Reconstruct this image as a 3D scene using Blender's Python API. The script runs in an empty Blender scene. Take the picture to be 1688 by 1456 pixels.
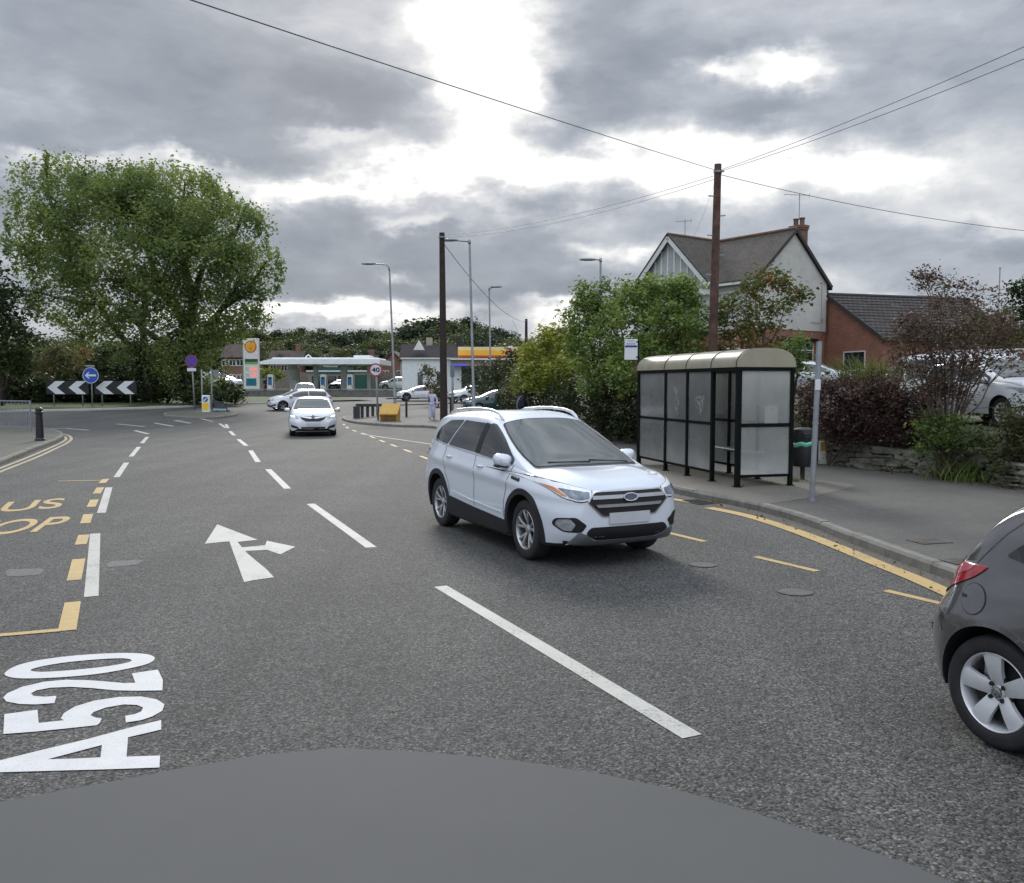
import bpy, bmesh, math, random
import numpy as np
from mathutils import Vector, Matrix, noise as mnoise
from mathutils.bvhtree import BVHTree
from mathutils.geometry import tessellate_polygon
PI = math.pi
R = math.radians
random.seed(11)
SC = bpy.context.scene
COL = SC.collection
# ------------------------------------------------------------------ camera
FPX, CX, CY, CAMH, HZ = 1430.0, 844.0, 728.0, 2.0, 633.0
PITCH = math.atan((CY - HZ) / FPX)
_cp, _sp = math.cos(PITCH), math.sin(PITCH)
def ray(px, py):
    a, b = (px - CX) / FPX, (CY - py) / FPX
    d = Vector((a, _cp + b * _sp, -_sp + b * _cp))
    return d / d.y
def tz(x, y):                       # height of the road surface: the junction beyond 42 m climbs gently
    t = min(max((y - 38.0), 0.0), 82.0)
    return 0.0155 * t * t / (t + 5.0)
def P(px, py, z=0.0):               # point of the ground under a sight line
    d = ray(px, py)
    k = (z - CAMH) / d.z
    if z < 0.3:
        for _ in range(30):
            p = d * k
            k = 0.5 * k + 0.5 * (z + tz(p.x, p.y) - CAMH) / d.z
    return Vector((d.x * k, d.y * k, CAMH + d.z * k))
def D(px, py, y):                   # point at forward distance y
    d = ray(px, py)
    return Vector((d.x * y, y, CAMH + d.z * y))
def px_m(y):                        # photograph pixels per metre at distance y
    return FPX / y
cam_d = bpy.data.cameras.new('camera')
cam = bpy.data.objects.new('camera', cam_d); COL.objects.link(cam)
cam.location = (0, 0, CAMH); cam.rotation_euler = (PI / 2 - PITCH, 0, 0)
cam_d.sensor_width = 36.0; cam_d.lens = 36.0 * FPX / 1688.0
cam_d.clip_start = 0.1; cam_d.clip_end = 5000
SC.camera = cam
SC.view_settings.view_transform = 'Standard'
SC.view_settings.look = 'None'
SC.view_settings.gamma = 1.0
SC.view_settings.exposure = 0.15
# ------------------------------------------------------------------ objects
def tag(o, label=None, cat=None, group=None, kind=None):
    if label: o['label'] = label
    if cat: o['category'] = cat
    if group: o['group'] = group
    if kind: o['kind'] = kind
    return o
def empty(name, loc=(0, 0, 0), rz=0.0, label=None, cat=None, group=None):
    o = bpy.data.objects.new(name, None); COL.objects.link(o)
    o.empty_display_size = 0.1
    o.location = loc; o.rotation_euler = (0, 0, rz)
    return tag(o, label, cat, group)
def link(name, me, parent=None, m=None):
    o = bpy.data.objects.new(name, me); COL.objects.link(o)
    if parent is not None: o.parent = parent
    if m is not None:
        me.materials.clear()
        for q in (m if isinstance(m, (list, tuple)) else [m]): me.materials.append(q)
    return o
def kids(o): return [c for c in bpy.data.objects if c.parent is o]
def copy_tree(o, loc=None, rz=None, label=None, group=None, parent=None):
    c = o.copy(); COL.objects.link(c)
    if parent is not None: c.parent = parent
    for ch in list(o.children): copy_tree(ch, parent=c)
    if loc is not None: c.location = loc
    if rz is not None: c.rotation_euler = (0, 0, rz)
    if label: c['label'] = label
    if group: c['group'] = group
    return c
class MB:
    """collects shapes, then links them as ONE mesh object"""
    def __init__(s): s.v, s.f, s.mi = [], [], []
    def add(s, vs, fs, mi=0):
        b = len(s.v); s.v += [tuple(v) for v in vs]
        for f in fs: s.f.append(tuple(b + i for i in f)); s.mi.append(mi)
        return s
    def box(s, c, d, rz=0.0, mi=0, M=None, bev=0.0):
        hx, hy, hz = d[0] / 2, d[1] / 2, d[2] / 2
        cs, sn = math.cos(rz), math.sin(rz)
        if bev > 0:
            b = min(bev, hx * .9, hy * .9, hz * .9)
            lay = [(-hz, b), (-hz + b, 0), (hz - b, 0), (hz, b)]
            vs, fs = [], []
            for z, i in lay:
                x, y = hx - i, hy - i
                c2 = b * .6 if i == 0 else b * .3
                ring = [(-x + c2, -y), (x - c2, -y), (x, -y + c2), (x, y - c2), (x - c2, y), (-x + c2, y), (-x, y - c2), (-x, -y + c2)]
                vs += [(a, bb, z) for a, bb in ring]
            for k in range(3):
                for j in range(8): fs.append((k * 8 + j, k * 8 + (j + 1) % 8, k * 8 + 8 + (j + 1) % 8, k * 8 + 8 + j))
            fs += [tuple(range(7, -1, -1)), tuple(range(24, 32))]
        else:
            vs = [(x, y, z) for z in (-hz, hz) for x, y in ((-hx, -hy), (hx, -hy), (hx, hy), (-hx, hy))]
            fs = [(3, 2, 1, 0), (4, 5, 6, 7), (0, 1, 5, 4), (1, 2, 6, 5), (2, 3, 7, 6), (3, 0, 4, 7)]
        if M is not None: vs = [M @ Vector(v) for v in vs]
        vs = [(c[0] + x * cs - y * sn, c[1] + x * sn + y * cs, c[2] + z) for x, y, z in vs]
        return s.add(vs, fs, mi)
    def beam(s, a, b, w, h=None, mi=0, up=(0, 0, 1)):
        a, b = Vector(a), Vector(b); h = w if h is None else h
        t = (b - a).normalized(); u = Vector(up)
        if abs(t.dot(u)) > .95: u = Vector((1, 0, 0))
        r = t.cross(u).normalized(); u = r.cross(t).normalized()
        vs = [p + r * (w / 2 * i) + u * (h / 2 * j) for p in (a, b) for i, j in ((-1, -1), (1, -1), (1, 1), (-1, 1))]
        return s.add(vs, [(0, 1, 2, 3), (7, 6, 5, 4), (1, 0, 4, 5), (2, 1, 5, 6), (3, 2, 6, 7), (0, 3, 7, 4)], mi)
    def tube(s, pts, r, n=8, mi=0, cap=True, flat=1.0):
        pts = [Vector(p) for p in pts]
        rr = r if isinstance(r, (list, tuple)) else [r] * len(pts)
        vs, fs = [], []
        ref = None
        for i, p in enumerate(pts):
            t = (pts[min(i + 1, len(pts) - 1)] - pts[max(i - 1, 0)]).normalized()
            if ref is None:
                ref = Vector((0, 0, 1)) if abs(t.z) < .9 else Vector((1, 0, 0))
            a = (ref - t * ref.dot(t)).normalized(); b = t.cross(a); ref = a
            for k in range(n):
                q = 2 * PI * k / n
                vs.append(p + a * (math.cos(q) * rr[i]) + b * (math.sin(q) * rr[i] * flat))
        for i in range(len(pts) - 1):
            for k in range(n):
                k2 = (k + 1) % n
                fs.append((i * n + k, i * n + k2, (i + 1) * n + k2, (i + 1) * n + k))
        if cap: fs += [tuple(range(n - 1, -1, -1)), tuple(range((len(pts) - 1) * n, len(pts) * n))]
        return s.add(vs, fs, mi)
    def lathe(s, prof, n=16, c=(0, 0, 0), axis='z', mi=0, cap=False):
        vs, fs = [], []
        for r, h in prof:
            for k in range(n):
                q = 2 * PI * k / n
                a, b = r * math.cos(q), r * math.sin(q)
                v = {'z': (a, b, h), 'y': (b, h, a), 'x': (h, a, b)}[axis]
                vs.append((c[0] + v[0], c[1] + v[1], c[2] + v[2]))
        for i in range(len(prof) - 1):
            for k in range(n):
                k2 = (k + 1) % n
                fs.append((i * n + k, i * n + k2, (i + 1) * n + k2, (i + 1) * n + k))
        if cap: fs += [tuple(range(n - 1, -1, -1)), tuple(range((len(prof) - 1) * n, len(prof) * n))]
        return s.add(vs, fs, mi)
    def prism(s, poly, fn0, fn1, mi=0):
        """2-D outline poly mapped to 3-D by fn0 (one face) and fn1 (other face)"""
        n = len(poly)
        vs = [fn0(*p) for p in poly] + [fn1(*p) for p in poly]
        fs = []
        for t in tessellate_polygon([[Vector((p[0], p[1], 0)) for p in poly]]):
            fs += [tuple(t), tuple(n + i for i in reversed(t))]
        for i in range(n): fs.append((i, (i + 1) % n, n + (i + 1) % n, n + i))
        return s.add(vs, fs, mi)
    def grid(s, rows, mi=0, wrap=False):
        n = len(rows[0]); vs = [p for r in rows for p in r]; fs = []
        for i in range(len(rows) - 1):
            for k in range(n if wrap else n - 1):
                k2 = (k + 1) % n
                fs.append((i * n + k, i * n + k2, (i + 1) * n + k2, (i + 1) * n + k))
        return s.add(vs, fs, mi)
    def build(s, name, m=None, parent=None, smooth=False, angle=None, recalc=True, loc=None):
        me = bpy.data.meshes.new(name)
        me.from_pydata(s.v, [], s.f)
        if any(s.mi): me.polygons.foreach_set('material_index', s.mi)
        if recalc:
            bm = bmesh.new(); bm.from_mesh(me)
            bmesh.ops.recalc_face_normals(bm, faces=bm.faces); bm.to_mesh(me); bm.free()
        if smooth or angle:
            me.polygons.foreach_set('use_smooth', [True] * len(me.polygons))
            if angle: me.set_sharp_from_angle(angle=R(angle))
        me.update()
        o = link(name, me, parent, m)
        if loc is not None: o.location = loc
        return o
def fill2d(loops):
    """triangulate an outline with holes; returns verts2d, faces"""
    bm = bmesh.new(); es = []
    for lp in loops:
        vs = [bm.verts.new((p[0], p[1], 0)) for p in lp]
        es += [bm.edges.new((vs[i], vs[(i + 1) % len(vs)])) for i in range(len(vs))]
    bmesh.ops.triangle_fill(bm, use_beauty=True, use_dissolve=False, edges=es)
    bm.verts.index_update()
    v = [(q.co.x, q.co.y) for q in bm.verts]; f = [tuple(w.index for w in q.verts) for q in bm.faces]
    bm.free(); return v, f
def text_loops(s, size=1.0, bold=0.0, spacing=1.0):
    """vertices (2-D) and faces of a word set in the built-in typeface"""
    cu = bpy.data.curves.new('lettering', 'FONT'); cu.body = s; cu.size = size; cu.offset = bold; cu.space_character = spacing
    cu.resolution_u = 6
    o = bpy.data.objects.new('lettering', cu); COL.objects.link(o)
    bpy.context.view_layer.update()
    me = bpy.data.meshes.new_from_object(o.evaluated_get(bpy.context.evaluated_depsgraph_get()))
    v = [(q.co.x, q.co.y) for q in me.vertices]; f = [tuple(p.vertices) for p in me.polygons]
    bpy.data.objects.remove(o); bpy.data.curves.remove(cu); bpy.data.meshes.remove(me)
    return v, f
def text_on(mb, s, org, right, up, height, bold=0.0, mi=0, center=True, width=None, spacing=1.0):
    """set a word flat on a plane: org = middle of its baseline"""
    v, f = text_loops(s, 1.0, bold, spacing)
    if not v: return
    xs = [p[0] for p in v]; ys = [p[1] for p in v]
    x0, x1, y0, y1 = min(xs), max(xs), min(ys), max(ys)
    sy = height / (y1 - y0); sx = (width / (x1 - x0)) if width else sy
    org, right, up = Vector(org), Vector(right).normalized(), Vector(up).normalized()
    cx = (x0 + x1) / 2 if center else x0
    mb.add([org + right * ((p[0] - cx) * sx) + up * ((p[1] - y0) * sy) for p in v], f, mi)
# ------------------------------------------------------------------ materials
class NT:
    def __init__(s, m):
        m.use_nodes = True; s.t = m.node_tree; s.n = s.t.nodes; s.n.clear()
    def new(s, typ, **kw):
        q = s.n.new(typ)
        for k, v in kw.items():
            if k.startswith('i_'):
                k2 = k[2:]; q.inputs[int(k2) if k2.isdigit() else k2.replace('_', ' ')].default_value = v
            else: setattr(q, k, v)
        return q
    def l(s, a, b): s.t.links.new(a, b)
    def math(s, op, a, b=None, c=None, clamp=False):
        q = s.n.new('ShaderNodeMath'); q.operation = op; q.use_clamp = clamp
        for i, v in enumerate((a, b, c)):
            if v is None: continue
            if isinstance(v, (int, float)): q.inputs[i].default_value = v
            else: s.l(v, q.inputs[i])
        return q.outputs[0]
    def vmath(s, op, a, b=None, scale=None):
        q = s.n.new('ShaderNodeVectorMath'); q.operation = op
        for i, v in enumerate((a, b)):
            if v is None: continue
            if isinstance(v, (tuple, list)): q.inputs[i].default_value = v
            else: s.l(v, q.inputs[i])
        if scale is not None:
            if isinstance(scale, (int, float)): q.inputs['Scale'].default_value = scale
            else: s.l(scale, q.inputs['Scale'])
        return q.outputs['Value'] if op in ('LENGTH', 'DOT_PRODUCT', 'DISTANCE') else q.outputs['Vector']
    def noise(s, vec, scale, detail=4, rough=.55, dist=0):
        q = s.new('ShaderNodeTexNoise'); q.inputs['Scale'].default_value = scale; q.inputs['Detail'].default_value = detail
        q.inputs['Roughness'].default_value = rough; q.inputs['Distortion'].default_value = dist
        if vec is not None: s.l(vec, q.inputs['Vector'])
        return q
    def ramp(s, fac, stops, interp='LINEAR'):
        q = s.new('ShaderNodeValToRGB'); q.color_ramp.interpolation = interp
        e = q.color_ramp.elements
        while len(e) < len(stops): e.new(.5)
        for el, (p, c) in zip(e, stops):
            el.position = p; el.color = (*c[:3], 1) if isinstance(c, (tuple, list)) else (c, c, c, 1)
        s.l(fac, q.inputs['Fac']); return q.outputs['Color']
    def mix(s, fac, a, b, mode='MIX'):
        q = s.n.new('ShaderNodeMix'); q.data_type = 'RGBA'; q.blend_type = mode
        for i, v in ((0, fac), (6, a), (7, b)):
            if isinstance(v, (int, float)): q.inputs[i].default_value = v if i == 0 else (v, v, v, 1)
            elif isinstance(v, (tuple, list)): q.inputs[i].default_value = (*v[:3], 1)
            else: s.l(v, q.inputs[i])
        return q.outputs[2]
MATS = {}
def mat(name, col, rough=.6, metal=0.0, var=.12, vs=3.0, bump=0.0, bs=40.0, coat=0.0, spec=.5, emit=None, es=1.0, col2=None, dirt=None):
    """principled material; var = brightness mottling, col2 = second colour mixed in by a broad noise"""
    if name in MATS: return MATS[name]
    m = bpy.data.materials.new(name); t = NT(m); MATS[name] = m
    out = t.new('ShaderNodeOutputMaterial'); b = t.new('ShaderNodeBsdfPrincipled')
    t.l(b.outputs[0], out.inputs[0])
    b.inputs['Roughness'].default_value = rough; b.inputs['Metallic'].default_value = metal
    b.inputs['Specular IOR Level'].default_value = spec; b.inputs['Coat Weight'].default_value = coat; b.inputs['Coat Roughness'].default_value = .04
    tc = t.new('ShaderNodeTexCoord').outputs['Object']
    c = None
    if col2 is not None:
        n = t.noise(tc, vs * .5, 5, .6)
        f = t.ramp(n.outputs[0], [(.42, 0.), (.62, 1.)])
        c = t.mix(f, col, col2)
    if var > 0:
        n = t.noise(tc, vs, 6, .65)
        f = t.ramp(n.outputs[0], [(.25, 1 - var * 1.6), (.75, 1 + var)])
        c = t.mix(1.0, c if c is not None else col, f, 'MULTIPLY')
    if c is not None: t.l(c, b.inputs['Base Color'])
    else: b.inputs['Base Color'].default_value = (*col, 1)
    if bump > 0:
        n = t.noise(tc, bs, 5, .6)
        q = t.new('ShaderNodeBump'); q.inputs['Strength'].default_value = bump; q.inputs['Distance'].default_value = .02
        t.l(n.outputs[0], q.inputs['Height']); t.l(q.outputs[0], b.inputs['Normal'])
    if emit is not None:
        b.inputs['Emission Color'].default_value = (*emit, 1); b.inputs['Emission Strength'].default_value = es
    return m
def brick_mat(name, c1, c2, mortar, sx=.225, sy=.075, bump=.4, mort=.010, rough=.85, axis='XZ', off=.5):
    """courses of bricks or tiles laid out along the object's own axes"""
    m = bpy.data.materials.new(name); t = NT(m); MATS[name] = m
    out = t.new('ShaderNodeOutputMaterial'); b = t.new('ShaderNodeBsdfPrincipled'); t.l(b.outputs[0], out.inputs[0])
    b.inputs['Roughness'].default_value = rough
    uv = t.new('ShaderNodeUVMap').outputs[0]
    br = t.new('ShaderNodeTexBrick'); br.offset = off
    t.l(uv, br.inputs['Vector'])
    for k, v in (('Color1', c1), ('Color2', c2), ('Mortar', mortar)): br.inputs[k].default_value = (*v, 1)
    for k, v in (('Scale', 1.0), ('Mortar Size', mort), ('Brick Width', sx), ('Row Height', sy), ('Bias', 0.0), ('Mortar Smooth', .2)): br.inputs[k].default_value = v
    n = t.noise(t.new('ShaderNodeTexCoord').outputs['Object'], 1.3, 6, .65)
    f = t.ramp(n.outputs[0], [(.25, .7), (.75, 1.2)])
    t.l(t.mix(1.0, br.outputs[0], f, 'MULTIPLY'), b.inputs['Base Color'])
    q = t.new('ShaderNodeBump'); q.inputs['Strength'].default_value = bump; q.inputs['Distance'].default_value = .012; q.invert = True
    t.l(br.outputs['Fac'], q.inputs['Height']); t.l(q.outputs[0], b.inputs['Normal'])
    return m
def uv_planar(o, ux, uy):
    """UVs in metres: u along ux, v along uy (object space)"""
    me = o.data; ux, uy = Vector(ux), Vector(uy)
    lay = me.uv_layers.new(name='UVMap')
    for lp in me.loops:
        co = me.vertices[lp.vertex_index].co
        lay.data[lp.index].uv = (co.dot(ux), co.dot(uy))
def glass_mat(name, tint=(.9, .95, .93), rough=.0, mixf=.25, haze=(.6, .62, .62)):
    """thin sheet: mostly see-through, with a dull film on it and reflections"""
    m = bpy.data.materials.new(name); t = NT(m); MATS[name] = m
    out = t.new('ShaderNodeOutputMaterial')
    tr = t.new('ShaderNodeBsdfTransparent'); tr.inputs[0].default_value = (*tint, 1)
    df = t.new('ShaderNodeBsdfDiffuse')
    df.inputs[0].default_value = (*haze, 1)
    tl = t.new('ShaderNodeBsdfTranslucent'); tl.inputs[0].default_value = (*haze, 1)
    ad = t.new('ShaderNodeMixShader'); ad.inputs[0].default_value = .55
    t.l(df.outputs[0], ad.inputs[1]); t.l(tl.outputs[0], ad.inputs[2])
    tco = t.new('ShaderNodeTexCoord').outputs['Object']
    n = t.noise(tco, 1.1, 4, .5); sz = t.new('ShaderNodeSeparateXYZ'); t.l(tco, sz.inputs[0])
    gr = t.ramp(t.math('MULTIPLY', sz.outputs[2], .47), [(.08, 1.7), (.30, .95), (.55, .85), (1.0, 1.25)])      # grime thickest near the ground
    f = t.math('MULTIPLY', t.ramp(n.outputs[0], [(.30, mixf * .75), (.72, mixf * 1.25)]), gr, clamp=True)
    m1 = t.new('ShaderNodeMixShader'); t.l(f, m1.inputs[0]); t.l(tr.outputs[0], m1.inputs[1]); t.l(ad.outputs[0], m1.inputs[2])
    gl = t.new('ShaderNodeBsdfGlossy'); gl.inputs['Roughness'].default_value = .08
    fr = t.new('ShaderNodeFresnel'); fr.inputs[0].default_value = 1.45
    m2 = t.new('ShaderNodeMixShader'); t.l(fr.outputs[0], m2.inputs[0]); t.l(m1.outputs[0], m2.inputs[1]); t.l(gl.outputs[0], m2.inputs[2])
    t.l(m2.outputs[0], out.inputs[0]); return m
def leaf_mat(name, cols, rough=.55, trans=.35):
    """leaves: each leaf's own tint runs along cols"""
    if name in MATS: return MATS[name]
    m = bpy.data.materials.new(name); t = NT(m); MATS[name] = m
    out = t.new('ShaderNodeOutputMaterial')
    at = t.new('ShaderNodeAttribute'); at.attribute_name = 'tint'
    n = len(cols); c = t.ramp(at.outputs['Fac'], [(i / max(1, n - 1), q) for i, q in enumerate(cols)])
    b = t.new('ShaderNodeBsdfPrincipled'); b.inputs['Roughness'].default_value = rough; b.inputs['Specular IOR Level'].default_value = .25
    t.l(c, b.inputs['Base Color'])
    tl = t.new('ShaderNodeBsdfTranslucent'); t.l(t.mix(1.0, c, (1.15, 1.2, .6), 'MULTIPLY'), tl.inputs[0])
    mx = t.new('ShaderNodeMixShader'); mx.inputs[0].default_value = trans
    t.l(b.outputs[0], mx.inputs[1]); t.l(tl.outputs[0], mx.inputs[2]); t.l(mx.outputs[0], out.inputs[0])
    return m
RNG = np.random.default_rng(5)
def leaf_mesh(name, pts, tint, size, m, parent=None, aspect=.55, droop=.3, sizevar=.35, rng=RNG):
    """one folded rhomb per leaf at each of pts (n,3)"""
    n = len(pts)
    th = rng.uniform(0, 2 * PI, n); up = rng.normal(-droop, .45, n)
    L = np.stack([np.cos(th), np.sin(th), up], 1); L /= np.linalg.norm(L, axis=1)[:, None]
    rv = rng.normal(0, 1, (n, 3)) + np.array([0, 0, .9])
    W = np.cross(L, rv); W /= np.maximum(1e-6, np.linalg.norm(W, axis=1))[:, None]
    N = np.cross(W, L)
    s = size * np.clip(rng.lognormal(-.08, sizevar, n), .4, 2.0)[:, None]
    a = pts - L * s * .5; c = pts + L * s * .5
    b = pts + W * s * aspect * .5 + N * s * .08; d = pts - W * s * aspect * .5 + N * s * .08
    V = np.stack([a, b, c, d], 1).reshape(-1, 3).astype(np.float32)
    me = bpy.data.meshes.new(name)
    me.vertices.add(4 * n); me.loops.add(4 * n); me.polygons.add(n)
    me.vertices.foreach_set('co', V.ravel())
    me.loops.foreach_set('vertex_index', np.arange(4 * n, dtype=np.int32))
    me.polygons.foreach_set('loop_start', np.arange(0, 4 * n, 4, dtype=np.int32))
    me.polygons.foreach_set('loop_total', np.full(n, 4, dtype=np.int32))
    me.update(calc_edges=True)
    at = me.attributes.new('tint', 'FLOAT', 'FACE'); at.data.foreach_set('value', np.clip(tint, 0, 1).astype(np.float32))
    return link(name, me, parent, m)
def clumps(center, rad, nclump, per, cr, rng=RNG, shell=.55, low=-1.0):
    """leaf positions: nclump sprays spread through an ellipsoid, per leaves in each; returns pts, tint"""
    d = rng.normal(0, 1, (nclump, 3)); d /= np.linalg.norm(d, axis=1)[:, None]
    d[:, 2] = np.where(d[:, 2] < low, -d[:, 2], d[:, 2])
    r = (shell + (1 - shell) * rng.uniform(0, 1, nclump) ** .6)
    c = np.array(center) + d * r[:, None] * np.array(rad)
    p = np.repeat(c, per, 0) + rng.normal(0, 1, (nclump * per, 3)) * np.array(cr)
    tn = np.repeat(rng.uniform(.15, .85, nclump), per) + rng.normal(0, .13, nclump * per)
    return p, tn
# ------------------------------------------------------------------ sky and light
SUN_AZ, SUN_EL = R(-10.0), R(27.0)          # towards the bright gap ahead of the camera
w = bpy.data.worlds.new('World'); SC.world = w
t = NT(w)
wo = t.new('ShaderNodeOutputWorld')
tc = t.new('ShaderNodeTexCoord').outputs['Generated']
sx = t.new('ShaderNodeSeparateXYZ'); t.l(tc, sx.inputs[0])
X, Y, Z = sx.outputs
ym = t.math('MAXIMUM', Y, .04)
u0, v0 = t.math('DIVIDE', X, ym), t.math('DIVIDE', Z, ym)
zz = t.math('ADD', t.math('MAXIMUM', Z, 0.0), .16)
cp = t.new('ShaderNodeCombineXYZ'); t.l(t.math('DIVIDE', X, zz), cp.inputs[0]); t.l(t.math('DIVIDE', Y, zz), cp.inputs[1])
cpl = cp.outputs[0]
warp = t.noise(t.vmath('MULTIPLY', tc, (1, 1, 2.4)), 5.5, 5, .55)
wv = t.vmath('SUBTRACT', warp.outputs['Color'], (.5, .5, .5))
cuv = t.new('ShaderNodeCombineXYZ'); t.l(u0, cuv.inputs[0]); t.l(v0, cuv.inputs[1])
uvw = t.vmath('ADD', cuv.outputs[0], t.vmath('SCALE', wv, scale=.17))
wfine = t.noise(cuv.outputs[0], 16.0, 5, .62)
uvw = t.vmath('ADD', uvw, t.vmath('SCALE', t.vmath('SUBTRACT', wfine.outputs['Color'], (.5, .5, .5)), scale=.055))
dsq = t.vmath('MULTIPLY', tc, (1, 1, 2.4))
n1 = t.noise(t.vmath('ADD', dsq, t.vmath('SCALE', wv, scale=.10)), 4.2, 7, .55)
n2 = t.noise(t.vmath('ADD', dsq, t.vmath('SCALE', wv, scale=.08)), 13.0, 6, .55)
B = t.math('ADD', t.math('MULTIPLY', t.math('SUBTRACT', n1.outputs[0], .5), .80), t.math('MULTIPLY', t.math('SUBTRACT', n2.outputs[0], .5), .42))
B = t.math('ADD', B, .50)
# cloud masses: direction (as photograph x, y), spread, lift
BLOBS = [(760, 30, 90, 100, .78), (800, 190, 50, 90, .55), (1360, 285, 330, 80, .17), (1250, 340, 330, 120, .06), (1560, 120, 170, 160, .05), (700, 285, 120, 30, .48), (510, 305, 120, 22, .48), (860, 110, 70, 40, .5),
         (330, 262, 70, 14, .35), (100, 262, 110, 14, .35), (20, 385, 30, 30, .40), (1290, 105, 65, 28, .70), (1160, 108, 40, 18, .5), (930, 268, 90, 40, .55),
         (1170, 270, 150, 40, .42), (1450, 265, 170, 40, .34), (520, 530, 190, 18, .75), (890, 540, 40, 22, .7), (655, 430, 20, 18, .45), (420, 520, 60, 14, .45),
         (1010, 400, 45, 20, .42), (1590, 350, 120, 22, .22), (560, 225, 45, 18, .40), (1330, 20, 200, 30, .10), (700, 350, 40, 14, .4), (1420, 470, 70, 14, .3),
         (330, 150, 330, 80, -.13), (600, 185, 130, 50, -.20), (150, 70, 260, 60, -.02), (960, 190, 120, 36, -.20), (1060, 60, 160, 60, -.08),
         (1310, 205, 130, 40, -.14), (620, 440, 210, 60, -.20), (870, 370, 170, 40, -.15), (720, 500, 190, 26, -.22), (1250, 370, 200, 40, -.05), (1080, 330, 60, 24, -.14),
         (1600, 440, 120, 50, -.10), (1550, 180, 140, 60, .02), (960, 480, 100, 40, -.16), (450, 400, 90, 50, -.12), (300, 240, 200, 12, -.1)]
for bx, by, bw, bh, amp in BLOBS:
    d = ray(bx, by)
    q = t.vmath('MULTIPLY', t.vmath('SUBTRACT', uvw, (d.x, d.z, 0)), (FPX / bw, FPX / bh, 0))
    l2 = t.vmath('DOT_PRODUCT', q, q)
    B = t.math('ADD', B, t.math('MULTIPLY', t.math('EXPONENT', t.math('MULTIPLY', l2, -.75)), amp))
cc = t.ramp(B, [(.0, (.180, .214, .268)), (.22, (.226, .262, .320)), (.42, (.312, .350, .408)), (.60, (.472, .502, .556)), (.78, (.68, .695, .715)), (.97, (1.0, 1.0, .99))])
zb = t.new('ShaderNodeMapRange'); zb.interpolation_type = 'SMOOTHSTEP'  # sky above the view, brightened to lift the light on the ground
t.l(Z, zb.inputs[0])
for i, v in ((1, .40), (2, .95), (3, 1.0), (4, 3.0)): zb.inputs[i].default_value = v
yb = t.new('ShaderNodeMapRange'); yb.interpolation_type = 'SMOOTHSTEP'; t.l(Y, yb.inputs[0])     # unseen sky behind the camera, brightened to light what faces it
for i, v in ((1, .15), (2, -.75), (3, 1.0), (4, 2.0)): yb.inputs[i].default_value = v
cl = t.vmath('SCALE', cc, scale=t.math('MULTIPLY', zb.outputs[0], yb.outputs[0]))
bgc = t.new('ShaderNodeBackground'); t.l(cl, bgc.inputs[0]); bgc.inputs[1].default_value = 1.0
sky = t.new('ShaderNodeTexSky'); sky.sky_type = 'NISHITA'; sky.sun_disc = False
sky.sun_elevation = SUN_EL; sky.sun_rotation = SUN_AZ; sky.air_density = 1.0; sky.dust_density = 2.0
bgs = t.new('ShaderNodeBackground'); t.l(sky.outputs[0], bgs.inputs[0]); bgs.inputs[1].default_value = .08
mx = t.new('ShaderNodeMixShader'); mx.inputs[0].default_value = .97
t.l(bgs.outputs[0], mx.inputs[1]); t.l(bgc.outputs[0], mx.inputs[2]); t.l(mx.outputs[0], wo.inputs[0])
w.cycles.sampling_method = 'MANUAL'; w.cycles.sample_map_resolution = 512
sl = bpy.data.lights.new('sun', 'SUN'); so = bpy.data.objects.new('sun', sl); COL.objects.link(so)
sl.energy = 2.0; sl.angle = R(14); sl.color = (1.0, .955, .89)
so.rotation_euler = (PI / 2 - SUN_EL, 0, PI - SUN_AZ)
sdir = Vector((math.sin(SUN_AZ) * math.cos(SUN_EL), math.cos(SUN_AZ) * math.cos(SUN_EL), math.sin(SUN_EL)))
so.rotation_euler = sdir.to_track_quat('Z', 'Y').to_euler()
so.location = (0, 0, 40)
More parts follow.
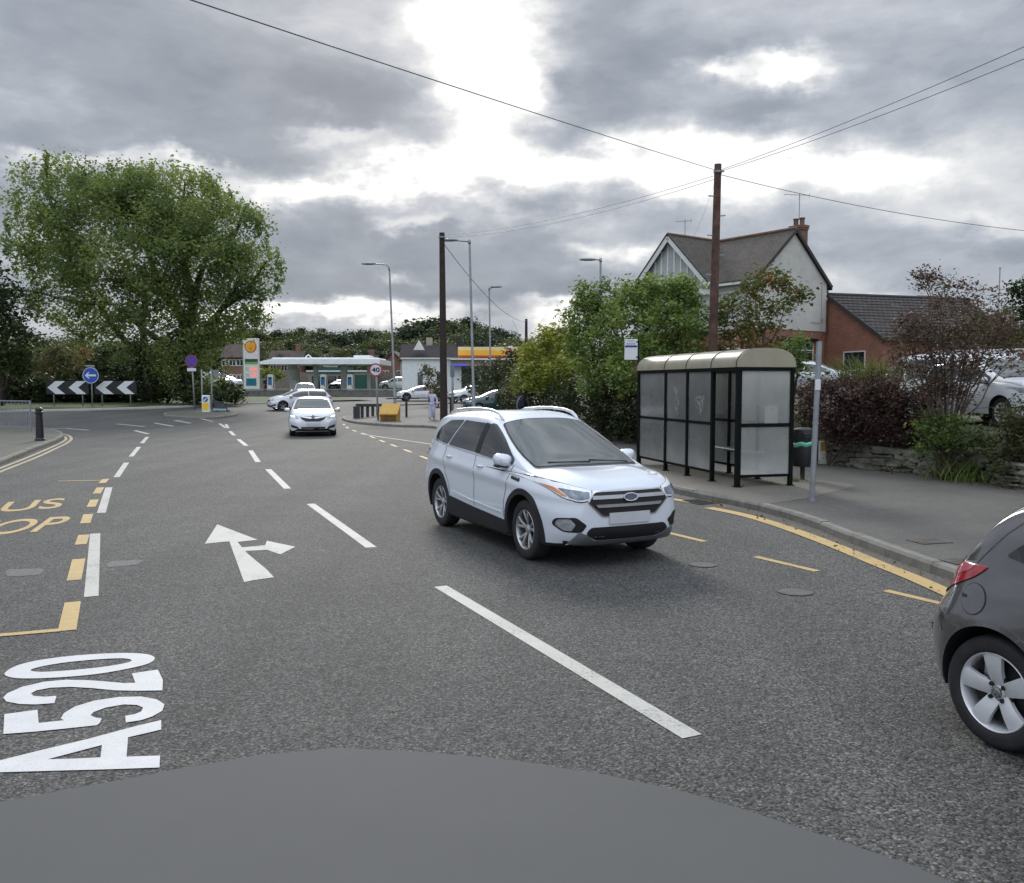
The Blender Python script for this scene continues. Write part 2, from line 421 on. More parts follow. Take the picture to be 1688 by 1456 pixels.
# ------------------------------------------------------------------ surface materials
def road_mat(name, base, tintv, spk=.55, bump=.5, scale=95.0, track=True, worn=None):
    m = bpy.data.materials.new(name); t = NT(m); MATS[name] = m
    out = t.new('ShaderNodeOutputMaterial'); b = t.new('ShaderNodeBsdfPrincipled'); t.l(b.outputs[0], out.inputs[0])
    b.inputs['Roughness'].default_value = .82; b.inputs['Specular IOR Level'].default_value = .35
    tc = t.new('ShaderNodeTexCoord').outputs['Object']
    vo = t.new('ShaderNodeTexVoronoi'); vo.inputs['Scale'].default_value = scale; vo.inputs['Randomness'].default_value = 1.0
    t.l(tc, vo.inputs['Vector'])
    sp = t.new('ShaderNodeSeparateXYZ'); t.l(vo.outputs['Color'], sp.inputs[0])
    f = t.ramp(sp.outputs[0], [(.0, 1 - spk), (.5, 1 - spk * .12), (.80, 1 + spk * .35), (.93, 1 + spk * .9), (1.0, 1 + spk * 1.8)])
    ed = t.ramp(vo.outputs['Distance'], [(.0, 1.08), (.55, 1.0), (.95, .42)])
    c = t.mix(1.0, base, f, 'MULTIPLY'); c = t.mix(1.0, c, ed, 'MULTIPLY')
    hue = t.mix(.16, (1, 1, 1), vo.outputs['Color']); c = t.mix(1.0, c, hue, 'MULTIPLY')
    n = t.noise(tc, .55, 6, .6)
    c = t.mix(1.0, c, t.ramp(n.outputs[0], [(.3, (1 - tintv, 1 - tintv, 1 - tintv * .9)), (.7, (1 + tintv, 1 + tintv * .97, 1 + tintv * .92))]), 'MULTIPLY')
    nf = t.noise(tc, 7.0, 5, .7)
    c = t.mix(1.0, c, t.ramp(nf.outputs[0], [(.3, .86), (.7, 1.12)]), 'MULTIPLY')
    if track:                      # long wheel tracks along the carriageway
        mp = t.new('ShaderNodeMapping'); t.l(tc, mp.inputs[0]); mp.inputs['Rotation'].default_value = (0, 0, -math.atan2(-.44, .9) ); mp.inputs['Scale'].default_value = (.75, .03, 1)
        nt = t.noise(mp.outputs[0], 1.0, 3, .5)
        c = t.mix(1.0, c, t.ramp(nt.outputs[0], [(.35, .84), (.65, 1.14)]), 'MULTIPLY')
    t.l(c, b.inputs['Base Color'])
    bp = t.new('ShaderNodeBump'); bp.inputs['Strength'].default_value = bump; bp.inputs['Distance'].default_value = .006; bp.invert = True
    t.l(vo.outputs['Distance'], bp.inputs['Height']); t.l(bp.outputs[0], b.inputs['Normal'])
    return m
M_ROAD = road_mat('asphalt', (.073, .074, .070), .17, spk=.85, scale=78.0, bump=.7)
M_PAVE = road_mat('pavement_asphalt', (.100, .096, .086), .22, spk=.25, bump=.25, scale=120, track=False)
M_PAVE_OLD = road_mat('pavement_sandy', (.150, .140, .118), .16, spk=.25, bump=.3, scale=110, track=False)
M_PAVE_L = road_mat('pavement_mossy', (.105, .105, .083), .22, spk=.25, bump=.3, scale=100, track=False)
M_SMOOTH = mat('smooth_blur_grey', (.069, .070, .070), .85, var=.05, vs=1.2)
M_KERB = mat('kerb_concrete', (.175, .168, .150), .85, var=.25, vs=6, bump=.35, bs=60)
M_KERB_L = mat('kerb_pale', (.40, .385, .34), .85, var=.15, vs=3)
M_GUTTER = road_mat('gutter_dirt', (.095, .086, .073), .25, spk=.45, bump=.5, scale=80, track=False)
def paint_mat(name, col, wear=.5):
    """thermoplastic road paint, chipped to the asphalt where the noise is low"""
    m = bpy.data.materials.new(name); t = NT(m); MATS[name] = m
    out = t.new('ShaderNodeOutputMaterial'); b = t.new('ShaderNodeBsdfPrincipled'); t.l(b.outputs[0], out.inputs[0])
    b.inputs['Roughness'].default_value = .7
    tc = t.new('ShaderNodeTexCoord').outputs['Object']
    n = t.noise(tc, 38, 6, .75); n2 = t.noise(tc, 2.1, 4, .6)
    s = t.math('ADD', n.outputs[0], t.math('MULTIPLY', n2.outputs[0], .5))
    f = t.ramp(s, [(.60, wear), (.72, 0.0)])
    vo = t.new('ShaderNodeTexVoronoi'); vo.inputs['Scale'].default_value = 95; t.l(tc, vo.inputs['Vector'])
    g = t.ramp(vo.outputs['Distance'], [(.0, 1.04), (.6, .97), (.95, .80)])
    c = t.mix(1.0, t.mix(1.0, col, g, 'MULTIPLY'), t.ramp(t.noise(tc, 5, 5, .7).outputs[0], [(.3, .90), (.7, 1.05)]), 'MULTIPLY')
    t.l(t.mix(f, c, (.09, .088, .085)), b.inputs['Base Color'])
    return m
M_WHITE = paint_mat('white_road_paint', (.40, .395, .36), .6)
M_WHITE_NEW = paint_mat('white_label_overlay', (.52, .52, .52), .0)
M_WHITE_OLD = paint_mat('worn_white_road_paint', (.40, .40, .385), .8)
M_YELLOW = paint_mat('yellow_road_paint', (.44, .305, .115), .6)
M_YELLOW_OLD = paint_mat('faded_yellow_road_paint', (.36, .305, .20), .6)
# ------------------------------------------------------------------ ground sheets
def sheet(name, poly, z, m, kind='structure', cell=2.0, follow=True, ztop=None):
    """flat outline laid over the road surface, z above it, cut into cells so that it follows the slope"""
    bm = bmesh.new()
    vs = [bm.verts.new((p[0], p[1], 0)) for p in poly]
    es = [bm.edges.new((vs[i], vs[(i + 1) % len(vs)])) for i in range(len(vs))]
    bmesh.ops.triangle_fill(bm, use_beauty=True, use_dissolve=False, edges=es)
    y0, y1 = min(p[1] for p in poly), max(p[1] for p in poly)
    if y1 > 38 and follow:
        y = max(38.0, y0)
        while y < y1:
            bmesh.ops.bisect_plane(bm, geom=bm.verts[:] + bm.edges[:] + bm.faces[:], plane_co=(0, y, 0), plane_no=(0, 1, 0)); y += cell
    for v in bm.verts: v.co.z = z + (tz(v.co.x, v.co.y) if follow else 0)
    for f in bm.faces:
        f.normal_update()
        if f.normal.z < 0: f.normal_flip()
    me = bpy.data.meshes.new(name); bm.to_mesh(me); bm.free()
    return tag(link(name, me, None, m), kind=kind)
# the wide ground, to the horizon
M_GRASS = mat('mown_grass', (.050, .078, .020), .9, var=.35, vs=2.5, bump=.6, bs=30, col2=(.075, .09, .032))
def big_ground():
    mb = MB()
    ys = [-3000, -400, -60, -20] + list(range(0, 140, 4)) + [150, 400, 1200, 4000]
    xs = [-4000, -900, -200, -120, -70, -40, -20, 0, 20, 40, 70, 120, 200, 900, 4000]
    mb.grid([[(x, y, tz(x, y) - .06) for x in xs] for y in ys])
    tag(mb.build('ground', M_GRASS), kind='structure')
big_ground()
ROADP = [(-75, -14), (40, -14), (40, 92), (-75, 92)]
sheet('road', ROADP, 0.0, M_ROAD)
# right-hand pavement: kerb line from near to far, then round the side-road corner
KERB_R = [P(1563, 956), P(1476, 924), P(1411, 899), P(1318, 862), P(1220, 835), P(1170, 826), P(1101, 811)]
KERB_R = [Vector((7.2, -8, 0)), Vector((5.6, 2.0, 0)), Vector((5.0, 5.5, 0))] + KERB_R + [Vector((.6, 22.5, 0)), Vector((-1.2, 29.5, 0)), P(720, 707.5), P(659, 704.5), P(600, 700.5), P(572, 696)]
CORN = [P(564, 692.5), P(566, 689.5), P(575, 687), P(592, 684.8), P(625, 682.2), P(660, 680), P(720, 676.5), P(800, 672)]
def smooth_line(pts, step=.5):
    """Catmull-Rom through the points, sampled every step metres"""
    pts = [Vector((p[0], p[1], 0)) for p in pts]; out = []
    for i in range(len(pts) - 1):
        p0, p1, p2, p3 = pts[max(i - 1, 0)], pts[i], pts[i + 1], pts[min(i + 2, len(pts) - 1)]
        L = (p2 - p1).length; n = max(1, int(L / step))
        for k in range(n):
            s = k / n
            out.append(.5 * ((2 * p1) + (p2 - p0) * s + (2 * p0 - 5 * p1 + 4 * p2 - p3) * s * s + (3 * p1 - p0 - 3 * p2 + p3) * s ** 3))
    out.append(pts[-1]); return out
KL = smooth_line(KERB_R + CORN, .5)
def offset_line(pl, d):
    out = []
    for i, p in enumerate(pl):
        t_ = (pl[min(i + 1, len(pl) - 1)] - pl[max(i - 1, 0)]).normalized()
        out.append(p + Vector((t_.y, -t_.x, 0)) * d)
    return out
KIN = offset_line(KL, .125)
PAVEZ = .115
sheet('pavement', [(p.x, p.y) for p in KIN] + [(14, 62), (30, 62), (30, -8)], PAVEZ, M_PAVE)
def kerb(name, pl, wid, hgt, m, sl=.91, side=1):
    """kerb stones set one after another along a line"""
    mb = MB(); rnd = random.Random(3)
    acc, cur, d = [pl[0]], pl[0], 0.0
    for p in pl[1:]:
        while (p - cur).length + d >= sl:
            v = (p - cur).normalized(); cur = cur + v * (sl - d); d = 0; acc.append(cur)
        d += (p - cur).length; cur = p
    for a, b in zip(acc, acc[1:]):
        v = (b - a); L = v.length; v.normalize(); nrm = Vector((v.y, -v.x, 0)) * side
        za, zb2 = tz(a.x, a.y), tz(b.x, b.y); h = hgt + rnd.uniform(-.008, .008)
        g = .004
        A, Bp = a + v * g, b - v * g
        rows = []
        for q, z0 in ((A, za), (Bp, zb2)):
            rows.append([q + nrm * o + Vector((0, 0, z0 + z)) for o, z in ((-.0, -.05), (0.006, h * .72), (.03, h), (wid, h), (wid, -.05))])
        n = 5
        vs = rows[0] + rows[1]
        mb.add(vs, [(i, i + 1, n + i + 1, n + i) for i in range(4)] + [(0, 1, 2, 3, 4), (9, 8, 7, 6, 5)])
    return tag(mb.build(name, m), kind='structure')
kerb('kerb', KL, .135, PAVEZ + .006, M_KERB)
gl_ = offset_line(KL, -.30)
def ribbon(name, a, b, z, m):
    mb = MB(); mb.grid([[Vector((p.x, p.y, tz(p.x, p.y) + z)) for p in (x, y)] for x, y in zip(a, b)])
    return tag(mb.build(name, m), kind='structure')
ribbon('gutter', KL, gl_, .003, M_GUTTER)
# sandy older paving round the shelter
sheet('paving_patch', [(p[0], p[1]) for p in (P(1105, 800, .115), P(1230, 825, .115), P(1262, 832, .115), P(1330, 822, .115), P(1395, 806, .115), P(1412, 800, .115), P(1330, 789, .115), P(1215, 772, .115), P(1010, 742, .115), P(1030, 775, .115))], PAVEZ + .004, M_PAVE_OLD)
# left-hand pavement at the side road
KL_L = [P(-260, 885), P(-120, 812), P(0, 768), P(44, 749), P(83, 734), P(100, 726.5), P(106, 720), P(97, 714.5), P(80, 711), P(50, 708.5), P(0, 706), P(-120, 701)]
KLL = smooth_line(KL_L, .5)
KLI = offset_line(KLL, -.125)
sheet('pavement_corner', [(p.x, p.y) for p in KLI] + [(-44, 41), (-44, 5)], PAVEZ, M_PAVE_L)
kerb('kerb_corner', KLL, .135, PAVEZ + .006, M_KERB, side=-1)
# roundabout island: grass verge behind a pale kerb
KI = [P(-420, 684.5), P(-200, 683), P(0, 680), P(150, 677), P(266, 673.5), P(360, 669.5), P(430, 666.2), P(462, 664.6)]
KIL = smooth_line(KI, 1.0)
M_VERGE = mat('verge_grass', (.050, .082, .020), .9, var=.35, vs=3, bump=.7, bs=25, col2=(.075, .088, .030))
KIB = offset_line(KIL, -.3)
isl = [(p.x, p.y) for p in KIB] + [(-12, 76), (-18, 84), (-75, 88), (-90, 62)]
sheet('grass_verge', isl, .11, M_VERGE)
kerb('kerb_roundabout', KIL, .32, .14, M_KERB_L, sl=1.2, side=-1)
# splitter island that carries the keep-left bollard
SP = [P(270, 687), P(300, 690), P(350, 690.5), P(384, 687), P(392, 683.5), P(380, 680.5), P(340, 679), P(295, 680), P(272, 683)]
SPL = smooth_line(SP + [SP[0]], .3)
sheet('traffic_island', [(p.x, p.y) for p in offset_line(SPL[:-1], -.1)], .10, M_PAVE_L)
kerb('kerb_island', SPL, .13, .11, M_KERB, sl=.6, side=-1)
# street-view blur under the camera, laid as a smooth grey sheet
SMP = [(-40, 1332), (90, 1308), (270, 1275), (420, 1248), (560, 1235), (700, 1242), (850, 1256), (1000, 1280), (1130, 1308), (1250, 1345), (1380, 1388), (1500, 1428), (1600, 1470), (1660, 1520), (1660, 1700), (-120, 1700), (-120, 1350)]
sheet('camera_blur_patch', [P(*p)[:2] for p in SMP], .008, M_SMOOTH)
# ------------------------------------------------------------------ road markings
def marks(name, quads, m, z=.004):
    mb = MB()
    for q in quads:
        vs = [P(*p) for p in q]
        mb.add([(v.x, v.y, tz(v.x, v.y) + z) for v in vs], [tuple(range(len(vs)))])
    return tag(mb.build(name, m), kind='structure')
def dash(a, b, wd):
    """dash whose centre line runs between two ground points"""
    A, Bp = P(*a), P(*b); v = (Bp - A).normalized(); n = Vector((v.y, -v.x, 0)) * (wd / 2)
    return [A - n, A + n, Bp + n, Bp - n]
def dashes(name, lst, wd, m, z=.004):
    mb = MB()
    for a, b in lst:
        q = dash(a, b, wd); mb.add([(v.x, v.y, tz(v.x, v.y) + z) for v in q], [(0, 1, 2, 3)])
    return tag(mb.build(name, m), kind='structure')
dashes('centre_line', [((1141, 1215), (726, 967)), ((612, 903), (512, 831)), ((474, 806), (442, 774)), ((425.5, 762), (413, 743)), ((406, 735), (393, 724.5)), ((386, 718), (379, 711)),
                       ((376, 706), (372.5, 699.5)), ((372, 705.5), (362, 698.5)), ((351, 695), (331, 690.5))], .135, M_WHITE)
dashes('lane_line', [((150.5, 984), (157, 880)), ((167, 846), (179.5, 804)), ((192, 787), (208.5, 763)), ((216, 753), (229, 737)), ((234, 731), (243, 720.5))], .125, M_WHITE)
dashes('give_way_marking', [((244, 715.5), (222, 710)), ((238, 703.5), (192, 699)), ((314, 698), (288, 693.5)), ((288, 693.5), (301, 692.8)), ((146, 709.5), (108, 706.5)), ((108, 706.5), (82, 707)), ((285, 703), (255, 697.5))], .17, M_WHITE_OLD)
# bus stop box, left lane
dashes('bus_stop_box', [((122, 957), (130, 922)), ((133, 898), (138.5, 882)), ((140.5, 863), (145.5, 848)), ((150, 836), (156, 824)), ((159.5, 814), (165.5, 804)), ((168.5, 796.5), (174.5, 790)), ((110.5, 1040), (120, 993))], .135, M_YELLOW)
dashes('bus_stop_end_line', [((101, 1039.4), (-160, 1062)), ((166, 792.3), (96, 793.8))], .09, M_YELLOW, .0062)
def ground_text(name, word, bl, br, tr, m, bold=0.0, z=.004):
    """word painted on the road: baseline bl-br, letters reaching up to tr"""
    A, Bp, T = P(*bl), P(*br), P(*tr)
    v, f = text_loops(word, 1.0, bold)
    xs = [p[0] for p in v]; ys = [p[1] for p in v]; x0, x1, y0, y1 = min(xs), max(xs), min(ys), max(ys)
    mb = MB(); mb.add([A + (Bp - A) * ((p[0] - x0) / (x1 - x0)) + (T - Bp) * ((p[1] - y0) / (y1 - y0)) + Vector((0, 0, z)) for p in v], f)
    return tag(mb.build(name, m), kind='structure')
ground_text('bus_lettering', 'BUS', (-62, 850), (99, 837.5), (110, 821), M_YELLOW, .012)
ground_text('stop_lettering', 'STOP', (-152, 893), (92, 875), (122, 850.5), M_YELLOW, .012)
# right-hand bus bay and yellow lines
dashes('bus_bay_dashes', [((566, 699.3), (567.5, 701)), ((571, 704), (574, 706.3)), ((581.5, 709.3), (587, 711.6)), ((596, 714), (602, 716.2)), ((610, 719.4), (617.5, 722.4)), ((626, 725.8), (634, 729)), ((644, 732.8), (654, 736.6)), ((666, 741.2), (678, 745.9)), ((693, 752), (707, 757.6)), ((722, 763.5), (740, 770.5)), ((1100, 878.3), (1162, 893.2)), ((1245, 918), (1347, 942)), ((1460, 974), (1552, 995.5))], .10, M_YELLOW)
mb = MB()
yl = smooth_line([P(597, 715.4), P(640, 722), P(700, 730.5), P(760, 741), P(880, 764)], .5)
yo = offset_line(yl, .10)
mb.grid([[Vector((p.x, p.y, tz(p.x, p.y) + .004)) for p in q] for q in zip(yl, yo)])
tag(mb.build('thin_yellow_line', M_YELLOW_OLD), kind='structure')
def ypoly(name, pts, wd, m):
    l0 = smooth_line([P(*p) for p in pts], .3); a, b = offset_line(l0, wd / 2), offset_line(l0, -wd / 2)
    mb = MB(); mb.grid([[Vector((p.x, p.y, tz(p.x, p.y) + .0075)) for p in q] for q in zip(a, b)])
    return tag(mb.build(name, m), kind='structure')
ypoly('yellow_line', [(1168, 837.5), (1232, 851), (1300, 872), (1380, 902), (1450, 931), (1510, 955), (1575, 984), (1660, 1024)], .21, M_YELLOW)
ypoly('yellow_line_far', [(1040, 811), (1088, 819.5), (1140, 829)], .16, M_YELLOW)
ypoly('double_yellow_outer', [(-140, 836), (0, 778.5), (59, 755), (96, 738), (110, 731), (117.5, 724), (113, 718.3), (100, 714.8), (86, 712.6), (60, 710.5)], .10, M_YELLOW_OLD)
ypoly('double_yellow_inner', [(-140, 826), (0, 772.5), (52, 752), (90, 735.5), (103, 729), (109, 724), (105, 719.2), (95, 716), (84, 714.3), (58, 712)], .10, M_YELLOW_OLD)
# ahead-and-right arrow
ARROW = [(402.5, 960.5), (418, 957), (452, 952.5), (438, 938), (410, 915), (404, 909), (440, 907), (462, 914.5), (487, 902), (440, 892), (437, 899.5), (399, 903), (391.5, 894), (425, 890.5), (358, 865), (337.5, 897), (378, 893)]
v, f = fill2d([[tuple(P(*p)[:2]) for p in ARROW]])
mb = MB(); mb.add([(x, y, .004) for x, y in v], f); tag(mb.build('arrow_marking', M_WHITE), kind='structure')
# street-view label overlay, built as flat lettering on the road
def L_(pts): return [tuple(P(x / 2.747, 760 + y / 2.747)[:2]) for x, y in pts]
def smooth_closed(pts, n=4):
    pts = [Vector((*p, 0)) for p in pts]; out = []; N = len(pts)
    for i in range(N):
        p0, p1, p2, p3 = pts[i - 1], pts[i], pts[(i + 1) % N], pts[(i + 2) % N]
        for k in range(n):
            s = k / n
            out.append(tuple((.5 * ((2 * p1) + (p2 - p0) * s + (2 * p0 - 5 * p1 + 4 * p2 - p3) * s * s + (3 * p1 - p0 - 3 * p2 + p3) * s ** 3))[:2]))
    return out
mb = MB()
G0 = [smooth_closed(L_([(20, 968), (45, 945), (100, 922), (200, 901), (350, 883), (500, 874), (600, 873), (670, 879), (700, 893), (688, 912), (640, 930), (520, 955), (400, 972), (250, 984), (120, 988), (50, 983)])),
      smooth_closed(L_([(140, 948), (200, 931), (300, 915), (420, 903), (520, 897), (575, 898), (596, 906), (570, 918), (470, 935), (350, 948), (230, 957), (160, 957)]))]
G2 = [L_([(735, 1042), (738, 995), (715, 948), (597, 965), (613, 1008), (560, 1009), (480, 1002), (400, 996), (300, 994), (200, 1003), (100, 1026), (32, 1056), (14, 1075), (30, 1093), (90, 1104), (160, 1106), (246, 1100), (256, 1067), (200, 1071), (152, 1067), (140, 1056), (165, 1042), (230, 1030), (320, 1026), (420, 1032), (520, 1042), (620, 1044)])]
G5 = [L_([(15, 1240), (20, 1150), (170, 1130), (175, 1190), (290, 1178), (275, 1170), (290, 1145), (340, 1115), (430, 1088), (540, 1072), (640, 1070), (710, 1083), (745, 1105), (735, 1135), (690, 1160), (640, 1177), (570, 1188), (567, 1158), (610, 1150), (640, 1138), (648, 1120), (620, 1108), (560, 1106), (480, 1120), (425, 1140), (410, 1155), (430, 1165), (461, 1170), (452, 1190), (440, 1200), (300, 1215), (150, 1230)])]
GA = [L_([(-8, 1414), (-8, 1362), (200, 1310), (400, 1262), (600, 1208), (730, 1177), (730, 1220), (580, 1255), (573, 1343), (725, 1338), (722, 1392), (500, 1400), (200, 1408)]),
      L_([(215, 1355), (462, 1290), (455, 1346), (330, 1352)])]
for g in (G0, G2, G5, GA):
    v, f = fill2d(g); mb.add([(x, y, .005) for x, y in v], f)
tag(mb.build('label_overlay_lettering', M_WHITE_NEW), kind='structure')
# worn ghosts of old marks and repairs in the carriageway
M_PATCH = mat('pale_repair', (.115, .115, .112), .85, var=.4, vs=30)
M_PATCH_D = mat('dark_repair', (.135, .132, .13), .85, var=.3, vs=12)
marks('worn_patch', [[(8, 944), (14, 939), (60, 937.5), (74, 939), (66, 948), (40, 950), (12, 951)], [(175, 932), (182, 926), (225, 923), (236, 924), (228, 931), (200, 934), (178, 936)]], M_PATCH, .003)
# ------------------------------------------------------------------ vehicles
def pchip(pts):
    """monotone cubic through (x, y) knots"""
    xs = [p[0] for p in pts]; ys = [p[1] for p in pts]; n = len(xs)
    h = [xs[i + 1] - xs[i] for i in range(n - 1)]; dl = [(ys[i + 1] - ys[i]) / h[i] for i in range(n - 1)]
    m = [dl[0]] + [0 if dl[i - 1] * dl[i] <= 0 else (2 * dl[i - 1] * dl[i] / (dl[i - 1] + dl[i])) for i in range(1, n - 1)] + [dl[-1]]
    def f(x):
        if x <= xs[0]: return ys[0]
        if x >= xs[-1]: return ys[-1]
        i = 0
        while x > xs[i + 1]: i += 1
        t_ = (x - xs[i]) / h[i]
        return ((1 + 2 * t_) * (1 - t_) ** 2 * ys[i] + t_ * (1 - t_) ** 2 * h[i] * m[i] + t_ * t_ * (3 - 2 * t_) * ys[i + 1] + t_ * t_ * (t_ - 1) * h[i] * m[i + 1])
    return f
def sstep(a, b, x):
    q = min(1, max(0, (x - a) / (b - a))); return q * q * (3 - 2 * q)
def car_paint(name, col, metallic=0.0, rough=.32):
    m = mat(name, col, rough, metallic, var=.035, vs=1.5, coat=1.0, spec=.5)
    return m
M_PW = car_paint('white_car_paint', (.63, .67, .73))
M_PW2 = car_paint('white_paint_soft', (.62, .64, .67))
M_PG = car_paint('grey_metallic_paint', (.165, .16, .166), .8, .2)
M_PS = car_paint('silver_car_paint', (.50, .52, .54), .5, .30)
M_PD = car_paint('dark_car_paint', (.02, .024, .03), .1, .25)
M_GLASS = mat('car_glass', (.012, .015, .016), .03, var=0)
M_GLASS.node_tree.nodes['Principled BSDF'].inputs['IOR'].default_value = 1.75
M_SCREEN = mat('windscreen_glass', (.045, .055, .052), .03, var=0)
M_SCREEN.node_tree.nodes['Principled BSDF'].inputs['IOR'].default_value = 1.85
M_BLACK = mat('black_plastic', (.008, .008, .009), .55, var=.2, vs=6)
M_CLAD = mat('grey_black_cladding', (.011, .012, .014), .6, var=.2, vs=5)
M_SKID = mat('silver_grey_trim', (.20, .215, .23), .45, .3, var=.1)
M_CHROME = mat('chrome_trim', (.62, .63, .65), .16, 1.0, var=.05)
M_RUB = mat('tyre_rubber', (.017, .017, .018), .75, var=.25, vs=12, bump=.2, bs=60)
M_RIM = mat('alloy_wheel', (.66, .67, .69), .36, .35, var=.10, vs=5)
M_RIMD = mat('grey_alloy_wheel', (.30, .31, .32), .3, .85, var=.12, vs=5)
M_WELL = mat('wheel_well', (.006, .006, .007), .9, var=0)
M_BRAKE = mat('brake_disc', (.025, .025, .026), .5, .6, var=.1)
M_LENS = mat('headlight_lens', (.40, .43, .46), .08, .35, var=.45, vs=14, coat=1)
M_LENSW = mat('white_running_light', (.80, .82, .84), .2, var=.05, coat=1)
M_AMBER = mat('amber_lens', (.55, .17, .05), .15, var=.1, coat=1)
M_RED = mat('red_lens', (.30, .012, .022), .1, var=.35, vs=6, coat=1)
M_REDP = mat('pale_red_lens', (.42, .10, .12), .12, var=.2, vs=6, coat=1)
M_PLATE = mat('blurred_plate', (.50, .51, .53), .5, var=.10, vs=2)
M_LAMP = mat('lit_headlamp', (.8, .8, .9), .2, var=0, emit=(.82, .84, 1.0), es=2.2)
M_SEAM = mat('panel_gap', (.03, .032, .035), .6, var=0)
M_BLUEOV = mat('dark_badge', (.012, .02, .06), .15, var=0, coat=1)
class Car:
    """body shell lofted from a car's side and plan curves; x forward from the front axle, y to its left, z up"""
    def __init__(s, name, loc, rz, paint, label, cat, C, group=None, nx=None, detail=True):
        s.C = C; s.root = empty(name, loc, rz, label, cat, group)
        s.paint = paint
        s.zt, s.zb, s.zbot = pchip(C['top']), pchip(C['belt']), pchip(C['bot'])
        s.wb, s.wm, s.ws = pchip(C['wbelt']), pchip(C['wmid']), pchip(C['wsill'])
        s.drop = pchip(C['drop']); s.zm = pchip(C.get('zmid', [(-9, .62), (9, .62)]))
        s.tum = C.get('tum', .36)
        s.crease = pchip(C['crease']) if 'crease' in C else None
        s.fs, s.rs = pchip(C['fshear']), pchip(C['rshear'])
        s.xf, s.xr = C['xf'], C['xr']
        s.body = s._body(C.get('nx', 64))
    def half(s, x):
        zb0, zt = s.zbot(x), s.zt(x); dr = s.drop(x); zr = zt - dr
        zbelt = min(s.zb(x), zr - .004)
        wbelt, wm, ws = s.wb(x), s.wm(x), s.ws(x)
        zmid = min(max(s.zm(x), zb0 + .12), zbelt - .05)
        ye = max(.12, wbelt - .01 - s.tum * (zr - zbelt))
        pts = [(0, zb0), (ws * .45, zb0), (ws * .9, zb0 + .005)]
        side = pchip([(zb0 + .012, ws), (zb0 + .012 + (zmid - zb0) * .5, (ws * .35 + wm * .65)), (zmid, wm), (zmid + (zbelt - zmid) * .55, wm * .45 + wbelt * .55 + .012), (zbelt, wbelt)])
        n1 = s.C.get('ns', 22)
        for i in range(n1):
            z = zb0 + .012 + (zbelt - zb0 - .012) * i / (n1 - 1)
            y = side(z)
            if s.crease:
                d = (z - s.crease(x)) / .05
                y += s.C.get('cdepth', .012) * (math.exp(-d * d) if d < 0 else math.exp(-d * d * .35)) * min(1, max(0, (zbelt - z) / .04))
            pts.append((y, z))
        n2 = 12
        for i in range(1, n2 + 1):
            f = i / n2; z = zbelt + (zr - zbelt) * f
            pts.append((wbelt - .012 * min(1, f * 4) + (ye - wbelt + .012) * f + .018 * math.sin(PI * f) * min(1, (zr - zbelt) / .3), z))
        n3 = 16
        for i in range(1, n3 + 1):
            a = PI / 2 * i / n3
            yy, zz_ = ye * max(0, math.cos(a)) ** (2 / s.C.get('ny', 2.9)), zr + dr * math.sin(a) ** (2 / s.C.get('nz', 1.45))
            if 'hood' in s.C:                     # raised ribs of the bonnet
                x0, x1, yc, hh = s.C['hood']; e = (yy - yc(x)) / .07
                zz_ += hh * (math.exp(-e * e) if e > 0 else math.exp(-e * e * .12)) * sstep(x0, x0 + .15, x) * sstep(x1, x1 - .12, x)
            pts.append((yy, zz_))
        return pts
    def shear(s, v):
        x, y, z = v
        x -= s.fs(z) * sstep(s.xf - .75, s.xf, x)
        x += s.rs(z) * sstep(s.xr + .6, s.xr, x)
        fb = s.C.get('fbow', .0); x -= fb * (abs(y) / .9) ** 2.2 * sstep(s.xf - .9, s.xf - .1, x)
        rb = s.C.get('rbow', .0); x += rb * (abs(y) / .9) ** 2.2 * sstep(s.xr + .7, s.xr + .1, x)
        return (x, y, z)
    def _body(s, nx):
        xs = [s.xf, s.xf - .012, s.xf - .03, s.xf - .06, s.xf - .10, s.xf - .15]
        a, b = s.xf - .2, s.xr + .2
        xs += [a + (b - a) * i / nx for i in range(nx + 1)] + [s.xr + .15, s.xr + .10, s.xr + .06, s.xr + .03, s.xr + .012, s.xr]
        mb = MB(); rings = []
        for x in xs:
            h = s.half(x)
            rings.append([(x, y, z) for y, z in h] + [(x, -y, z) for y, z in h[-2:0:-1]])
        n = len(rings[0]); nh = len(h)
        vs = [s.shear(v) for r in rings for v in r]
        fs = []
        for i in range(len(xs) - 1):
            for k in range(n):
                k2 = (k + 1) % n; fs.append((i * n + k, i * n + k2, (i + 1) * n + k2, (i + 1) * n + k))
        M_ = 12
        for i, flip in ((0, False), (len(xs) - 1, True)):       # end caps, filled across
            rows = []
            for k in range(1, nh - 1):
                L_i, R_i = i * n + k, i * n + (n - k)
                row = [L_i]
                vl, vr = rings[i][k], rings[i][(n - k) % n]
                for q in range(1, M_):
                    f = q / M_; row.append(len(vs)); vs.append(s.shear(tuple(vl[j] + (vr[j] - vl[j]) * f for j in range(3))))
                row.append(R_i); rows.append(row)
            for r0, r1 in zip(rows, rows[1:]):
                for q in range(M_): fs.append((r0[q], r0[q + 1], r1[q + 1], r1[q]))
            for row, c in ((rows[0], i * n), (rows[-1], i * n + nh - 1)):
                for q in range(M_): fs.append((row[q], row[q + 1], c))
        me = bpy.data.meshes.new('shell'); me.from_pydata(vs, [], fs)
        bm = bmesh.new(); bm.from_mesh(me); bmesh.ops.remove_doubles(bm, verts=bm.verts, dist=1e-5); bmesh.ops.recalc_face_normals(bm, faces=bm.faces); bm.to_mesh(me); bm.free()
        s.bvh = BVHTree.FromPolygons([v.co.copy() for v in me.vertices], [tuple(p.vertices) for p in me.polygons])
        # wheel arches
        o = link('body', me)
        cut = MB()
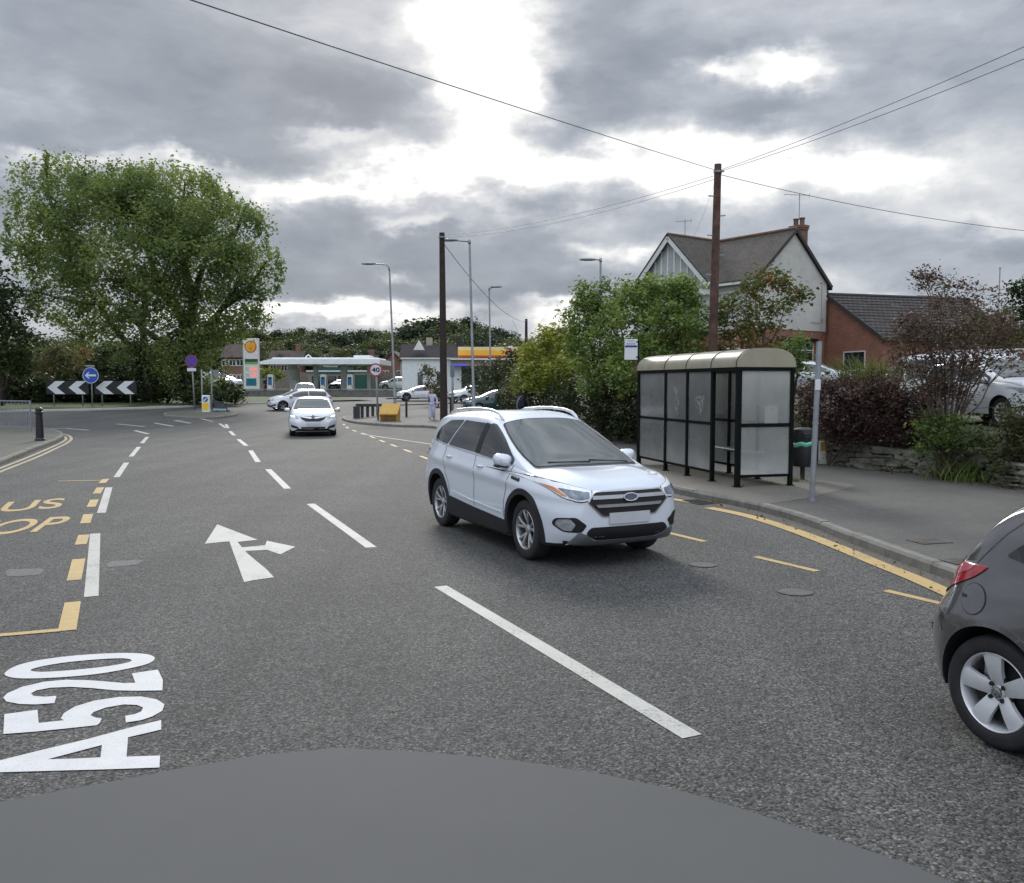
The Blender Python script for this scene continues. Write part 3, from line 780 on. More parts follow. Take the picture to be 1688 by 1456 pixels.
        for (x, r) in s.C['arches']:
            for sg in (1, -1):
                prof = [(0.001, .52 * sg), (r, .52 * sg), (r, 1.3 * sg), (0.001, 1.3 * sg)]
                cut.lathe(prof, 40, (x, 0, s.C.get('archz', .36)), 'y')
        cm = cut.build('cutter')
        bmx = bmesh.new(); bmx.from_mesh(cm.data); bmesh.ops.remove_doubles(bmx, verts=bmx.verts, dist=1e-3)
        bmesh.ops.recalc_face_normals(bmx, faces=bmx.faces); bmx.to_mesh(cm.data); bmx.free()
        md = o.modifiers.new('arch', 'BOOLEAN'); md.operation = 'DIFFERENCE'; md.object = cm; md.solver = 'EXACT'
        bpy.context.view_layer.update()
        me2 = bpy.data.meshes.new_from_object(o.evaluated_get(bpy.context.evaluated_depsgraph_get()))
        o.modifiers.clear(); o.data = me2; me2.name = 'body'
        bpy.data.objects.remove(cm)
        me2.materials.clear(); me2.materials.append(s.paint); me2.materials.append(M_WELL)
        az = s.C.get('archz', .36)
        for p in me2.polygons:
            c = p.center; p.use_smooth = True
            for (x, r) in s.C['arches']:
                d = math.hypot(c.x - x, c.z - az)
                if d < r + .004 and (d < r - .02 or abs(p.normal.y) < .5) and abs(c.y) > .5 and d < r * 1.01: p.material_index = 1
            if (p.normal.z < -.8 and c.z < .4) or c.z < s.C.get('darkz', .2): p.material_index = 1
        me2.set_sharp_from_angle(angle=R(32))
        o.parent = s.root
        return o
    def hit(s, org, d):
        r = s.bvh.ray_cast(Vector(org), Vector(d), 12)
        return r if r[0] is not None else None
    def decal(s, name, poly, view, m, off=.004, cell=.05, thick=0.0, mirror=False, parent=None, holes=(), sx=1.0):
        """panel lying on the shell: outline drawn in the side (x,z), front/rear (y,z) or top (x,y) view"""
        objs = []
        for sg in ((1, -1) if mirror == 2 else ((-1,) if mirror else (1,))):
            v, f = fill2d([poly] + list(holes))
            bm = bmesh.new(); bv = [bm.verts.new((a, b, 0)) for a, b in v]
            for q in f: bm.faces.new([bv[i] for i in q])
            for ax in (0, 1):
                lo, hi = min(p[ax] for p in v), max(p[ax] for p in v); c = math.floor(lo / cell) * cell + cell
                no = (1, 0, 0) if ax == 0 else (0, 1, 0)
                while c < hi:
                    bmesh.ops.bisect_plane(bm, geom=bm.verts[:] + bm.edges[:] + bm.faces[:], dist=1e-6, plane_co=(c, c, 0), plane_no=no); c += cell
            bad = False
            for q in bm.verts:
                a, b = q.co.x, q.co.y
                if view == 'side': o_, d_ = (a, 3 * sg, b), (0, -sg, 0)
                elif view == 'front': o_, d_ = (5, a * sg, b), (-1, 0, 0)
                elif view == 'rear': o_, d_ = (-9, a * sg, b), (1, 0, 0)
                elif view == 'top': o_, d_ = (a, b * sg, 4), (0, 0, -1)
                elif view == 'screen': o_, d_ = (a + 2.0, b * sg, 1.0 + 2.0), (-.7071, 0, -.7071)
                h = s.hit(o_, d_)
                if h is None: bad = True; q.co = Vector(o_) + Vector(d_) * 3; continue
                q.co = h[0] + (h[1] if h[1].dot(Vector(d_)) < 0 else -h[1]) * off
            for q in bm.faces:
                q.smooth = True
            if thick > 0:
                r = bmesh.ops.extrude_face_region(bm, geom=bm.faces[:])
                nv = [e for e in r['geom'] if isinstance(e, bmesh.types.BMVert)]
                dv = {'side': Vector((0, -sg, 0)), 'front': Vector((-1, 0, 0)), 'rear': Vector((1, 0, 0)), 'top': Vector((0, 0, -1)), 'screen': Vector((-.7, 0, -.7))}[view]
                for q in nv: q.co += dv * thick
            bmesh.ops.recalc_face_normals(bm, faces=bm.faces)
            if thick == 0:
                for q in bm.faces:
                    dd = {'side': Vector((0, sg, 0)), 'front': Vector((1, 0, 0)), 'rear': Vector((-1, 0, 0)), 'top': Vector((0, 0, 1)), 'screen': Vector((.7, 0, .7))}[view]
                    if q.normal.dot(dd) < 0: q.normal_flip()
            me = bpy.data.meshes.new(name); bm.to_mesh(me); bm.free()
            if thick > 0: me.set_sharp_from_angle(angle=R(40))
            objs.append(link(name, me, parent or s.root, m))
        return objs
    def strip(s, name, pts, wd, view, m, off=.003, mirror=2, thick=0.0, parent=None):
        """narrow band along a polyline on the shell"""
        p = [Vector((a, b)) for a, b in pts]; L_, R_2 = [], []
        for i, q in enumerate(p):
            tt = (p[min(i + 1, len(p) - 1)] - p[max(i - 1, 0)]).normalized(); nn = Vector((-tt.y, tt.x)) * (wd / 2)
            L_.append(tuple(q + nn)); R_2.append(tuple(q - nn))
        return s.decal(name, L_ + R_2[::-1], view, m, off, .06, thick, mirror, parent)
    def sideY(s, x, z):
        h = s.hit((x, 3, z), (0, -1, 0)); return h[0].y if h else .8
def rounded(poly, r=.03, n=4):
    """outline with its corners rounded"""
    out = []; N = len(poly)
    for i in range(N):
        p0, p, p1 = (Vector(poly[i - 1][:2]), Vector(poly[i][:2]), Vector(poly[(i + 1) % N][:2]))
        rr = poly[i][2] if len(poly[i]) > 2 else r
        a, b = (p0 - p), (p1 - p); ra = min(rr, a.length * .45, b.length * .45)
        A, B_ = p + a.normalized() * ra, p + b.normalized() * ra
        for k in range(n + 1):
            q = k / n; out.append(tuple((1 - q) ** 2 * A + 2 * q * (1 - q) * p + q * q * B_))
    return out
def make_wheel(root, x, y, r, rim_r, wd, style, side, m_rim=None, name='wheel', hub=None, steer=0):
    """wheel = hub and brake disc; tyre and rim are its pieces; outer face towards side*y"""
    m_rim = m_rim or M_RIM
    mb = MB()
    mb.lathe([(.001, -.02), (rim_r * .80, -.02), (rim_r * .80, -.035), (.001, -.035)], 24, axis='y')
    mb.lathe([(.001, .01), (.09, .01), (.09, -.03)], 16, axis='y')
    w = mb.build(name, M_BRAKE, root, angle=40)
    w.location = (x, y, r); w.rotation_euler = (0, 0, (0 if side > 0 else PI) + steer)
    ty = MB(); h = wd / 2
    prof = [(rim_r * .99, -h * .62), (rim_r * 1.03, -h * .96), (r * .90, -h * 1.0), (r * .965, -h * .88), (r * .995, -h * .62), (r, -h * .3), (r, h * .3), (r * .995, h * .62), (r * .965, h * .90), (r * .90, h * 1.0), (rim_r * 1.10, h * 1.0), (rim_r * 1.03, h * .95), (rim_r * .985, h * .80)]
    ty.lathe([(a, b - h * .45) for a, b in prof], 48, axis='y')
    ty.build('tyre', M_RUB, w, angle=50)
    rm = MB(); fo = h * .5
    rm.lathe([(rim_r * .97, -h), (rim_r * .93, -h * .2), (rim_r * .91, fo - .05), (rim_r * .945, fo - .012), (rim_r * .985, fo), (rim_r * 1.005, fo - .006), (rim_r * 1.0, fo - .03)], 48, axis='y')
    rm.lathe([(.001, fo - .03), (.03, fo - .03), (.034, fo - .036), (.06, fo - .045), (.078, fo - .06), (.078, -.02)], 20, axis='y')
    def spoke(a0, w0, a1, w1, d0, d1, n=6, rr0=.055, rr1=None):
        rr1 = rr1 or rim_r * .965
        rows = []
        for i in range(n + 1):
            f = i / n; rad = rr0 + (rr1 - rr0) * f; a = a0 + (a1 - a0) * f; wv = (w0 + (w1 - w0) * f ** 1.3) / 2
            y_ = d0 + (d1 - d0) * f + .010 * math.sin(PI * f)
            c = Vector((math.cos(a) * rad, 0, math.sin(a) * rad)); tt = Vector((-math.sin(a), 0, math.cos(a)))
            rows.append([c + tt * (-wv) + Vector((0, y_ - .030, 0)), c + tt * (-wv) + Vector((0, y_ - .006, 0)), c + tt * (-wv * .55) + Vector((0, y_, 0)), c + tt * (wv * .55) + Vector((0, y_, 0)), c + tt * wv + Vector((0, y_ - .006, 0)), c + tt * wv + Vector((0, y_ - .030, 0))])
        rm.grid(rows)
    if style == 'double':
        for k in range(5):
            a = 2 * PI * k / 5 + PI / 2
            for sg in (-1, 1): spoke(a + sg * .10, .030, a + sg * .27, .034, fo - .045, fo - .010)
    elif style == 'five_wide':
        for k in range(5):
            a = 2 * PI * k / 5 + R(83)
            spoke(a, .075, a, .115, fo - .035, fo - .006, 8, .04)
    elif style == 'five':
        for k in range(5): spoke(2 * PI * k / 5 + .3, .055, 2 * PI * k / 5 + .3, .07, fo - .04, fo - .008)
    elif style == 'multi':
        for k in range(10): spoke(2 * PI * k / 10, .024, 2 * PI * k / 10, .03, fo - .04, fo - .008)
    rim = rm.build('rim', m_rim, w, angle=35)
    if style == 'five_wide':
        for k in range(4):
            nb = MB(); a = 2 * PI * k / 4 + R(48)
            nb.lathe([(.001, fo - .018), (.010, fo - .018), (.013, fo - .026), (.013, fo - .06)], 8, (math.cos(a) * .052, 0, math.sin(a) * .052), 'y')
            nb.build('wheel_nut', M_BLACK, w, smooth=False)
        nc = MB(); nc.lathe([(.001, fo - .012), (.020, fo - .012), (.029, fo - .018), (.031, fo - .03)], 20, axis='y')
        nc.build('hub_cap', M_RIMD, w, angle=40)
        nr = MB(); nr.lathe([(.0225, fo - .0115), (.0215, fo - .0095), (.0185, fo - .0095), (.0175, fo - .0115)], 20, axis='y')
        nr.box((0, fo - .0105, 0), (.034, .003, .007), M=Matrix.Rotation(R(25), 3, 'Y'))
        nr.build('badge', M_CHROME, w)
    return w
def mirror_pod(root, x, y, z, sg, paint, s=1.0, ang=0.0):
    mb = MB()
    prof = [(-.10, .35), (-.095, .72), (-.06, .93), (0, 1.0), (.05, .96), (.085, .75), (.10, .3)]
    rows = []
    def se(v, e): return math.copysign(abs(v) ** e, v)
    for hx, k in prof:
        rows.append([(hx * s * .95 + .0, (.115 * se(math.cos(a), .75) * k) * s, (.078 * se(math.sin(a), .75) * k + .014 * math.cos(a) * sg) * s) for a in [2 * PI * j / 16 for j in range(16)]])
    mb.grid(rows, wrap=True)
    mb.add(rows[0], [tuple(range(16))]); mb.add(rows[-1], [tuple(range(15, -1, -1))])
    o = mb.build('door_mirror', paint, root, angle=60); o.location = (x, y + sg * .10 * s, z)
    o.rotation_euler = (0, 0, sg * ang)
    m2 = MB(); m2.box((0, 0, -.062 * s), (.15 * s, .19 * s, .035 * s), bev=.012); m2.beam((0, -sg * .09 * s, -.05 * s), (.01, -sg * .17 * s, -.055 * s), .07 * s, .035 * s)
    m2.build('mirror_base', M_BLACK, o, angle=40)
    return o
def door_handle(car, x, z, sgs=(1, -1), ln=.20, m=None):
    for sg in sgs:
        y = car.sideY(x, z)
        mb = MB()
        mb.tube([(x - ln / 2, y - .012, z), (x - ln / 2 + .03, y + .022, z + .002), (x, y + .027, z + .004), (x + ln / 2 - .03, y + .022, z + .006), (x + ln / 2, y - .012, z + .008)], [.010, .013, .014, .013, .010], 8)
        if sg < 0: mb.v = [(a, -b, c) for a, b, c in mb.v]
        mb.build('door_handle', m or car.paint, car.root, smooth=True)
def arch_lip(car, x, r0, r1, z0, a0, a1, m, off=.010, thick=.02, name='arch_trim'):
    n = 30
    out = [(x + math.cos(a0 + (a1 - a0) * i / n) * r1, z0 + math.sin(a0 + (a1 - a0) * i / n) * r1) for i in range(n + 1)]
    inn = [(x + math.cos(a1 + (a0 - a1) * i / n) * r0, z0 + math.sin(a1 + (a0 - a1) * i / n) * r0) for i in range(n + 1)]
    return car.decal(name, out + inn, 'side', m, off, .08, thick, 2)
# ------------------------------------------------------------------ the white SUV in mid-road
def heading(dx, dy): return math.atan2(dy, dx)
SUV = dict(xf=.915, xr=-3.61, nx=70,
    top=[(-3.61, .98), (-3.56, 1.04), (-3.50, 1.12), (-3.32, 1.43), (-3.22, 1.59), (-3.05, 1.63), (-2.4, 1.66), (-1.8, 1.675), (-1.45, 1.665), (-1.22, 1.62), (-1.0, 1.535), (-.6, 1.36), (-.25, 1.20), (.02, 1.075), (.14, 1.05), (.40, 1.03), (.65, .995), (.80, .965), (.875, .93), (.915, .88)],
    belt=[(-3.61, .95), (-3.4, 1.20), (-3.0, 1.19), (-2.2, 1.13), (-1.2, 1.075), (-.5, 1.04), (0, 1.0), (.4, .965), (.7, .94), (.86, .90), (.915, .83)],
    bot=[(-3.61, .46), (-3.5, .34), (-3.2, .25), (-2.5, .21), (-1, .20), (.3, .22), (.75, .24), (.88, .29), (.915, .36)],
    wbelt=[(-3.61, .55), (-3.57, .64), (-3.45, .72), (-3.2, .79), (-2.6, .855), (-1.5, .88), (-.6, .865), (0, .845), (.4, .81), (.65, .755), (.80, .69), (.88, .60), (.915, .50)],
    wmid=[(-3.61, .62), (-3.57, .73), (-3.45, .83), (-3.2, .885), (-2.7, .92), (-1.5, .915), (-.5, .915), (0, .92), (.35, .90), (.6, .86), (.76, .80), (.87, .70), (.915, .60)],
    wsill=[(-3.61, .52), (-3.45, .74), (-3.2, .84), (-2.7, .875), (-1.5, .885), (0, .875), (.35, .86), (.6, .82), (.76, .75), (.87, .64), (.915, .54)],
    drop=[(-3.61, .03), (-3.5, .06), (-3.25, .12), (-2.4, .115), (-1.3, .125), (-.8, .13), (-.3, .11), (0, .06), (.3, .05), (.7, .05), (.915, .05)],
    zmid=[(-3.61, .70), (-2.7, .68), (-1.5, .60), (0, .66), (.915, .58)], tum=.40, ny=3.3, nz=1.5,
    crease=[(-3.61, 1.0), (-2.9, .975), (-1.5, .915), (-.3, .86), (.3, .83), (.915, .80)], cdepth=.024,
    fshear=[(.2, .13), (.30, .055), (.42, .005), (.55, 0.0), (.75, .0), (.86, .03), (1.0, .07), (1.2, .07)],
    rshear=[(.2, .10), (.4, .02), (.6, 0), (.9, .03), (1.1, .06), (1.6, .06)], fbow=.10, rbow=.06,
    arches=[(0, .40), (-2.69, .40)], archz=.365, darkz=.29, hood=(.05, .86, pchip([(0, .52), (.5, .47), (.9, .40)]), .016))
KF, KR_ = P(860, 921.5), P(723, 866.5)          # near-side tyre contacts
kd = (KF - KR_); KA = heading(kd.x, kd.y)
fw = Vector((math.cos(KA), math.sin(KA), 0)); lf = Vector((-fw.y, fw.x, 0))
KO = (KF + KR_ + fw * 2.69) / 2 + lf * .845; KO.z = 0
M_RIMG = mat('satin_alloy_wheel', (.42, .43, .44), .32, .6, var=.10, vs=5)
M_HLENS = mat('dark_headlight_lens', (.14, .17, .21), .06, .2, var=.75, vs=11, coat=1)
def build_suv():
    c = Car('suv', KO, KA, M_PW, 'white SUV with roof rails driving towards the camera in the middle of the road', 'car', SUV)
    r = c.root
    # lower cladding
    sill = [(-2.28, .50), (-1.4, .445), (-.43, .40), (-.43, .20), (-1.4, .195), (-2.28, .205)]
    c.decal('sill_cladding', rounded(sill, .02), 'side', M_CLAD, .012, .06, .03, 2)
    arch_lip(c, 0, .395, .465, .365, R(-14), R(194), M_CLAD)
    arch_lip(c, -2.69, .395, .465, .365, R(-14), R(194), M_CLAD)
    c.decal('bumper_skirt', [(-.74, .325), (-.55, .315), (.55, .315), (.74, .325), (.70, .245), (-.70, .245)], 'front', M_CLAD, .008, .05, .02)
    c.decal('rear_skirt', rounded([(-.78, .50), (.78, .50), (.74, .33), (-.74, .33)], .03), 'rear', M_CLAD, .008, .06, .02)
    # glass
    c.decal('windscreen_edge', rounded([(-.03, -.72, .06), (0.01, -.35, .3), (.02, 0, .8), (.01, .35, .3), (-.03, .72, .06), (-.6, .735, .3), (-1.2, .68, .3), (-1.63, .615, .06), (-1.70, .30, .3), (-1.71, 0, .8), (-1.70, -.30, .3), (-1.63, -.615, .06), (-1.2, -.68, .3), (-.6, -.735, .3)], .05), 'screen', M_BLACK, .006, .04)
    c.decal('windscreen', rounded([(-.085, -.70, .06), (-.045, -.35, .3), (-.035, 0, .8), (-.045, .35, .3), (-.085, .70, .06), (-.6, .715, .3), (-1.2, .66, .3), (-1.60, .595, .06), (-1.665, .30, .3), (-1.675, 0, .8), (-1.665, -.30, .3), (-1.60, -.595, .06), (-1.2, -.66, .3), (-.6, -.715, .3)], .05), 'screen', M_SCREEN, .010, .04)
    fr_door = [(-1.30, 1.13, .02), (-1.28, 1.525, .05), (-1.16, 1.515, .10), (-.85, 1.38, .2), (-.36, 1.13, .05), (-.37, 1.07, .03), (-.62, 1.085, .02)]
    c.decal('front_door_window', rounded(fr_door, .03), 'side', M_GLASS, .008, .04, 0, 2)
    c.decal('pillar_trim', rounded([(-1.30, 1.135), (-1.28, 1.515), (-1.42, 1.525), (-1.44, 1.14)], .008), 'side', M_BLACK, .010, .04, 0, 2)
    c.decal('rear_door_window', rounded([(-1.445, 1.145, .02), (-1.425, 1.52, .03), (-2.10, 1.535, .03), (-2.40, 1.185, .05)], .03), 'side', M_GLASS, .008, .04, 0, 2)
    c.decal('quarter_window', rounded([(-2.45, 1.19, .03), (-2.155, 1.535, .02), (-2.62, 1.515, .08), (-2.93, 1.40, .08), (-3.02, 1.26, .05), (-2.97, 1.235, .04)], .03), 'side', M_GLASS, .008, .04, 0, 2)
    c.strip('window_trim', [(-3.01, 1.225), (-2.45, 1.175), (-1.9, 1.145), (-1.3, 1.117), (-.66, 1.078), (-.38, 1.066)], .016, 'side', M_CHROME, .007)
    c.decal('rear_window', rounded([(-.62, 1.17, .05), (.62, 1.17, .05), (.54, 1.50, .07), (-.54, 1.50, .07)], .05), 'rear', M_GLASS, .004, .06)
    # panel gaps
    for pts in ([(-1.37, .46), (-1.37, .70), (-1.385, 1.12)], [(-.50, .43), (-.48, .60), (-.40, .85), (-.335, 1.07)], [(-2.22, .52), (-2.24, .66), (-2.38, .80), (-2.47, 1.0), (-2.44, 1.17)]):
        c.strip('door_gap', pts, .010, 'side', M_SEAM, .0025)
    door_handle(c, -1.20, .985); door_handle(c, -2.26, 1.03)
    c.decal('wing_vent', rounded([(-.30, .915), (-.30, .955), (-.10, .935), (-.08, .895)], .015), 'side', M_BLACK, .008, .05, .01, 2)
    c.strip('vent_trim', [(-.30, .953), (-.11, .930)], .012, 'side', M_CHROME, .011)
    c.strip('flank_line', [(-2.16, .575), (-1.4, .52), (-.56, .485)], .014, 'side', M_PW, .010, 2, .01)
    # front: headlights, grille, fog lamps
    hl = [(.47, .875, .02), (.50, .775, .04), (.62, .755, .04), (.77, .80, .05), (.885, .985, .01), (.80, .965, .1), (.63, .912, .1)]
    hc = (.66, .86); c.decal('headlight_surround', rounded([(hc[0] + (a - hc[0]) * 1.05, hc[1] + (b - hc[1]) * 1.12, rr) for a, b, rr in hl], .02), 'front', M_SEAM, .004, .04, 0, 2)
    c.decal('headlight', rounded(hl, .02), 'front', M_LENSW, .008, .04, .01, 2)
    for sg in (1, -1):
        c.decal('headlight_lens', rounded([(.50, .852), (.52, .79), (.62, .775), (.71, .80), (.765, .89), (.64, .872)], .015), 'front', M_HLENS, .016, .04, 0, sg < 0)
        c.decal('indicator', rounded([(.725, .805), (.77, .822), (.845, .925), (.782, .895)], .012), 'front', M_AMBER, .018, .04, 0, sg < 0)
    g = [(-.455, .865, .03), (.455, .865, .03), (.545, .755, .03), (.36, .585, .03), (-.36, .585, .03), (-.545, .755, .03)]
    c.decal('grille', rounded(g, .03), 'front', M_BLACK, .006, .05, .01)
    gi = [(p[0] * .965, .725 + (p[1] - .725) * .92) for p in g]
    c.decal('grille_surround', rounded(g, .03), 'front', M_CHROME, .010, .06, .012, holes=[rounded([(a, b, .03) for a, b in gi], .03)])
    for z, h_ in ((.795, .036), (.705, .032)):
        wv = .47 if z > .75 else .445
        c.decal('grille_bar', rounded([(-wv, z + h_ / 2), (wv, z + h_ / 2), (wv * 1.03 if z > .75 else wv * .93, z - h_ / 2), (-wv * 1.03 if z > .75 else -wv * .93, z - h_ / 2)], .01), 'front', M_RIMG, .022, .06, .014)
    n = 24
    c.decal('badge', [(.095 * math.cos(2 * PI * i / n), .788 + .040 * math.sin(2 * PI * i / n)) for i in range(n)], 'front', M_CHROME, .034, .08, .012)
    c.decal('badge_oval', [(.083 * math.cos(2 * PI * i / n), .788 + .031 * math.sin(2 * PI * i / n)) for i in range(n)], 'front', M_BLUEOV, .0385, .08)
    mb = MB(); text_on(mb, 'Ford', (0, 0, 0), (0, 1, 0), (0, 0, 1), .026, .004, width=.10)
    h0 = c.hit((5, 0, .788), (-1, 0, 0))[0]
    o = mb.build('badge_lettering', M_CHROME, r, recalc=False); o.location = (h0.x + .0405, 0, .776)
    c.decal('number_plate', rounded([(-.27, .625), (.27, .625), (.27, .505), (-.27, .505)], .01), 'front', M_PLATE, .020, .06, .015)
    c.decal('lower_grille', rounded([(-.50, .475, .04), (.50, .475, .04), (.56, .40, .05), (.40, .325, .04), (-.40, .325, .04), (-.56, .40, .05)], .04), 'front', M_BLACK, .006, .05)
    c.decal('skid_plate', rounded([(-.62, .435), (-.54, .40), (-.42, .318), (.42, .318), (.54, .40), (.62, .435), (.70, .30), (.45, .255), (-.45, .255), (-.70, .30)], .015), 'front', M_SKID, .016, .05, .02)
    fog = [(.545, .50, .02), (.60, .42, .03), (.76, .425, .03), (.835, .50, .03), (.82, .575, .03), (.66, .59, .03)]
    for sg in (1, -1):
        q = c.decal('fog_lamp_recess', rounded(fog, .02), 'front', M_BLACK, .005, .04, 0, sg < 0)[0]
        c.decal('fog_lamp', rounded([(.69, .44), (.76, .445), (.815, .50), (.805, .56), (.71, .57), (.66, .51)], .02), 'front', M_LENS, .010, .04, 0, sg < 0)
    # rear lights
    c.decal('tail_light', rounded([(-3.60, .93, .02), (-3.56, 1.13, .02), (-3.17, 1.10, .03), (-3.28, 1.0, .04)], .03), 'side', M_RED, .008, .05, .01, 2)
    # roof rails
    for sg in (1, -1):
        mb = MB(); pts = []
        for i, x in enumerate([-3.02, -2.95, -2.75, -2.3, -1.9, -1.55, -1.34, -1.24, -1.17]):
            h = c.hit((x, .565, 3), (0, 0, -1)); up = [0.0, .025, .055, .068, .068, .062, .048, .025, .0][i]
            pts.append((x, sg * .565, h[0].z + up))
        mb.tube(pts, [.012, .017, .02, .02, .02, .021, .024, .022, .014], 8, flat=1.0)
        mb.build('roof_rail', M_RIM, r, smooth=True)
    for sg in (1, -1): mirror_pod(r, -.52, sg * .80, 1.115, sg, M_PW, 1.05, .15)
    # wipers and aerial
    mb = MB()
    for (y0, y1) in ((.05, -.52), (.60, .06)):
        p0, p1 = c.hit((-.02, y0, 4), (0, 0, -1))[0], c.hit((-.06, y1, 4), (0, 0, -1))[0]
        mb.tube([p0 + Vector((0, 0, .014)), p1 + Vector((0, 0, .016))], .008, 6)
    mb.build('wiper', M_BLACK, r)
    mb = MB(); h = c.hit((-3.0, 0, 4), (0, 0, -1))[0]; mb.tube([h, h + Vector((-.05, 0, .12))], [.012, .005], 6); mb.build('aerial', M_BLACK, r)
    for x in (0, -2.69):
        for sg in (1, -1): make_wheel(r, x, sg * .81, .349, .232, .225, 'double', sg, M_RIMG)
    # underside: axle, exhaust, engine tray so that the gap below reads dark
    mb = MB(); mb.box((-1.35, 0, .27), (3.6, 1.3, .14)); mb.box((-2.69, 0, .30), (.12, 1.4, .12)); mb.box((0, 0, .30), (.12, 1.4, .12))
    mb.build('underbody', M_WELL, r)
    return c
suv = build_suv()
suv.root.scale = (.975, .955, .985)
# ------------------------------------------------------------------ other vehicles
PROF = {
 'hatch': [(-2, .60), (-1.93, .66), (-1.75, .74), (-1.42, .93), (-1.2, .972), (-.75, 1.0), (-.52, .985), (-.40, .945), (-.1, .74), (.03, .695), (.4, .665), (.75, .60), (.93, .53), (1, .45)],
 'sedan': [(-2, .60), (-1.92, .67), (-1.72, .72), (-1.45, .77), (-1.1, .92), (-.85, .98), (-.62, 1.0), (-.48, .985), (-.36, .93), (-.04, .70), (.08, .67), (.5, .63), (.8, .565), (.95, .49), (1, .42)],
 'van': [(-2, .90), (-1.97, .97), (-1.85, 1.0), (-.4, 1.0), (-.2, .975), (.32, .66), (.45, .61), (.8, .54), (.95, .47), (1, .40)],
 'pickup': [(-2, .50), (-1.98, .60), (-.86, .605), (-.84, .62), (-.80, .94), (-.72, .985), (-.5, 1.0), (-.36, .96), (-.10, .72), (.02, .67), (.6, .62), (.9, .56), (1, .44)]}
def gspec(kind, L, W, H, wb, fo, wr=.31, **kw):
    ro = L - wb - fo; w = W / 2
    def X(q): return q * fo if q >= 0 else (q * wb if q >= -1 else -wb + (q + 1) * ro)
    def cv(pts, k): return sorted((X(q), v * k) for q, v in pts)
    van = kind == 'van'
    sp = dict(xf=fo, xr=-wb - ro, nx=44, ns=14,
        top=cv(PROF[kind], H),
        belt=cv([(-2, .55), (-1.7, .64), (-1, .645 if not van else .56), (-.4, .62 if not van else .55), (0, .61 if not van else .54), (.5, .575 if not van else .52), (.8, .51 if not van else .46), (1, .40 if not van else .36)], H),
        bot=cv([(-2, .28), (-1.8, .20), (-1.3, .15), (0, .13), (.8, .14), (1, .20)], H),
        wbelt=cv([(-2, .62), (-1.93, .74), (-1.7, .86), (-1.2, .93), (-.5, .95), (0, .91), (.45, .86), (.75, .77), (.92, .66), (1, .52)], w),
        wmid=cv([(-2, .68), (-1.93, .82), (-1.75, .93), (-1.2, .99), (-.5, 1.0), (0, .99), (.4, .97), (.7, .90), (.9, .77), (1, .64)], w),
        wsill=cv([(-2, .60), (-1.8, .85), (-1.2, .94), (-.5, .955), (0, .94), (.5, .91), (.8, .80), (1, .58)], w),
        drop=cv([(-2, .03), (-1.8, .05), (-1.4, .09), (-.6, .085), (-.3, .08), (0, .05), (1, .04)], H),
        zmid=cv([(-2, .42), (1, .38)], H), tum=.42 if not van else .14, ny=3.1 if not van else 4.5, nz=1.5,
        fshear=[(.1, .10), (.25, .02), (.45, 0), (.7, .03), (.9, .07)], rshear=[(.1, .1), (.35, .0), (.6, .0), (1.2, .06)], fbow=.13, rbow=.07,
        arches=[(0, wr + .045), (-wb, wr + .045)], archz=wr + .012, darkz=.16 * H, wr=wr, W=W, H=H, wb=wb, L=L, kind=kind, X=X)
    sp.update(kw); return sp
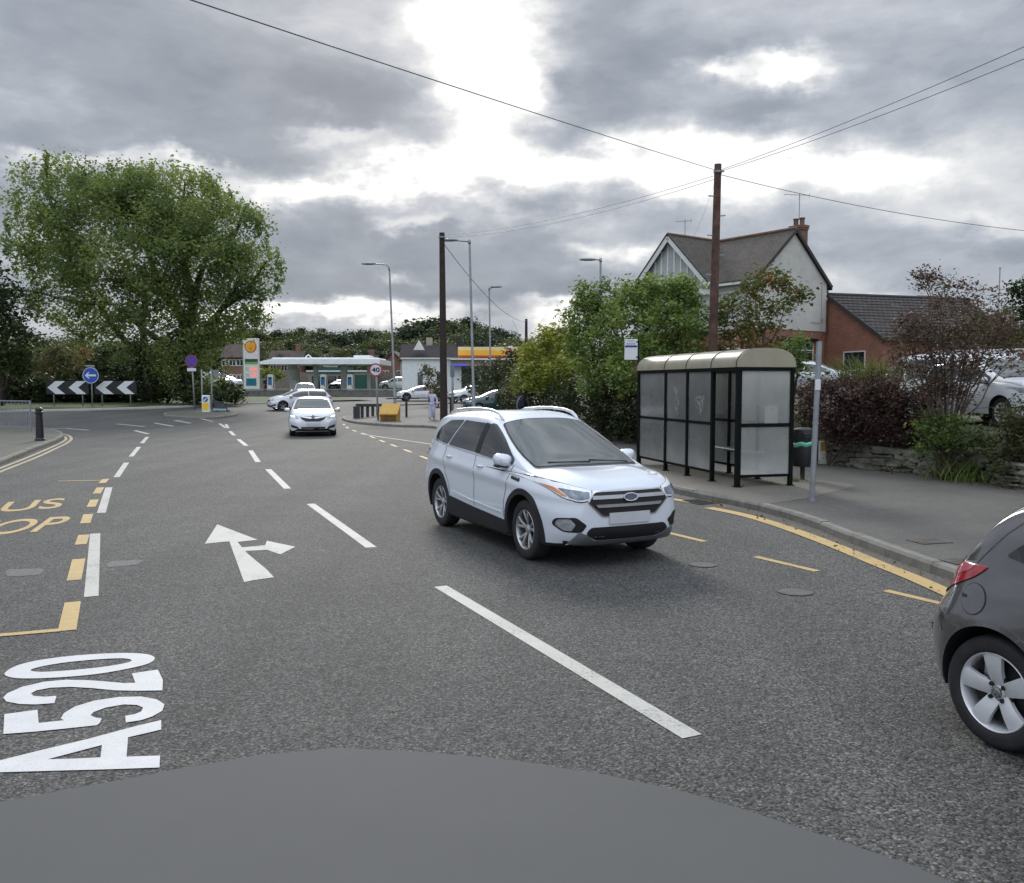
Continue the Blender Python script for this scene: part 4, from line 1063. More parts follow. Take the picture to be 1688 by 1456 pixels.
def simple_car(name, loc, rz, paint, label, C, group=None, cat='car', split=(-.62,), x0=-.17, x1=-1.30, style='five', lamps=None, grille=None, nwin=1, mirrors=True, win=True, front=True, rear=True, rimm=None):
    c = Car(name, loc, rz, paint, label, cat, C, group)
    r, H, W, X = c.root, C['H'], C['W'], C['X']
    zt, dr, zb = c.zt, c.drop, c.zb
    if win:
        xs = [X(x0)] + [X(q) for q in split] + [X(x1)]
        for i in range(len(xs) - 1):
            a, b = xs[i] - (.03 if i else 0), xs[i + 1] + (.03 if i < len(xs) - 2 else 0)
            up, lo = [], []
            for k in range(15):
                x = a + (b - a) * k / 14; zu = zt(x) - dr(x) - .03; zl = zb(x) + .025
                if zu - zl > .02: up.append((x, zu)); lo.append((x, zl))
            if len(up) > 2: c.decal('side_window', rounded(up + lo[::-1], .04), 'side', M_GLASS, .012, .06, 0, 2)
    def zx(z, fr):     # x where the centre profile reaches z, searched from the front or the rear
        x = C['xf'] if fr else C['xr']; st = -.02 if fr else .02
        while zt(x) < z and abs(x) < 9: x += st
        return x
    k = C['kind']
    tumw = W / 2 - .10
    # windscreen between cowl and roof
    qs = {'hatch': (.0, -.43), 'sedan': (-.02, -.39), 'van': (.30, -.17), 'pickup': (-.06, -.40)}[k]
    xa, xb = X(qs[0]), X(qs[1])
    aa, ab = xa - zt(xa) + 1 - .06, xb - zt(xb) + 1 + .02
    ya = c.wb(xa) * .86; yb = max(.3, ya - .42 * (zt(xb) - zt(xa)) * (.95 if k != 'van' else .35))
    c.decal('windscreen', rounded([(aa - .03, -ya, .06), (aa, 0, .8), (aa - .03, ya, .06), (ab + .03, yb, .08), (ab, 0, .8), (ab + .03, -yb, .08)], .05), 'screen', M_SCREEN, .018, .06)
    if front:
        zl = .52 * H if k != 'van' else .46 * H
        hy = W / 2
        lampm = M_LAMP if lamps == 'lit' else M_LENS
        c.decal('headlight', rounded([(hy * .50, zl - .03), (hy * .58, zl - .10), (hy * .84, zl - .06), (hy * .93, zl + .06), (hy * .72, zl + .03)], .02), 'front', M_LENS, .008, .08, .01, 2)
        if lamps == 'lit':
            c.decal('lit_lamp', rounded([(hy * .70, zl - .045), (hy * .84, zl - .04), (hy * .90, zl + .03), (hy * .72, zl + .01)], .02), 'front', M_LAMP, .014, .08, 0, 2)
        gm = M_BLACK
        if grille == 'kidney':
            for sg in (1, -1): c.decal('grille', rounded([(.03 * sg, zl - .02), (.23 * sg, zl - .03), (.25 * sg, zl - .11), (.05 * sg, zl - .14)], .03), 'front', gm, .01, .08, .01)
        elif grille == 'wing':
            c.decal('grille', rounded([(-.48, zl - .01), (.48, zl - .01), (.43, zl - .12), (.25, zl - .20), (-.25, zl - .20), (-.43, zl - .12)], .04), 'front', gm, .008, .08, .01)
            c.decal('grille_bar', rounded([(-.45, zl - .015), (-.1, zl - .04), (.1, zl - .04), (.45, zl - .015), (.42, zl - .05), (.10, zl - .10), (-.10, zl - .10), (-.42, zl - .05)], .01), 'front', M_RIM, .018, .08, .012)
            n = 20
            c.decal('badge', [(.065 * math.cos(2 * PI * i / n), zl - .055 + .065 * math.sin(2 * PI * i / n)) for i in range(n)], 'front', M_BLUEOV, .034, .08, .012)
        else:
            c.decal('grille', rounded([(-hy * .45, zl - .04), (hy * .45, zl - .04), (hy * .38, zl - .12), (-hy * .38, zl - .12)], .03), 'front', gm, .008, .08, .01)
        c.decal('lower_grille', rounded([(-hy * .50, .25 * H), (hy * .50, .25 * H), (hy * .42, .18 * H), (-hy * .42, .18 * H)], .03), 'front', M_BLACK, .008, .08)
        c.decal('fog_recess', rounded([(hy * .56, .20 * H), (hy * .60, .255 * H), (hy * .88, .31 * H), (hy * .86, .24 * H)], .02), 'front', M_BLACK, .008, .08, 0, 2)
        c.decal('number_plate', rounded([(-.26, .36 * H), (.26, .36 * H), (.26, .36 * H - .115), (-.26, .36 * H - .115)], .01), 'front', M_PLATE, .02, .1, .015)
    if rear:
        xr = C['xr']
        if k == 'van' or k == 'pickup': tl = [(xr + .0, .40 * H), (xr + .0, .55 * H), (xr + .14, .55 * H), (xr + .14, .40 * H)]
        else: tl = [(xr + .02, .50 * H), (xr + .06, .62 * H), (xr + .36, .63 * H), (xr + .26, .53 * H)]
        c.decal('tail_light', rounded(tl, .03), 'side', M_RED, .008, .08, .01, 2)
        if k in ('hatch', 'sedan'):
            xa, xb = X(-1.62 if k == 'hatch' else -1.42), X(-1.30 if k == 'hatch' else -1.0)
            c.decal('rear_window', rounded([(xa, -.56), (xa, .56), (xb, .50), (xb, -.50)], .06), 'top', M_GLASS, .014, .06)
    if mirrors:
        for sg in (1, -1): mirror_pod(r, X(-.20), sg * (W / 2 - .055), zb(X(-.2)) + .06, sg, paint, .95, .15)
    for x in (0, -C['wb']):
        for sg in (1, -1): make_wheel(r, x, sg * (W / 2 - .105), C['wr'], C['wr'] * .67, .20, style, sg, rimm)
    mb = MB(); mb.box((-C['wb'] / 2, 0, .25), (C['wb'] + .7, W * .72, .12)); mb.build('underbody', M_WELL, r)
    return c
def at(px, py, wx, rzv, side=0.0, z=None):
    """origin so that the point wx forward of the front axle (and side to the left) stands under a pixel on the ground"""
    p = P(px, py); f = Vector((math.cos(rzv), math.sin(rzv), 0)); l = Vector((-f.y, f.x, 0))
    o = p - f * wx - l * side; o.z = tz(p.x, p.y) if z is None else z
    return o
# --- the grey hatchback at the right edge, its tail in view
CORSA = gspec('hatch', 4.0, 1.737, 1.488, 2.511, .83, .3105, nx=90, ns=26,
    top=[(-3.17, .70), (-3.15, .80), (-3.10, .93), (-3.02, 1.03), (-2.90, 1.14), (-2.72, 1.29), (-2.50, 1.41), (-2.2, 1.47), (-1.6, 1.49), (-1.1, 1.45), (-.8, 1.36), (-.2, 1.07), (.05, .98), (.4, .93), (.7, .84), (.83, .66)],
    belt=[(-3.17, .66), (-3.10, .86), (-2.95, .965), (-2.6, .965), (-1.8, .93), (-.8, .90), (0, .88), (.5, .80), (.83, .58)],
    bot=[(-3.17, .34), (-3.10, .27), (-2.9, .235), (-2.3, .20), (-1, .19), (.3, .19), (.83, .26)],
    wbelt=[(-3.17, .50), (-3.15, .56), (-3.08, .64), (-2.95, .715), (-2.6, .775), (-2.0, .81), (-1.0, .82), (0, .79), (.5, .73), (.83, .50)],
    wmid=[(-3.17, .56), (-3.15, .64), (-3.08, .73), (-2.95, .805), (-2.75, .845), (-2.51, .862), (-2.1, .855), (-1.2, .85), (-.4, .85), (0, .86), (.4, .83), (.7, .74), (.83, .56)],
    wsill=[(-3.17, .54), (-3.08, .70), (-2.9, .80), (-2.51, .835), (-1.5, .82), (0, .82), (.5, .78), (.83, .54)],
    drop=[(-3.17, .05), (-3.0, .08), (-2.7, .12), (-2, .12), (-1, .12), (0, .08), (.83, .05)], zmid=[(-3.17, .62), (-2.51, .60), (0, .58), (.83, .5)],
    tum=.42, ny=2.6, nz=1.6, fbow=.12, rbow=.10, rshear=[(.2, .08), (.35, .03), (.5, .02), (.62, .035), (.75, .09), (1.0, .14), (1.5, .16)],
    arches=[(0, .355), (-2.511, .352)], archz=.325, darkz=.16)
def build_grey_hatch():
    a = heading(.37, -.929)
    o = at(1626, 1235, -2.511, a, -.85)
    c = Car('hatchback', o, a, M_PG, 'dark grey hatchback with silver five spoke wheels cut off by the edge of the picture', 'car', CORSA)
    r = c.root
    arch_lip(c, -2.511, .350, .385, .325, R(-12), R(192), M_PG, .006, .02, 'arch_lip')
    c.decal('tail_light', rounded([(-3.12, .66, .02), (-3.08, .85, .03), (-2.99, .955, .04), (-2.60, .985, .03), (-2.68, .915, .05), (-2.93, .79, .08)], .02), 'side', M_RED, .008, .03, .012, 2)
    c.decal('tail_light_upper', rounded([(-3.0, .905, .02), (-2.95, .945, .03), (-2.69, .978, .02), (-2.74, .935, .05), (-2.89, .88, .03)], .02), 'side', M_REDP, .0105, .03, 0, 2)
    c.decal('rear_side_window', rounded([(-2.02, .99, .03), (-1.94, 1.30, .06), (-2.25, 1.30, .1), (-2.52, 1.06, .03)], .03), 'side', M_GLASS, .004, .05, 0, 2)
    c.decal('front_side_window', rounded([(-1.94, .985, .03), (-1.85, 1.34, .05), (-1.2, 1.34, .1), (-.45, 1.0, .04), (-.6, .955, .03)], .03), 'side', M_GLASS, .004, .07, 0, 2)
    c.decal('rear_window', rounded([(-3.03, -.60, .05), (-3.03, .60, .05), (-2.64, .52, .08), (-2.64, -.52, .08)], .06), 'top', M_GLASS, .005, .05)
    c.decal('windscreen', rounded([(-.9, -.55, .05), (-.9, .55, .05), (-.1, .66, .05), (-.1, -.66, .05)], .06), 'top', M_SCREEN, .005, .08)
    n = 36; cx_, cz_, rr = -2.655, .80, .082
    ring = lambda k: [(cx_ + k * math.cos(2 * PI * i / n), cz_ + k * math.sin(2 * PI * i / n)) for i in range(n)]
    c.decal('fuel_flap', ring(rr), 'side', M_PG, .0045, .03, 0, True)
    c.decal('flap_gap', ring(rr + .006), 'side', M_SEAM, .0025, .03, 0, True, holes=[ring(rr - .001)])
    c.decal('finger_notch', rounded([(-2.745, .815), (-2.70, .812), (-2.70, .795), (-2.74, .792)], .01), 'side', M_BLACK, .006, .03, 0, True)
    c.strip('bumper_gap', [(-3.16, .70), (-3.03, .70), (-2.93, .66), (-2.87, .565)], .007, 'side', M_SEAM, .0025)
    c.decal('reflector', rounded([(-3.155, .545), (-3.05, .535), (-3.06, .50), (-3.155, .505)], .01), 'side', M_BLACK, .006, .03, .008, 2)
    c.strip('reflector_trim', [(-3.15, .55), (-3.05, .54)], .010, 'side', M_CHROME, .010)
    c.strip('tailgate_gap', [(-2.70, .99), (-2.55, 1.18), (-2.36, 1.36)], .007, 'side', M_SEAM, .0025)
    c.strip('door_gap', [(-1.98, .25), (-2.0, .6), (-2.02, .95)], .008, 'side', M_SEAM, .0025)
    c.decal('number_plate', rounded([(-.26, .86), (.26, .86), (.26, .75), (-.26, .75)], .01), 'rear', M_PLATE, .015, .1, .01)
    for sg in (1, -1):
        mirror_pod(r, -.62, sg * .82, .99, sg, M_PG, .95, .15)
        door_handle(c, -1.78, .86, (sg,))
        for x in (0, -2.511): make_wheel(r, x, sg * .765, .3105, .216, .195, 'five_wide', sg)
    mb = MB(); mb.box((-1.25, 0, .26), (3.2, 1.2, .12)); mb.tube([(-2.511, -.6, .30), (-2.511, .6, .30)], .05, 8); mb.build('underbody', M_WELL, r)
    mb = MB()
    q = mb.box((-2.511 - .085, -.735, .3105 + .085), (.055, .04, .09), bev=.01); mb.build('brake_caliper', M_RIMD, r)
    return c
corsa = build_grey_hatch()
# --- oncoming white saloon
sa = heading(.235, -.972)
SALOON = gspec('sedan', 4.84, 1.856, 1.498, 2.737, .97, .335, nx=56)
saloon = simple_car('saloon', at(516, 717.6, -.12, sa), sa, M_PW2, 'white saloon with lit headlights coming straight on along the road', SALOON, lamps='lit', grille='wing', split=(-.60, -1.0), style='multi')
# --- white three-door at the mouth of the roundabout
ha = heading(-.86, -.51)
HATCH = gspec('hatch', 4.24, 1.75, 1.42, 2.66, .74, .318)
white_hatch = simple_car('hatchback', at(466.5, 677.2, 0, ha, .80), ha, M_PW2, 'white three door hatchback with black wheels turning behind the oncoming saloon', HATCH, grille='kidney', split=(-.66,), x1=-1.38, rimm=M_RIMD)
# --- silver people carrier behind it
ma = heading(.25, -.97)
MPV = gspec('hatch', 4.4, 1.84, 1.78, 2.7, .9, .33)
mpv = simple_car('people_carrier', D(503, 640, 63).to_2d().to_3d() + Vector((0, 0, tz(0, 63))), ma, M_PS, 'silver people carrier facing us behind the white three door hatchback', MPV, split=(-.55, -1.0))
# --- pickup on the forecourt
pa = heading(-1, -.05)
PICK = gspec('pickup', 5.3, 1.85, 1.80, 3.2, .90, .39)
def on_ground(px, y, dz=0.0):
    p = D(px, HZ, y); return Vector((p.x, y, tz(p.x, y) + dz))
pick = simple_car('pickup_truck', on_ground(636, 117), pa, M_PW2, 'white pickup truck parked by the fence at the filling station', PICK, cat='pickup truck', split=(-.50,), x0=-.15, x1=-.78)
# --- white coupe and neighbours leaving the forecourt
ca = heading(-.97, -.25)
COUPE = gspec('sedan', 4.6, 1.9, 1.34, 2.75, .86, .345)
coupe = simple_car('coupe', on_ground(668, 76), ca, M_PW2, 'low white coupe with black grille behind the yellow grit bin', COUPE, cat='car', split=(), x1=-1.05, rimm=M_RIMD)
HATCH2 = gspec('hatch', 4.2, 1.78, 1.48, 2.58, .85, .31)
s2 = simple_car('hatchback', on_ground(757, 72), heading(-.86, -.5), M_PS, 'silver hatchback half hidden behind the dark telegraph pole', HATCH2, split=(-.6,))
M_TEAL = car_paint('dark_teal_paint', (.012, .05, .055), .2, .25)
s3 = simple_car('hatchback', on_ground(784, 54), heading(-.96, -.28), M_TEAL, 'dark teal hatchback nosing out of the hedge', HATCH2, split=(-.6,))
# --- cars by the trees at the far left
VAN = gspec('van', 5.0, 1.95, 2.0, 3.0, .85, .33)
v1 = simple_car('van', on_ground(367, 104, .5), heading(.96, -.28), M_PW2, 'white van parked between the big tree and the price sign', VAN, cat='van', split=(-.12,), x0=.12, x1=-.45)
s4 = simple_car('hatchback', on_ground(388, 112, .5), heading(.9, -.4), M_PW2, 'small white car parked behind the left end of the price sign', HATCH2, split=(-.6,))
# ------------------------------------------------------------------ street furniture
M_GALV = mat('galvanised_steel', (.27, .29, .31), .45, .35, var=.18, vs=5)
M_GREENISH = mat('weathered_grey_green_steel', (.22, .25, .235), .6, .1, var=.2, vs=4)
M_DKGREEN = mat('dark_green_frame', (.004, .006, .005), .6, var=.35, vs=7, spec=.12)
M_ROOF = mat('cream_fibreglass_roof', (.52, .49, .39), .38, var=.16, vs=3.5, col2=(.46, .43, .33))
def _translucent(m, w):
    t = m.node_tree; b = [n for n in t.nodes if n.type == 'BSDF_PRINCIPLED'][0]; out = [n for n in t.nodes if n.type == 'OUTPUT_MATERIAL'][0]
    tl = t.nodes.new('ShaderNodeBsdfTranslucent'); mx = t.nodes.new('ShaderNodeMixShader'); mx.inputs[0].default_value = w
    t.links.new(b.inputs['Base Color'].links[0].from_socket, tl.inputs[0]); t.links.new(b.outputs[0], mx.inputs[1]); t.links.new(tl.outputs[0], mx.inputs[2]); t.links.new(mx.outputs[0], out.inputs[0])
_translucent(M_ROOF, .50)
M_LINE = mat('roof_seam', (.05, .05, .045), .7, var=0)
M_SIGNW = mat('white_sign_face', (.60, .62, .64), .4, var=.04, vs=3)
M_SIGNB = mat('blue_sign_face', (.015, .07, .36), .35, var=.04)
M_SIGNP = mat('deep_blue_sign_face', (.025, .045, .34), .35, var=.04)
M_SIGNR = mat('red_sign_face', (.36, .025, .04), .35, var=.04)
M_SIGNK = mat('black_sign_face', (.008, .008, .011), .45, var=.1)
M_SIGNBACK = mat('grey_sign_back', (.20, .225, .22), .6, var=.15)
M_NAVY = mat('navy_lettering', (.02, .03, .16), .5, var=0)
M_YEL = mat('yellow_plastic', (.50, .30, .055), .5, var=.14, vs=3, col2=(.50, .28, .04))
M_YELB = mat('bright_yellow_face', (.78, .50, .02), .4, var=.06)
M_WHITEP = mat('white_plastic', (.66, .66, .62), .45, var=.1, vs=4)
M_WOOD = mat('creosoted_pole', (.075, .038, .026), .85, var=.35, vs=4, bump=.5, bs=35, col2=(.11, .06, .042))
M_WOOD2 = mat('dark_creosoted_pole', (.032, .020, .017), .85, var=.35, vs=4, bump=.4, bs=30)
M_TIMBER = mat('brown_timber', (.15, .085, .05), .8, var=.25, vs=6)
M_BAG = mat('green_bin_liner', (.16, .52, .36), .45, var=.12, vs=8)
M_WIRE = mat('black_cable', (.10, .10, .105), .6, var=0)
GZ = PAVEZ
def post(mb, x, y, z0, z1, r, n=10): mb.tube([(x, y, z0), (x, y, z1)], r, n)
# --- bus shelter -----------------------------------------------------------
M_SGL = glass_mat('scratched_shelter_pane', (.95, .97, .96), .0, .29, (.95, .96, .94))
M_ETCH = mat('etched_frost', (.36, .37, .35), .8, var=.3, vs=9)
SA = Vector((4.11, 15.75, GZ))            # near front corner of the shelter
sv = Vector((2.97, 20.2, 0)) - Vector((4.11, 15.75, 0)); SL = sv.length
shelter = empty('bus_shelter', SA, math.atan2(sv.y, sv.x), 'black framed bus shelter with a cream barrel roof and scuffed clear panes', 'bus shelter')
SWD = 1.08                                 # x runs along the front away from us; y negative = towards the back
def build_shelter():
    r = shelter; ph = .072; T = 2.12
    fx = [0, 1.00, 2.02, 3.18, SL]         # front posts: the first bay is the open doorway
    fx = [0, .98, 2.06, 3.12, SL]
    # posts
    def pst(x, y, w=ph, z1=T): 
        m = MB(); m.box((x, y, z1 / 2 - .04), (w, w, z1 + .08)); m.box((x, y, .01), (w + .05, w + .05, .02)); return m.build('post', M_DKGREEN, r, angle=30)
    for i, x in enumerate(fx): pst(x, 0, .085 if i in (0,) else ph)
    for x in (0, 1.15, 2.3, 3.45, SL): pst(x, -SWD)
    # rails
    m = MB()
    for y, xs in ((0, fx), (-SWD, [0, 1.15, 2.3, 3.45, SL])):
        m.box((SL / 2, y, T + .035), (SL + .12, .075, .07))
        for a, b in zip(xs, xs[1:]):
            if y == 0 and a == 0: continue          # doorway
            for z, h in ((.19, .045), (1.12, .055)): m.box(((a + b) / 2, y, z), (b - a - .05, .036, h))
    for x in (0, SL):
        m.box((x, -SWD / 2, T + .0365), (.0745, SWD - .075, .067))
        for z, h in ((.20, .05), (1.13, .065)): m.box((x, -SWD / 2, z), (.036, SWD - .06, h))
    m.build('frame_rail', M_DKGREEN, r, angle=30)
    # panes
    def pane(a, b, y, z0, z1, n=None):
        q = MB(); q.box(((a + b) / 2, y, (z0 + z1) / 2), (b - a - .05, .006, z1 - z0)); return q.build('pane', M_SGL, r)
    for a, b in zip(fx, fx[1:]):
        if a == 0: continue
        pane(a, b, 0, .215, 1.09); pane(a, b, 0, 1.15, T)
    xs = [0, 1.15, 2.3, 3.45, SL]
    for a, b in zip(xs, xs[1:]): pane(a, b, -SWD, .215, 1.09); pane(a, b, -SWD, 1.15, T)
    for x in (0, SL):
        for z0, z1 in ((.225, 1.095), (1.165, T)):
            q = MB(); q.box((x, -SWD / 2, (z0 + z1) / 2), (.006, SWD - .06, z1 - z0)); q.build('pane', M_SGL, r)
    # barrel roof in four bays with seams
    bx = [-.05, .98, 2.06, 3.12, SL + .05]
    n = 14; RW = SWD / 2 + .055; RH = .345
    def arc(x, k=1.0, up=0.0):
        out = []
        for i in range(n + 1):
            a = PI * i / n; out.append((x, -SWD / 2 + RW * k * math.copysign(abs(math.cos(a)) ** .72, math.cos(a)), T + .072 + up + RH * k * math.sin(a) ** .80))
        return out
    m = MB(); nx = 20
    rows = [arc(-.05 + (SL + .10) * i / nx) for i in range(nx + 1)]
    m.grid(rows); m.add(rows[0], [tuple(range(n + 1))]); m.add(rows[-1], [tuple(range(n, -1, -1))])
    m.build('roof', M_ROOF, r, angle=50)
    for x in bx[1:4] + [0.0]:
        q = MB(); rr = [arc(x - .014, 1.008, 0), arc(x - .012, 1.02, .002), arc(x + .012, 1.02, .002), arc(x + .014, 1.008, 0)]; q.grid(rr); q.build('roof_seam', M_LINE, r)
    # bench
    q = MB(); q.box((2.0, -SWD + .24, .56), (3.1, .26, .035), bev=.01)
    for x in (.6, 1.9, 3.3): q.beam((x, -SWD + .03, .50), (x, -SWD + .33, .54), .035, .05)
    q.build('bench', M_GALV, r)
    # etched scribbles on two panes (old scratched graffiti)
    rnd = random.Random(4)
    for cx in (1.52, 2.56):
        q = MB()
        for k in range(16):
            x0 = cx + rnd.gauss(0, .10); z0 = 1.45 + rnd.uniform(-.16, .28); q.beam((x0, .006, z0), (x0 + rnd.uniform(-.07, .07), .006, z0 + rnd.uniform(-.14, .14)), .012, .004)
        q.build('scratch', M_ETCH, r)
    # dirt along the mid rail and a timetable case on the back wall
    q = MB(); q.box((.62, -SWD + .02, 1.30), (.52, .03, .42), bev=.008); q.build('timetable_case', M_ROOF, r)
    q = MB(); q.box((.62, -SWD + .037, 1.30), (.46, .004, .36)); q.build('timetable_sheet', M_SIGNW, r)
build_shelter()
# --- bus stop flag
FP = D(1052, 600, 20.75)
fl = empty('bus_stop_flag', (FP.x, FP.y, GZ), 0, 'white bus stop flag on a thin dark post at the far end of the shelter', 'sign')
mb = MB(); post(mb, 0, 0, 0, 2.95, .022); mb.build('post', M_DKGREEN, fl, smooth=True)
mb = MB(); mb.box((-.175, -.02, 2.70), (.31, .022, .49), bev=.006); mb.build('panel', M_SIGNW, fl)
mb = MB(); mb.box((-.175, -.033, 2.775), (.29, .006, .045)); mb.build('band', M_NAVY, fl)
mb = MB(); text_on(mb, 'BUS STOP', (-.175, -.0335, 2.815), (1, 0, 0), (0, 0, 1), .040, .008, width=.20); text_on(mb, 'Stone', (-.175, -.0335, 2.895), (1, 0, 0), (0, 0, 1), .028, .004, width=.13); mb.build('lettering', M_NAVY, fl, recalc=False)
mb = MB()
for z in (2.52, 2.88): mb.box((-.02, -.015, z), (.07, .04, .03))
mb.build('bracket', M_DKGREEN, fl)
# --- plain grey pole
q = P(1338, 826, GZ); tp = D(1351, 563, q.y)
gp = empty('grey_pole', q, 0, 'plain grey steel pole leaning slightly beside the litter bin', 'pole')
lean = (tp.x - q.x) / (tp.z - q.z)
mb = MB(); mb.tube([(0, 0, -.05), (lean * (tp.z - q.z), 0, tp.z - q.z)], .044, 12); mb.tube([(0, 0, 0), (0, 0, .03)], .055, 12)
mb.build('tube', M_GALV, gp, angle=40)
mb = MB()
for z in (.96, 1.24): mb.tube([(lean * z, 0, z), (lean * z, 0, z + .035)], .050, 12)
mb.build('clip', M_GALV, gp)
mb = MB(); mb.box((lean * 1.87 - .01, -.052, 1.87), (.085, .012, .17), bev=.004); mb.build('notice', M_SIGNW, gp)
# --- litter bin
q = on_ground(1326, 17.0); q.z = GZ
bn = empty('litter_bin', q, R(10), 'black litter bin with a green bag showing under its lid', 'bin')
mb = MB(); mb.lathe([(.045, 0), (.045, .27), (.18, .27), (.197, .34), (.208, .72), (.20, .74)], 24, cap=True); mb.build('body', M_BLACK, bn, angle=40)
mb = MB(); mb.lathe([(.212, .69), (.224, .705), (.235, .74), (.232, .765), (.216, .775)], 24)
mb.v = [(x, y, z + .02 * math.sin(5 * math.atan2(y, x)) - .03 * (x < -.05)) for x, y, z in mb.v]; mb.build('liner', M_BAG, bn, smooth=True)
mb = MB(); mb.lathe([(.205, .75), (.210, .80), (.208, .96), (.19, 1.0), (.12, 1.03), (.001, 1.035)], 24); mb.build('lid', M_BLACK, bn, angle=40)
mb = MB(); mb.box((0, -.20, .875), (.22, .05, .11), bev=.01); mb.build('slot', M_SIGNK, bn)
# --- white and yellow marker post by the wall
q = P(1356, 765, GZ)
mk = empty('marker_post', q, R(-12), 'short white marker post with a yellow plate beside the stone wall', 'marker post')
mb = MB(); mb.box((0, 0, .27), (.185, .12, .56), bev=.02); mb.build('post', M_WHITEP, mk, angle=40)
mb = MB(); mb.box((0, -.063, .415), (.125, .008, .20)); mb.build('plate', M_YEL, mk)
# --- left: bollard and pedestrian railing
q = P(66, 726.5, GZ)
bo = empty('bollard', q, 0, 'black cast bollard with a moulded cap on the left hand corner', 'bollard')
mb = MB(); mb.lathe([(.16, 0), (.16, .05), (.125, .09), (.115, .50), (.100, .86), (.10, .88), (.125, .90), (.125, .95), (.10, .97), (.095, 1.0), (.12, 1.03), (.11, 1.07), (.06, 1.11), (.001, 1.12)], 20); mb.build('shaft', M_SIGNK, bo, angle=35)
A, B_ = P(-200, 689, GZ), P(52, 711, GZ)
A = Vector((B_.x - 7.8, B_.y + 3.6, GZ))
rg = empty('pedestrian_railing', B_, math.atan2(A.y - B_.y, A.x - B_.x), 'grey galvanised pedestrian guard railing at the left hand corner', 'railing')
Lr = (A - B_).length; hh = 1.20
mb = MB(); nb = 4
for i in range(nb + 1): mb.box((Lr * i / nb, 0, hh / 2), (.05, .05, hh + .06))
mb.build('post', M_GALV, rg); 
for i in range(1, 1): pass
mb = MB()
for z in (.16, .80, hh): mb.box((Lr / 2, 0, z), (Lr, .035, .045))
mb.build('rail', M_GALV, rg)
for o in list(rg.children):
    if o.name.startswith('post'): bpy.data.objects.remove(o)
for i in range(nb + 1):
    mb = MB(); mb.box((Lr * i / nb, .02, hh / 2), (.055, .055, hh + .06)); mb.build('post', M_GALV, rg)
nbar = 78
for i in range(nbar):
    x = Lr * (i + .5) / nbar
    mb = MB(); mb.tube([(x, 0, .16), (x, 0, .80 if i % 2 else hh)], .009, 5); mb.build('bar', M_GALV, rg)
# --- chevron boards on the roundabout
def chevron(px0, px1, label):
    y = 61.5; a, b = on_ground(px0, y), on_ground(px1, y); w = b.x - a.x; zt, zb = D(0, 628.2, y).z, D(0, 650, y).z
    g = Vector(((a.x + b.x) / 2, y, tz(0, y) + .1)); h = zt - zb; z0 = zb - g.z
    r = empty('chevron_board', g, 0, label, 'sign', 'black and white chevron boards on the roundabout')
    mb = MB(); mb.box((0, 0, z0 + h / 2), (w, .05, h)); mb.build('board', M_SIGNK, r)
    mb = MB()
    for k in range(2):
        xc = -w / 2 + w * (k * .50 + .03); t_ = h * .72; ar = h * .62
        for (x0, zz0, x1, zz1) in ((xc, z0 + h / 2, xc + ar, z0 + h), (xc, z0 + h / 2, xc + ar, z0)):
            e = .010
            mb.add([(x0, -.03, zz0), (x0 + t_, -.03, zz0), (x1 + t_, -.03, zz1 - (e if zz1 > zz0 else -e)), (x1, -.03, zz1 - (e if zz1 > zz0 else -e))], [(0, 1, 2, 3)])
    mb.build('chevron', M_SIGNW, r)
    for s in (-.34, .34):
        mb = MB(); post(mb, w * s, .06, -.1, z0 + h, .04); mb.build('post', M_GREENISH, r, smooth=True)
chevron(76, 146, 'black board with white chevrons pointing left, left of the blue arrow sign')
chevron(156, 225, 'black board with white chevrons pointing left, right of the blue arrow sign')
# --- blue turn-left disc
y = 60.9; q = on_ground(150, y); q.z += .1
r = empty('turn_left_sign', q, 0, 'round blue sign with a white arrow pointing left above the chevron boards', 'sign')
zc = D(0, 619, y).z - q.z; rad = 13.2 / px_m(y)
mb = MB(); post(mb, .03, .05, -.1, zc + rad * 1.05, .045); mb.build('post', M_GREENISH, r, smooth=True)
mb = MB(); mb.lathe([(.001, -.02), (rad, -.02), (rad, .01), (.001, .01)], 36, (0, 0, zc), 'y'); mb.build('disc', M_SIGNB, r)
mb = MB(); mb.lathe([(rad * .93, -.024), (rad * .99, -.024)], 36, (0, 0, zc), 'y'); mb.build('border', M_SIGNW, r, recalc=False)
ar = [(-.72, 0), (-.28, .40), (-.10, .40), (-.38, .12), (.66, .12), (.66, -.12), (-.38, -.12), (-.10, -.40), (-.28, -.40)]
mb = MB(); mb.prism([(a * rad, b * rad) for a, b in ar], lambda a, b: (a, -.03, zc + b), lambda a, b: (a, -.021, zc + b)); mb.build('arrow', M_SIGNW, r)
mb = MB(); mb.box((-.02, 0, zc + rad + .10), (rad * 1.1, .12, .12)); mb.build('lamp_unit', M_GALV, r)
# --- splitter island signs
y = 55.6; q = on_ground(319, y); q.z += .10
r = empty('clearway_sign', q, 0, 'round blue no stopping sign with a red cross on a grey post', 'sign')
zc = D(0, 595.5, y).z - q.z; rad = 10.3 / px_m(y); xo = -.10
mb = MB(); mb.tube([(.02, .06, -.05), (xo, .06, zc + rad * .8)], .05, 8); mb.build('post', M_GREENISH, r, smooth=True)
mb = MB(); mb.lathe([(.001, -.02), (rad, -.02), (rad, .01), (.001, .01)], 36, (xo, 0, zc), 'y'); mb.build('disc', M_SIGNP, r)
mb = MB(); mb.lathe([(rad * .88, -.025), (rad * .995, -.025)], 36, (xo, 0, zc), 'y')
mb.build('border', M_SIGNR, r, recalc=False)
mb = MB()
for sg, yy in ((1, -.026), (-1, -.0275)):
    mb.beam((xo - rad * .58, yy, zc + sg * rad * .58), (xo + rad * .58, yy, zc - sg * rad * .58), .045, .004, up=(0, 1, 0))
mb.build('cross', M_SIGNR, r)
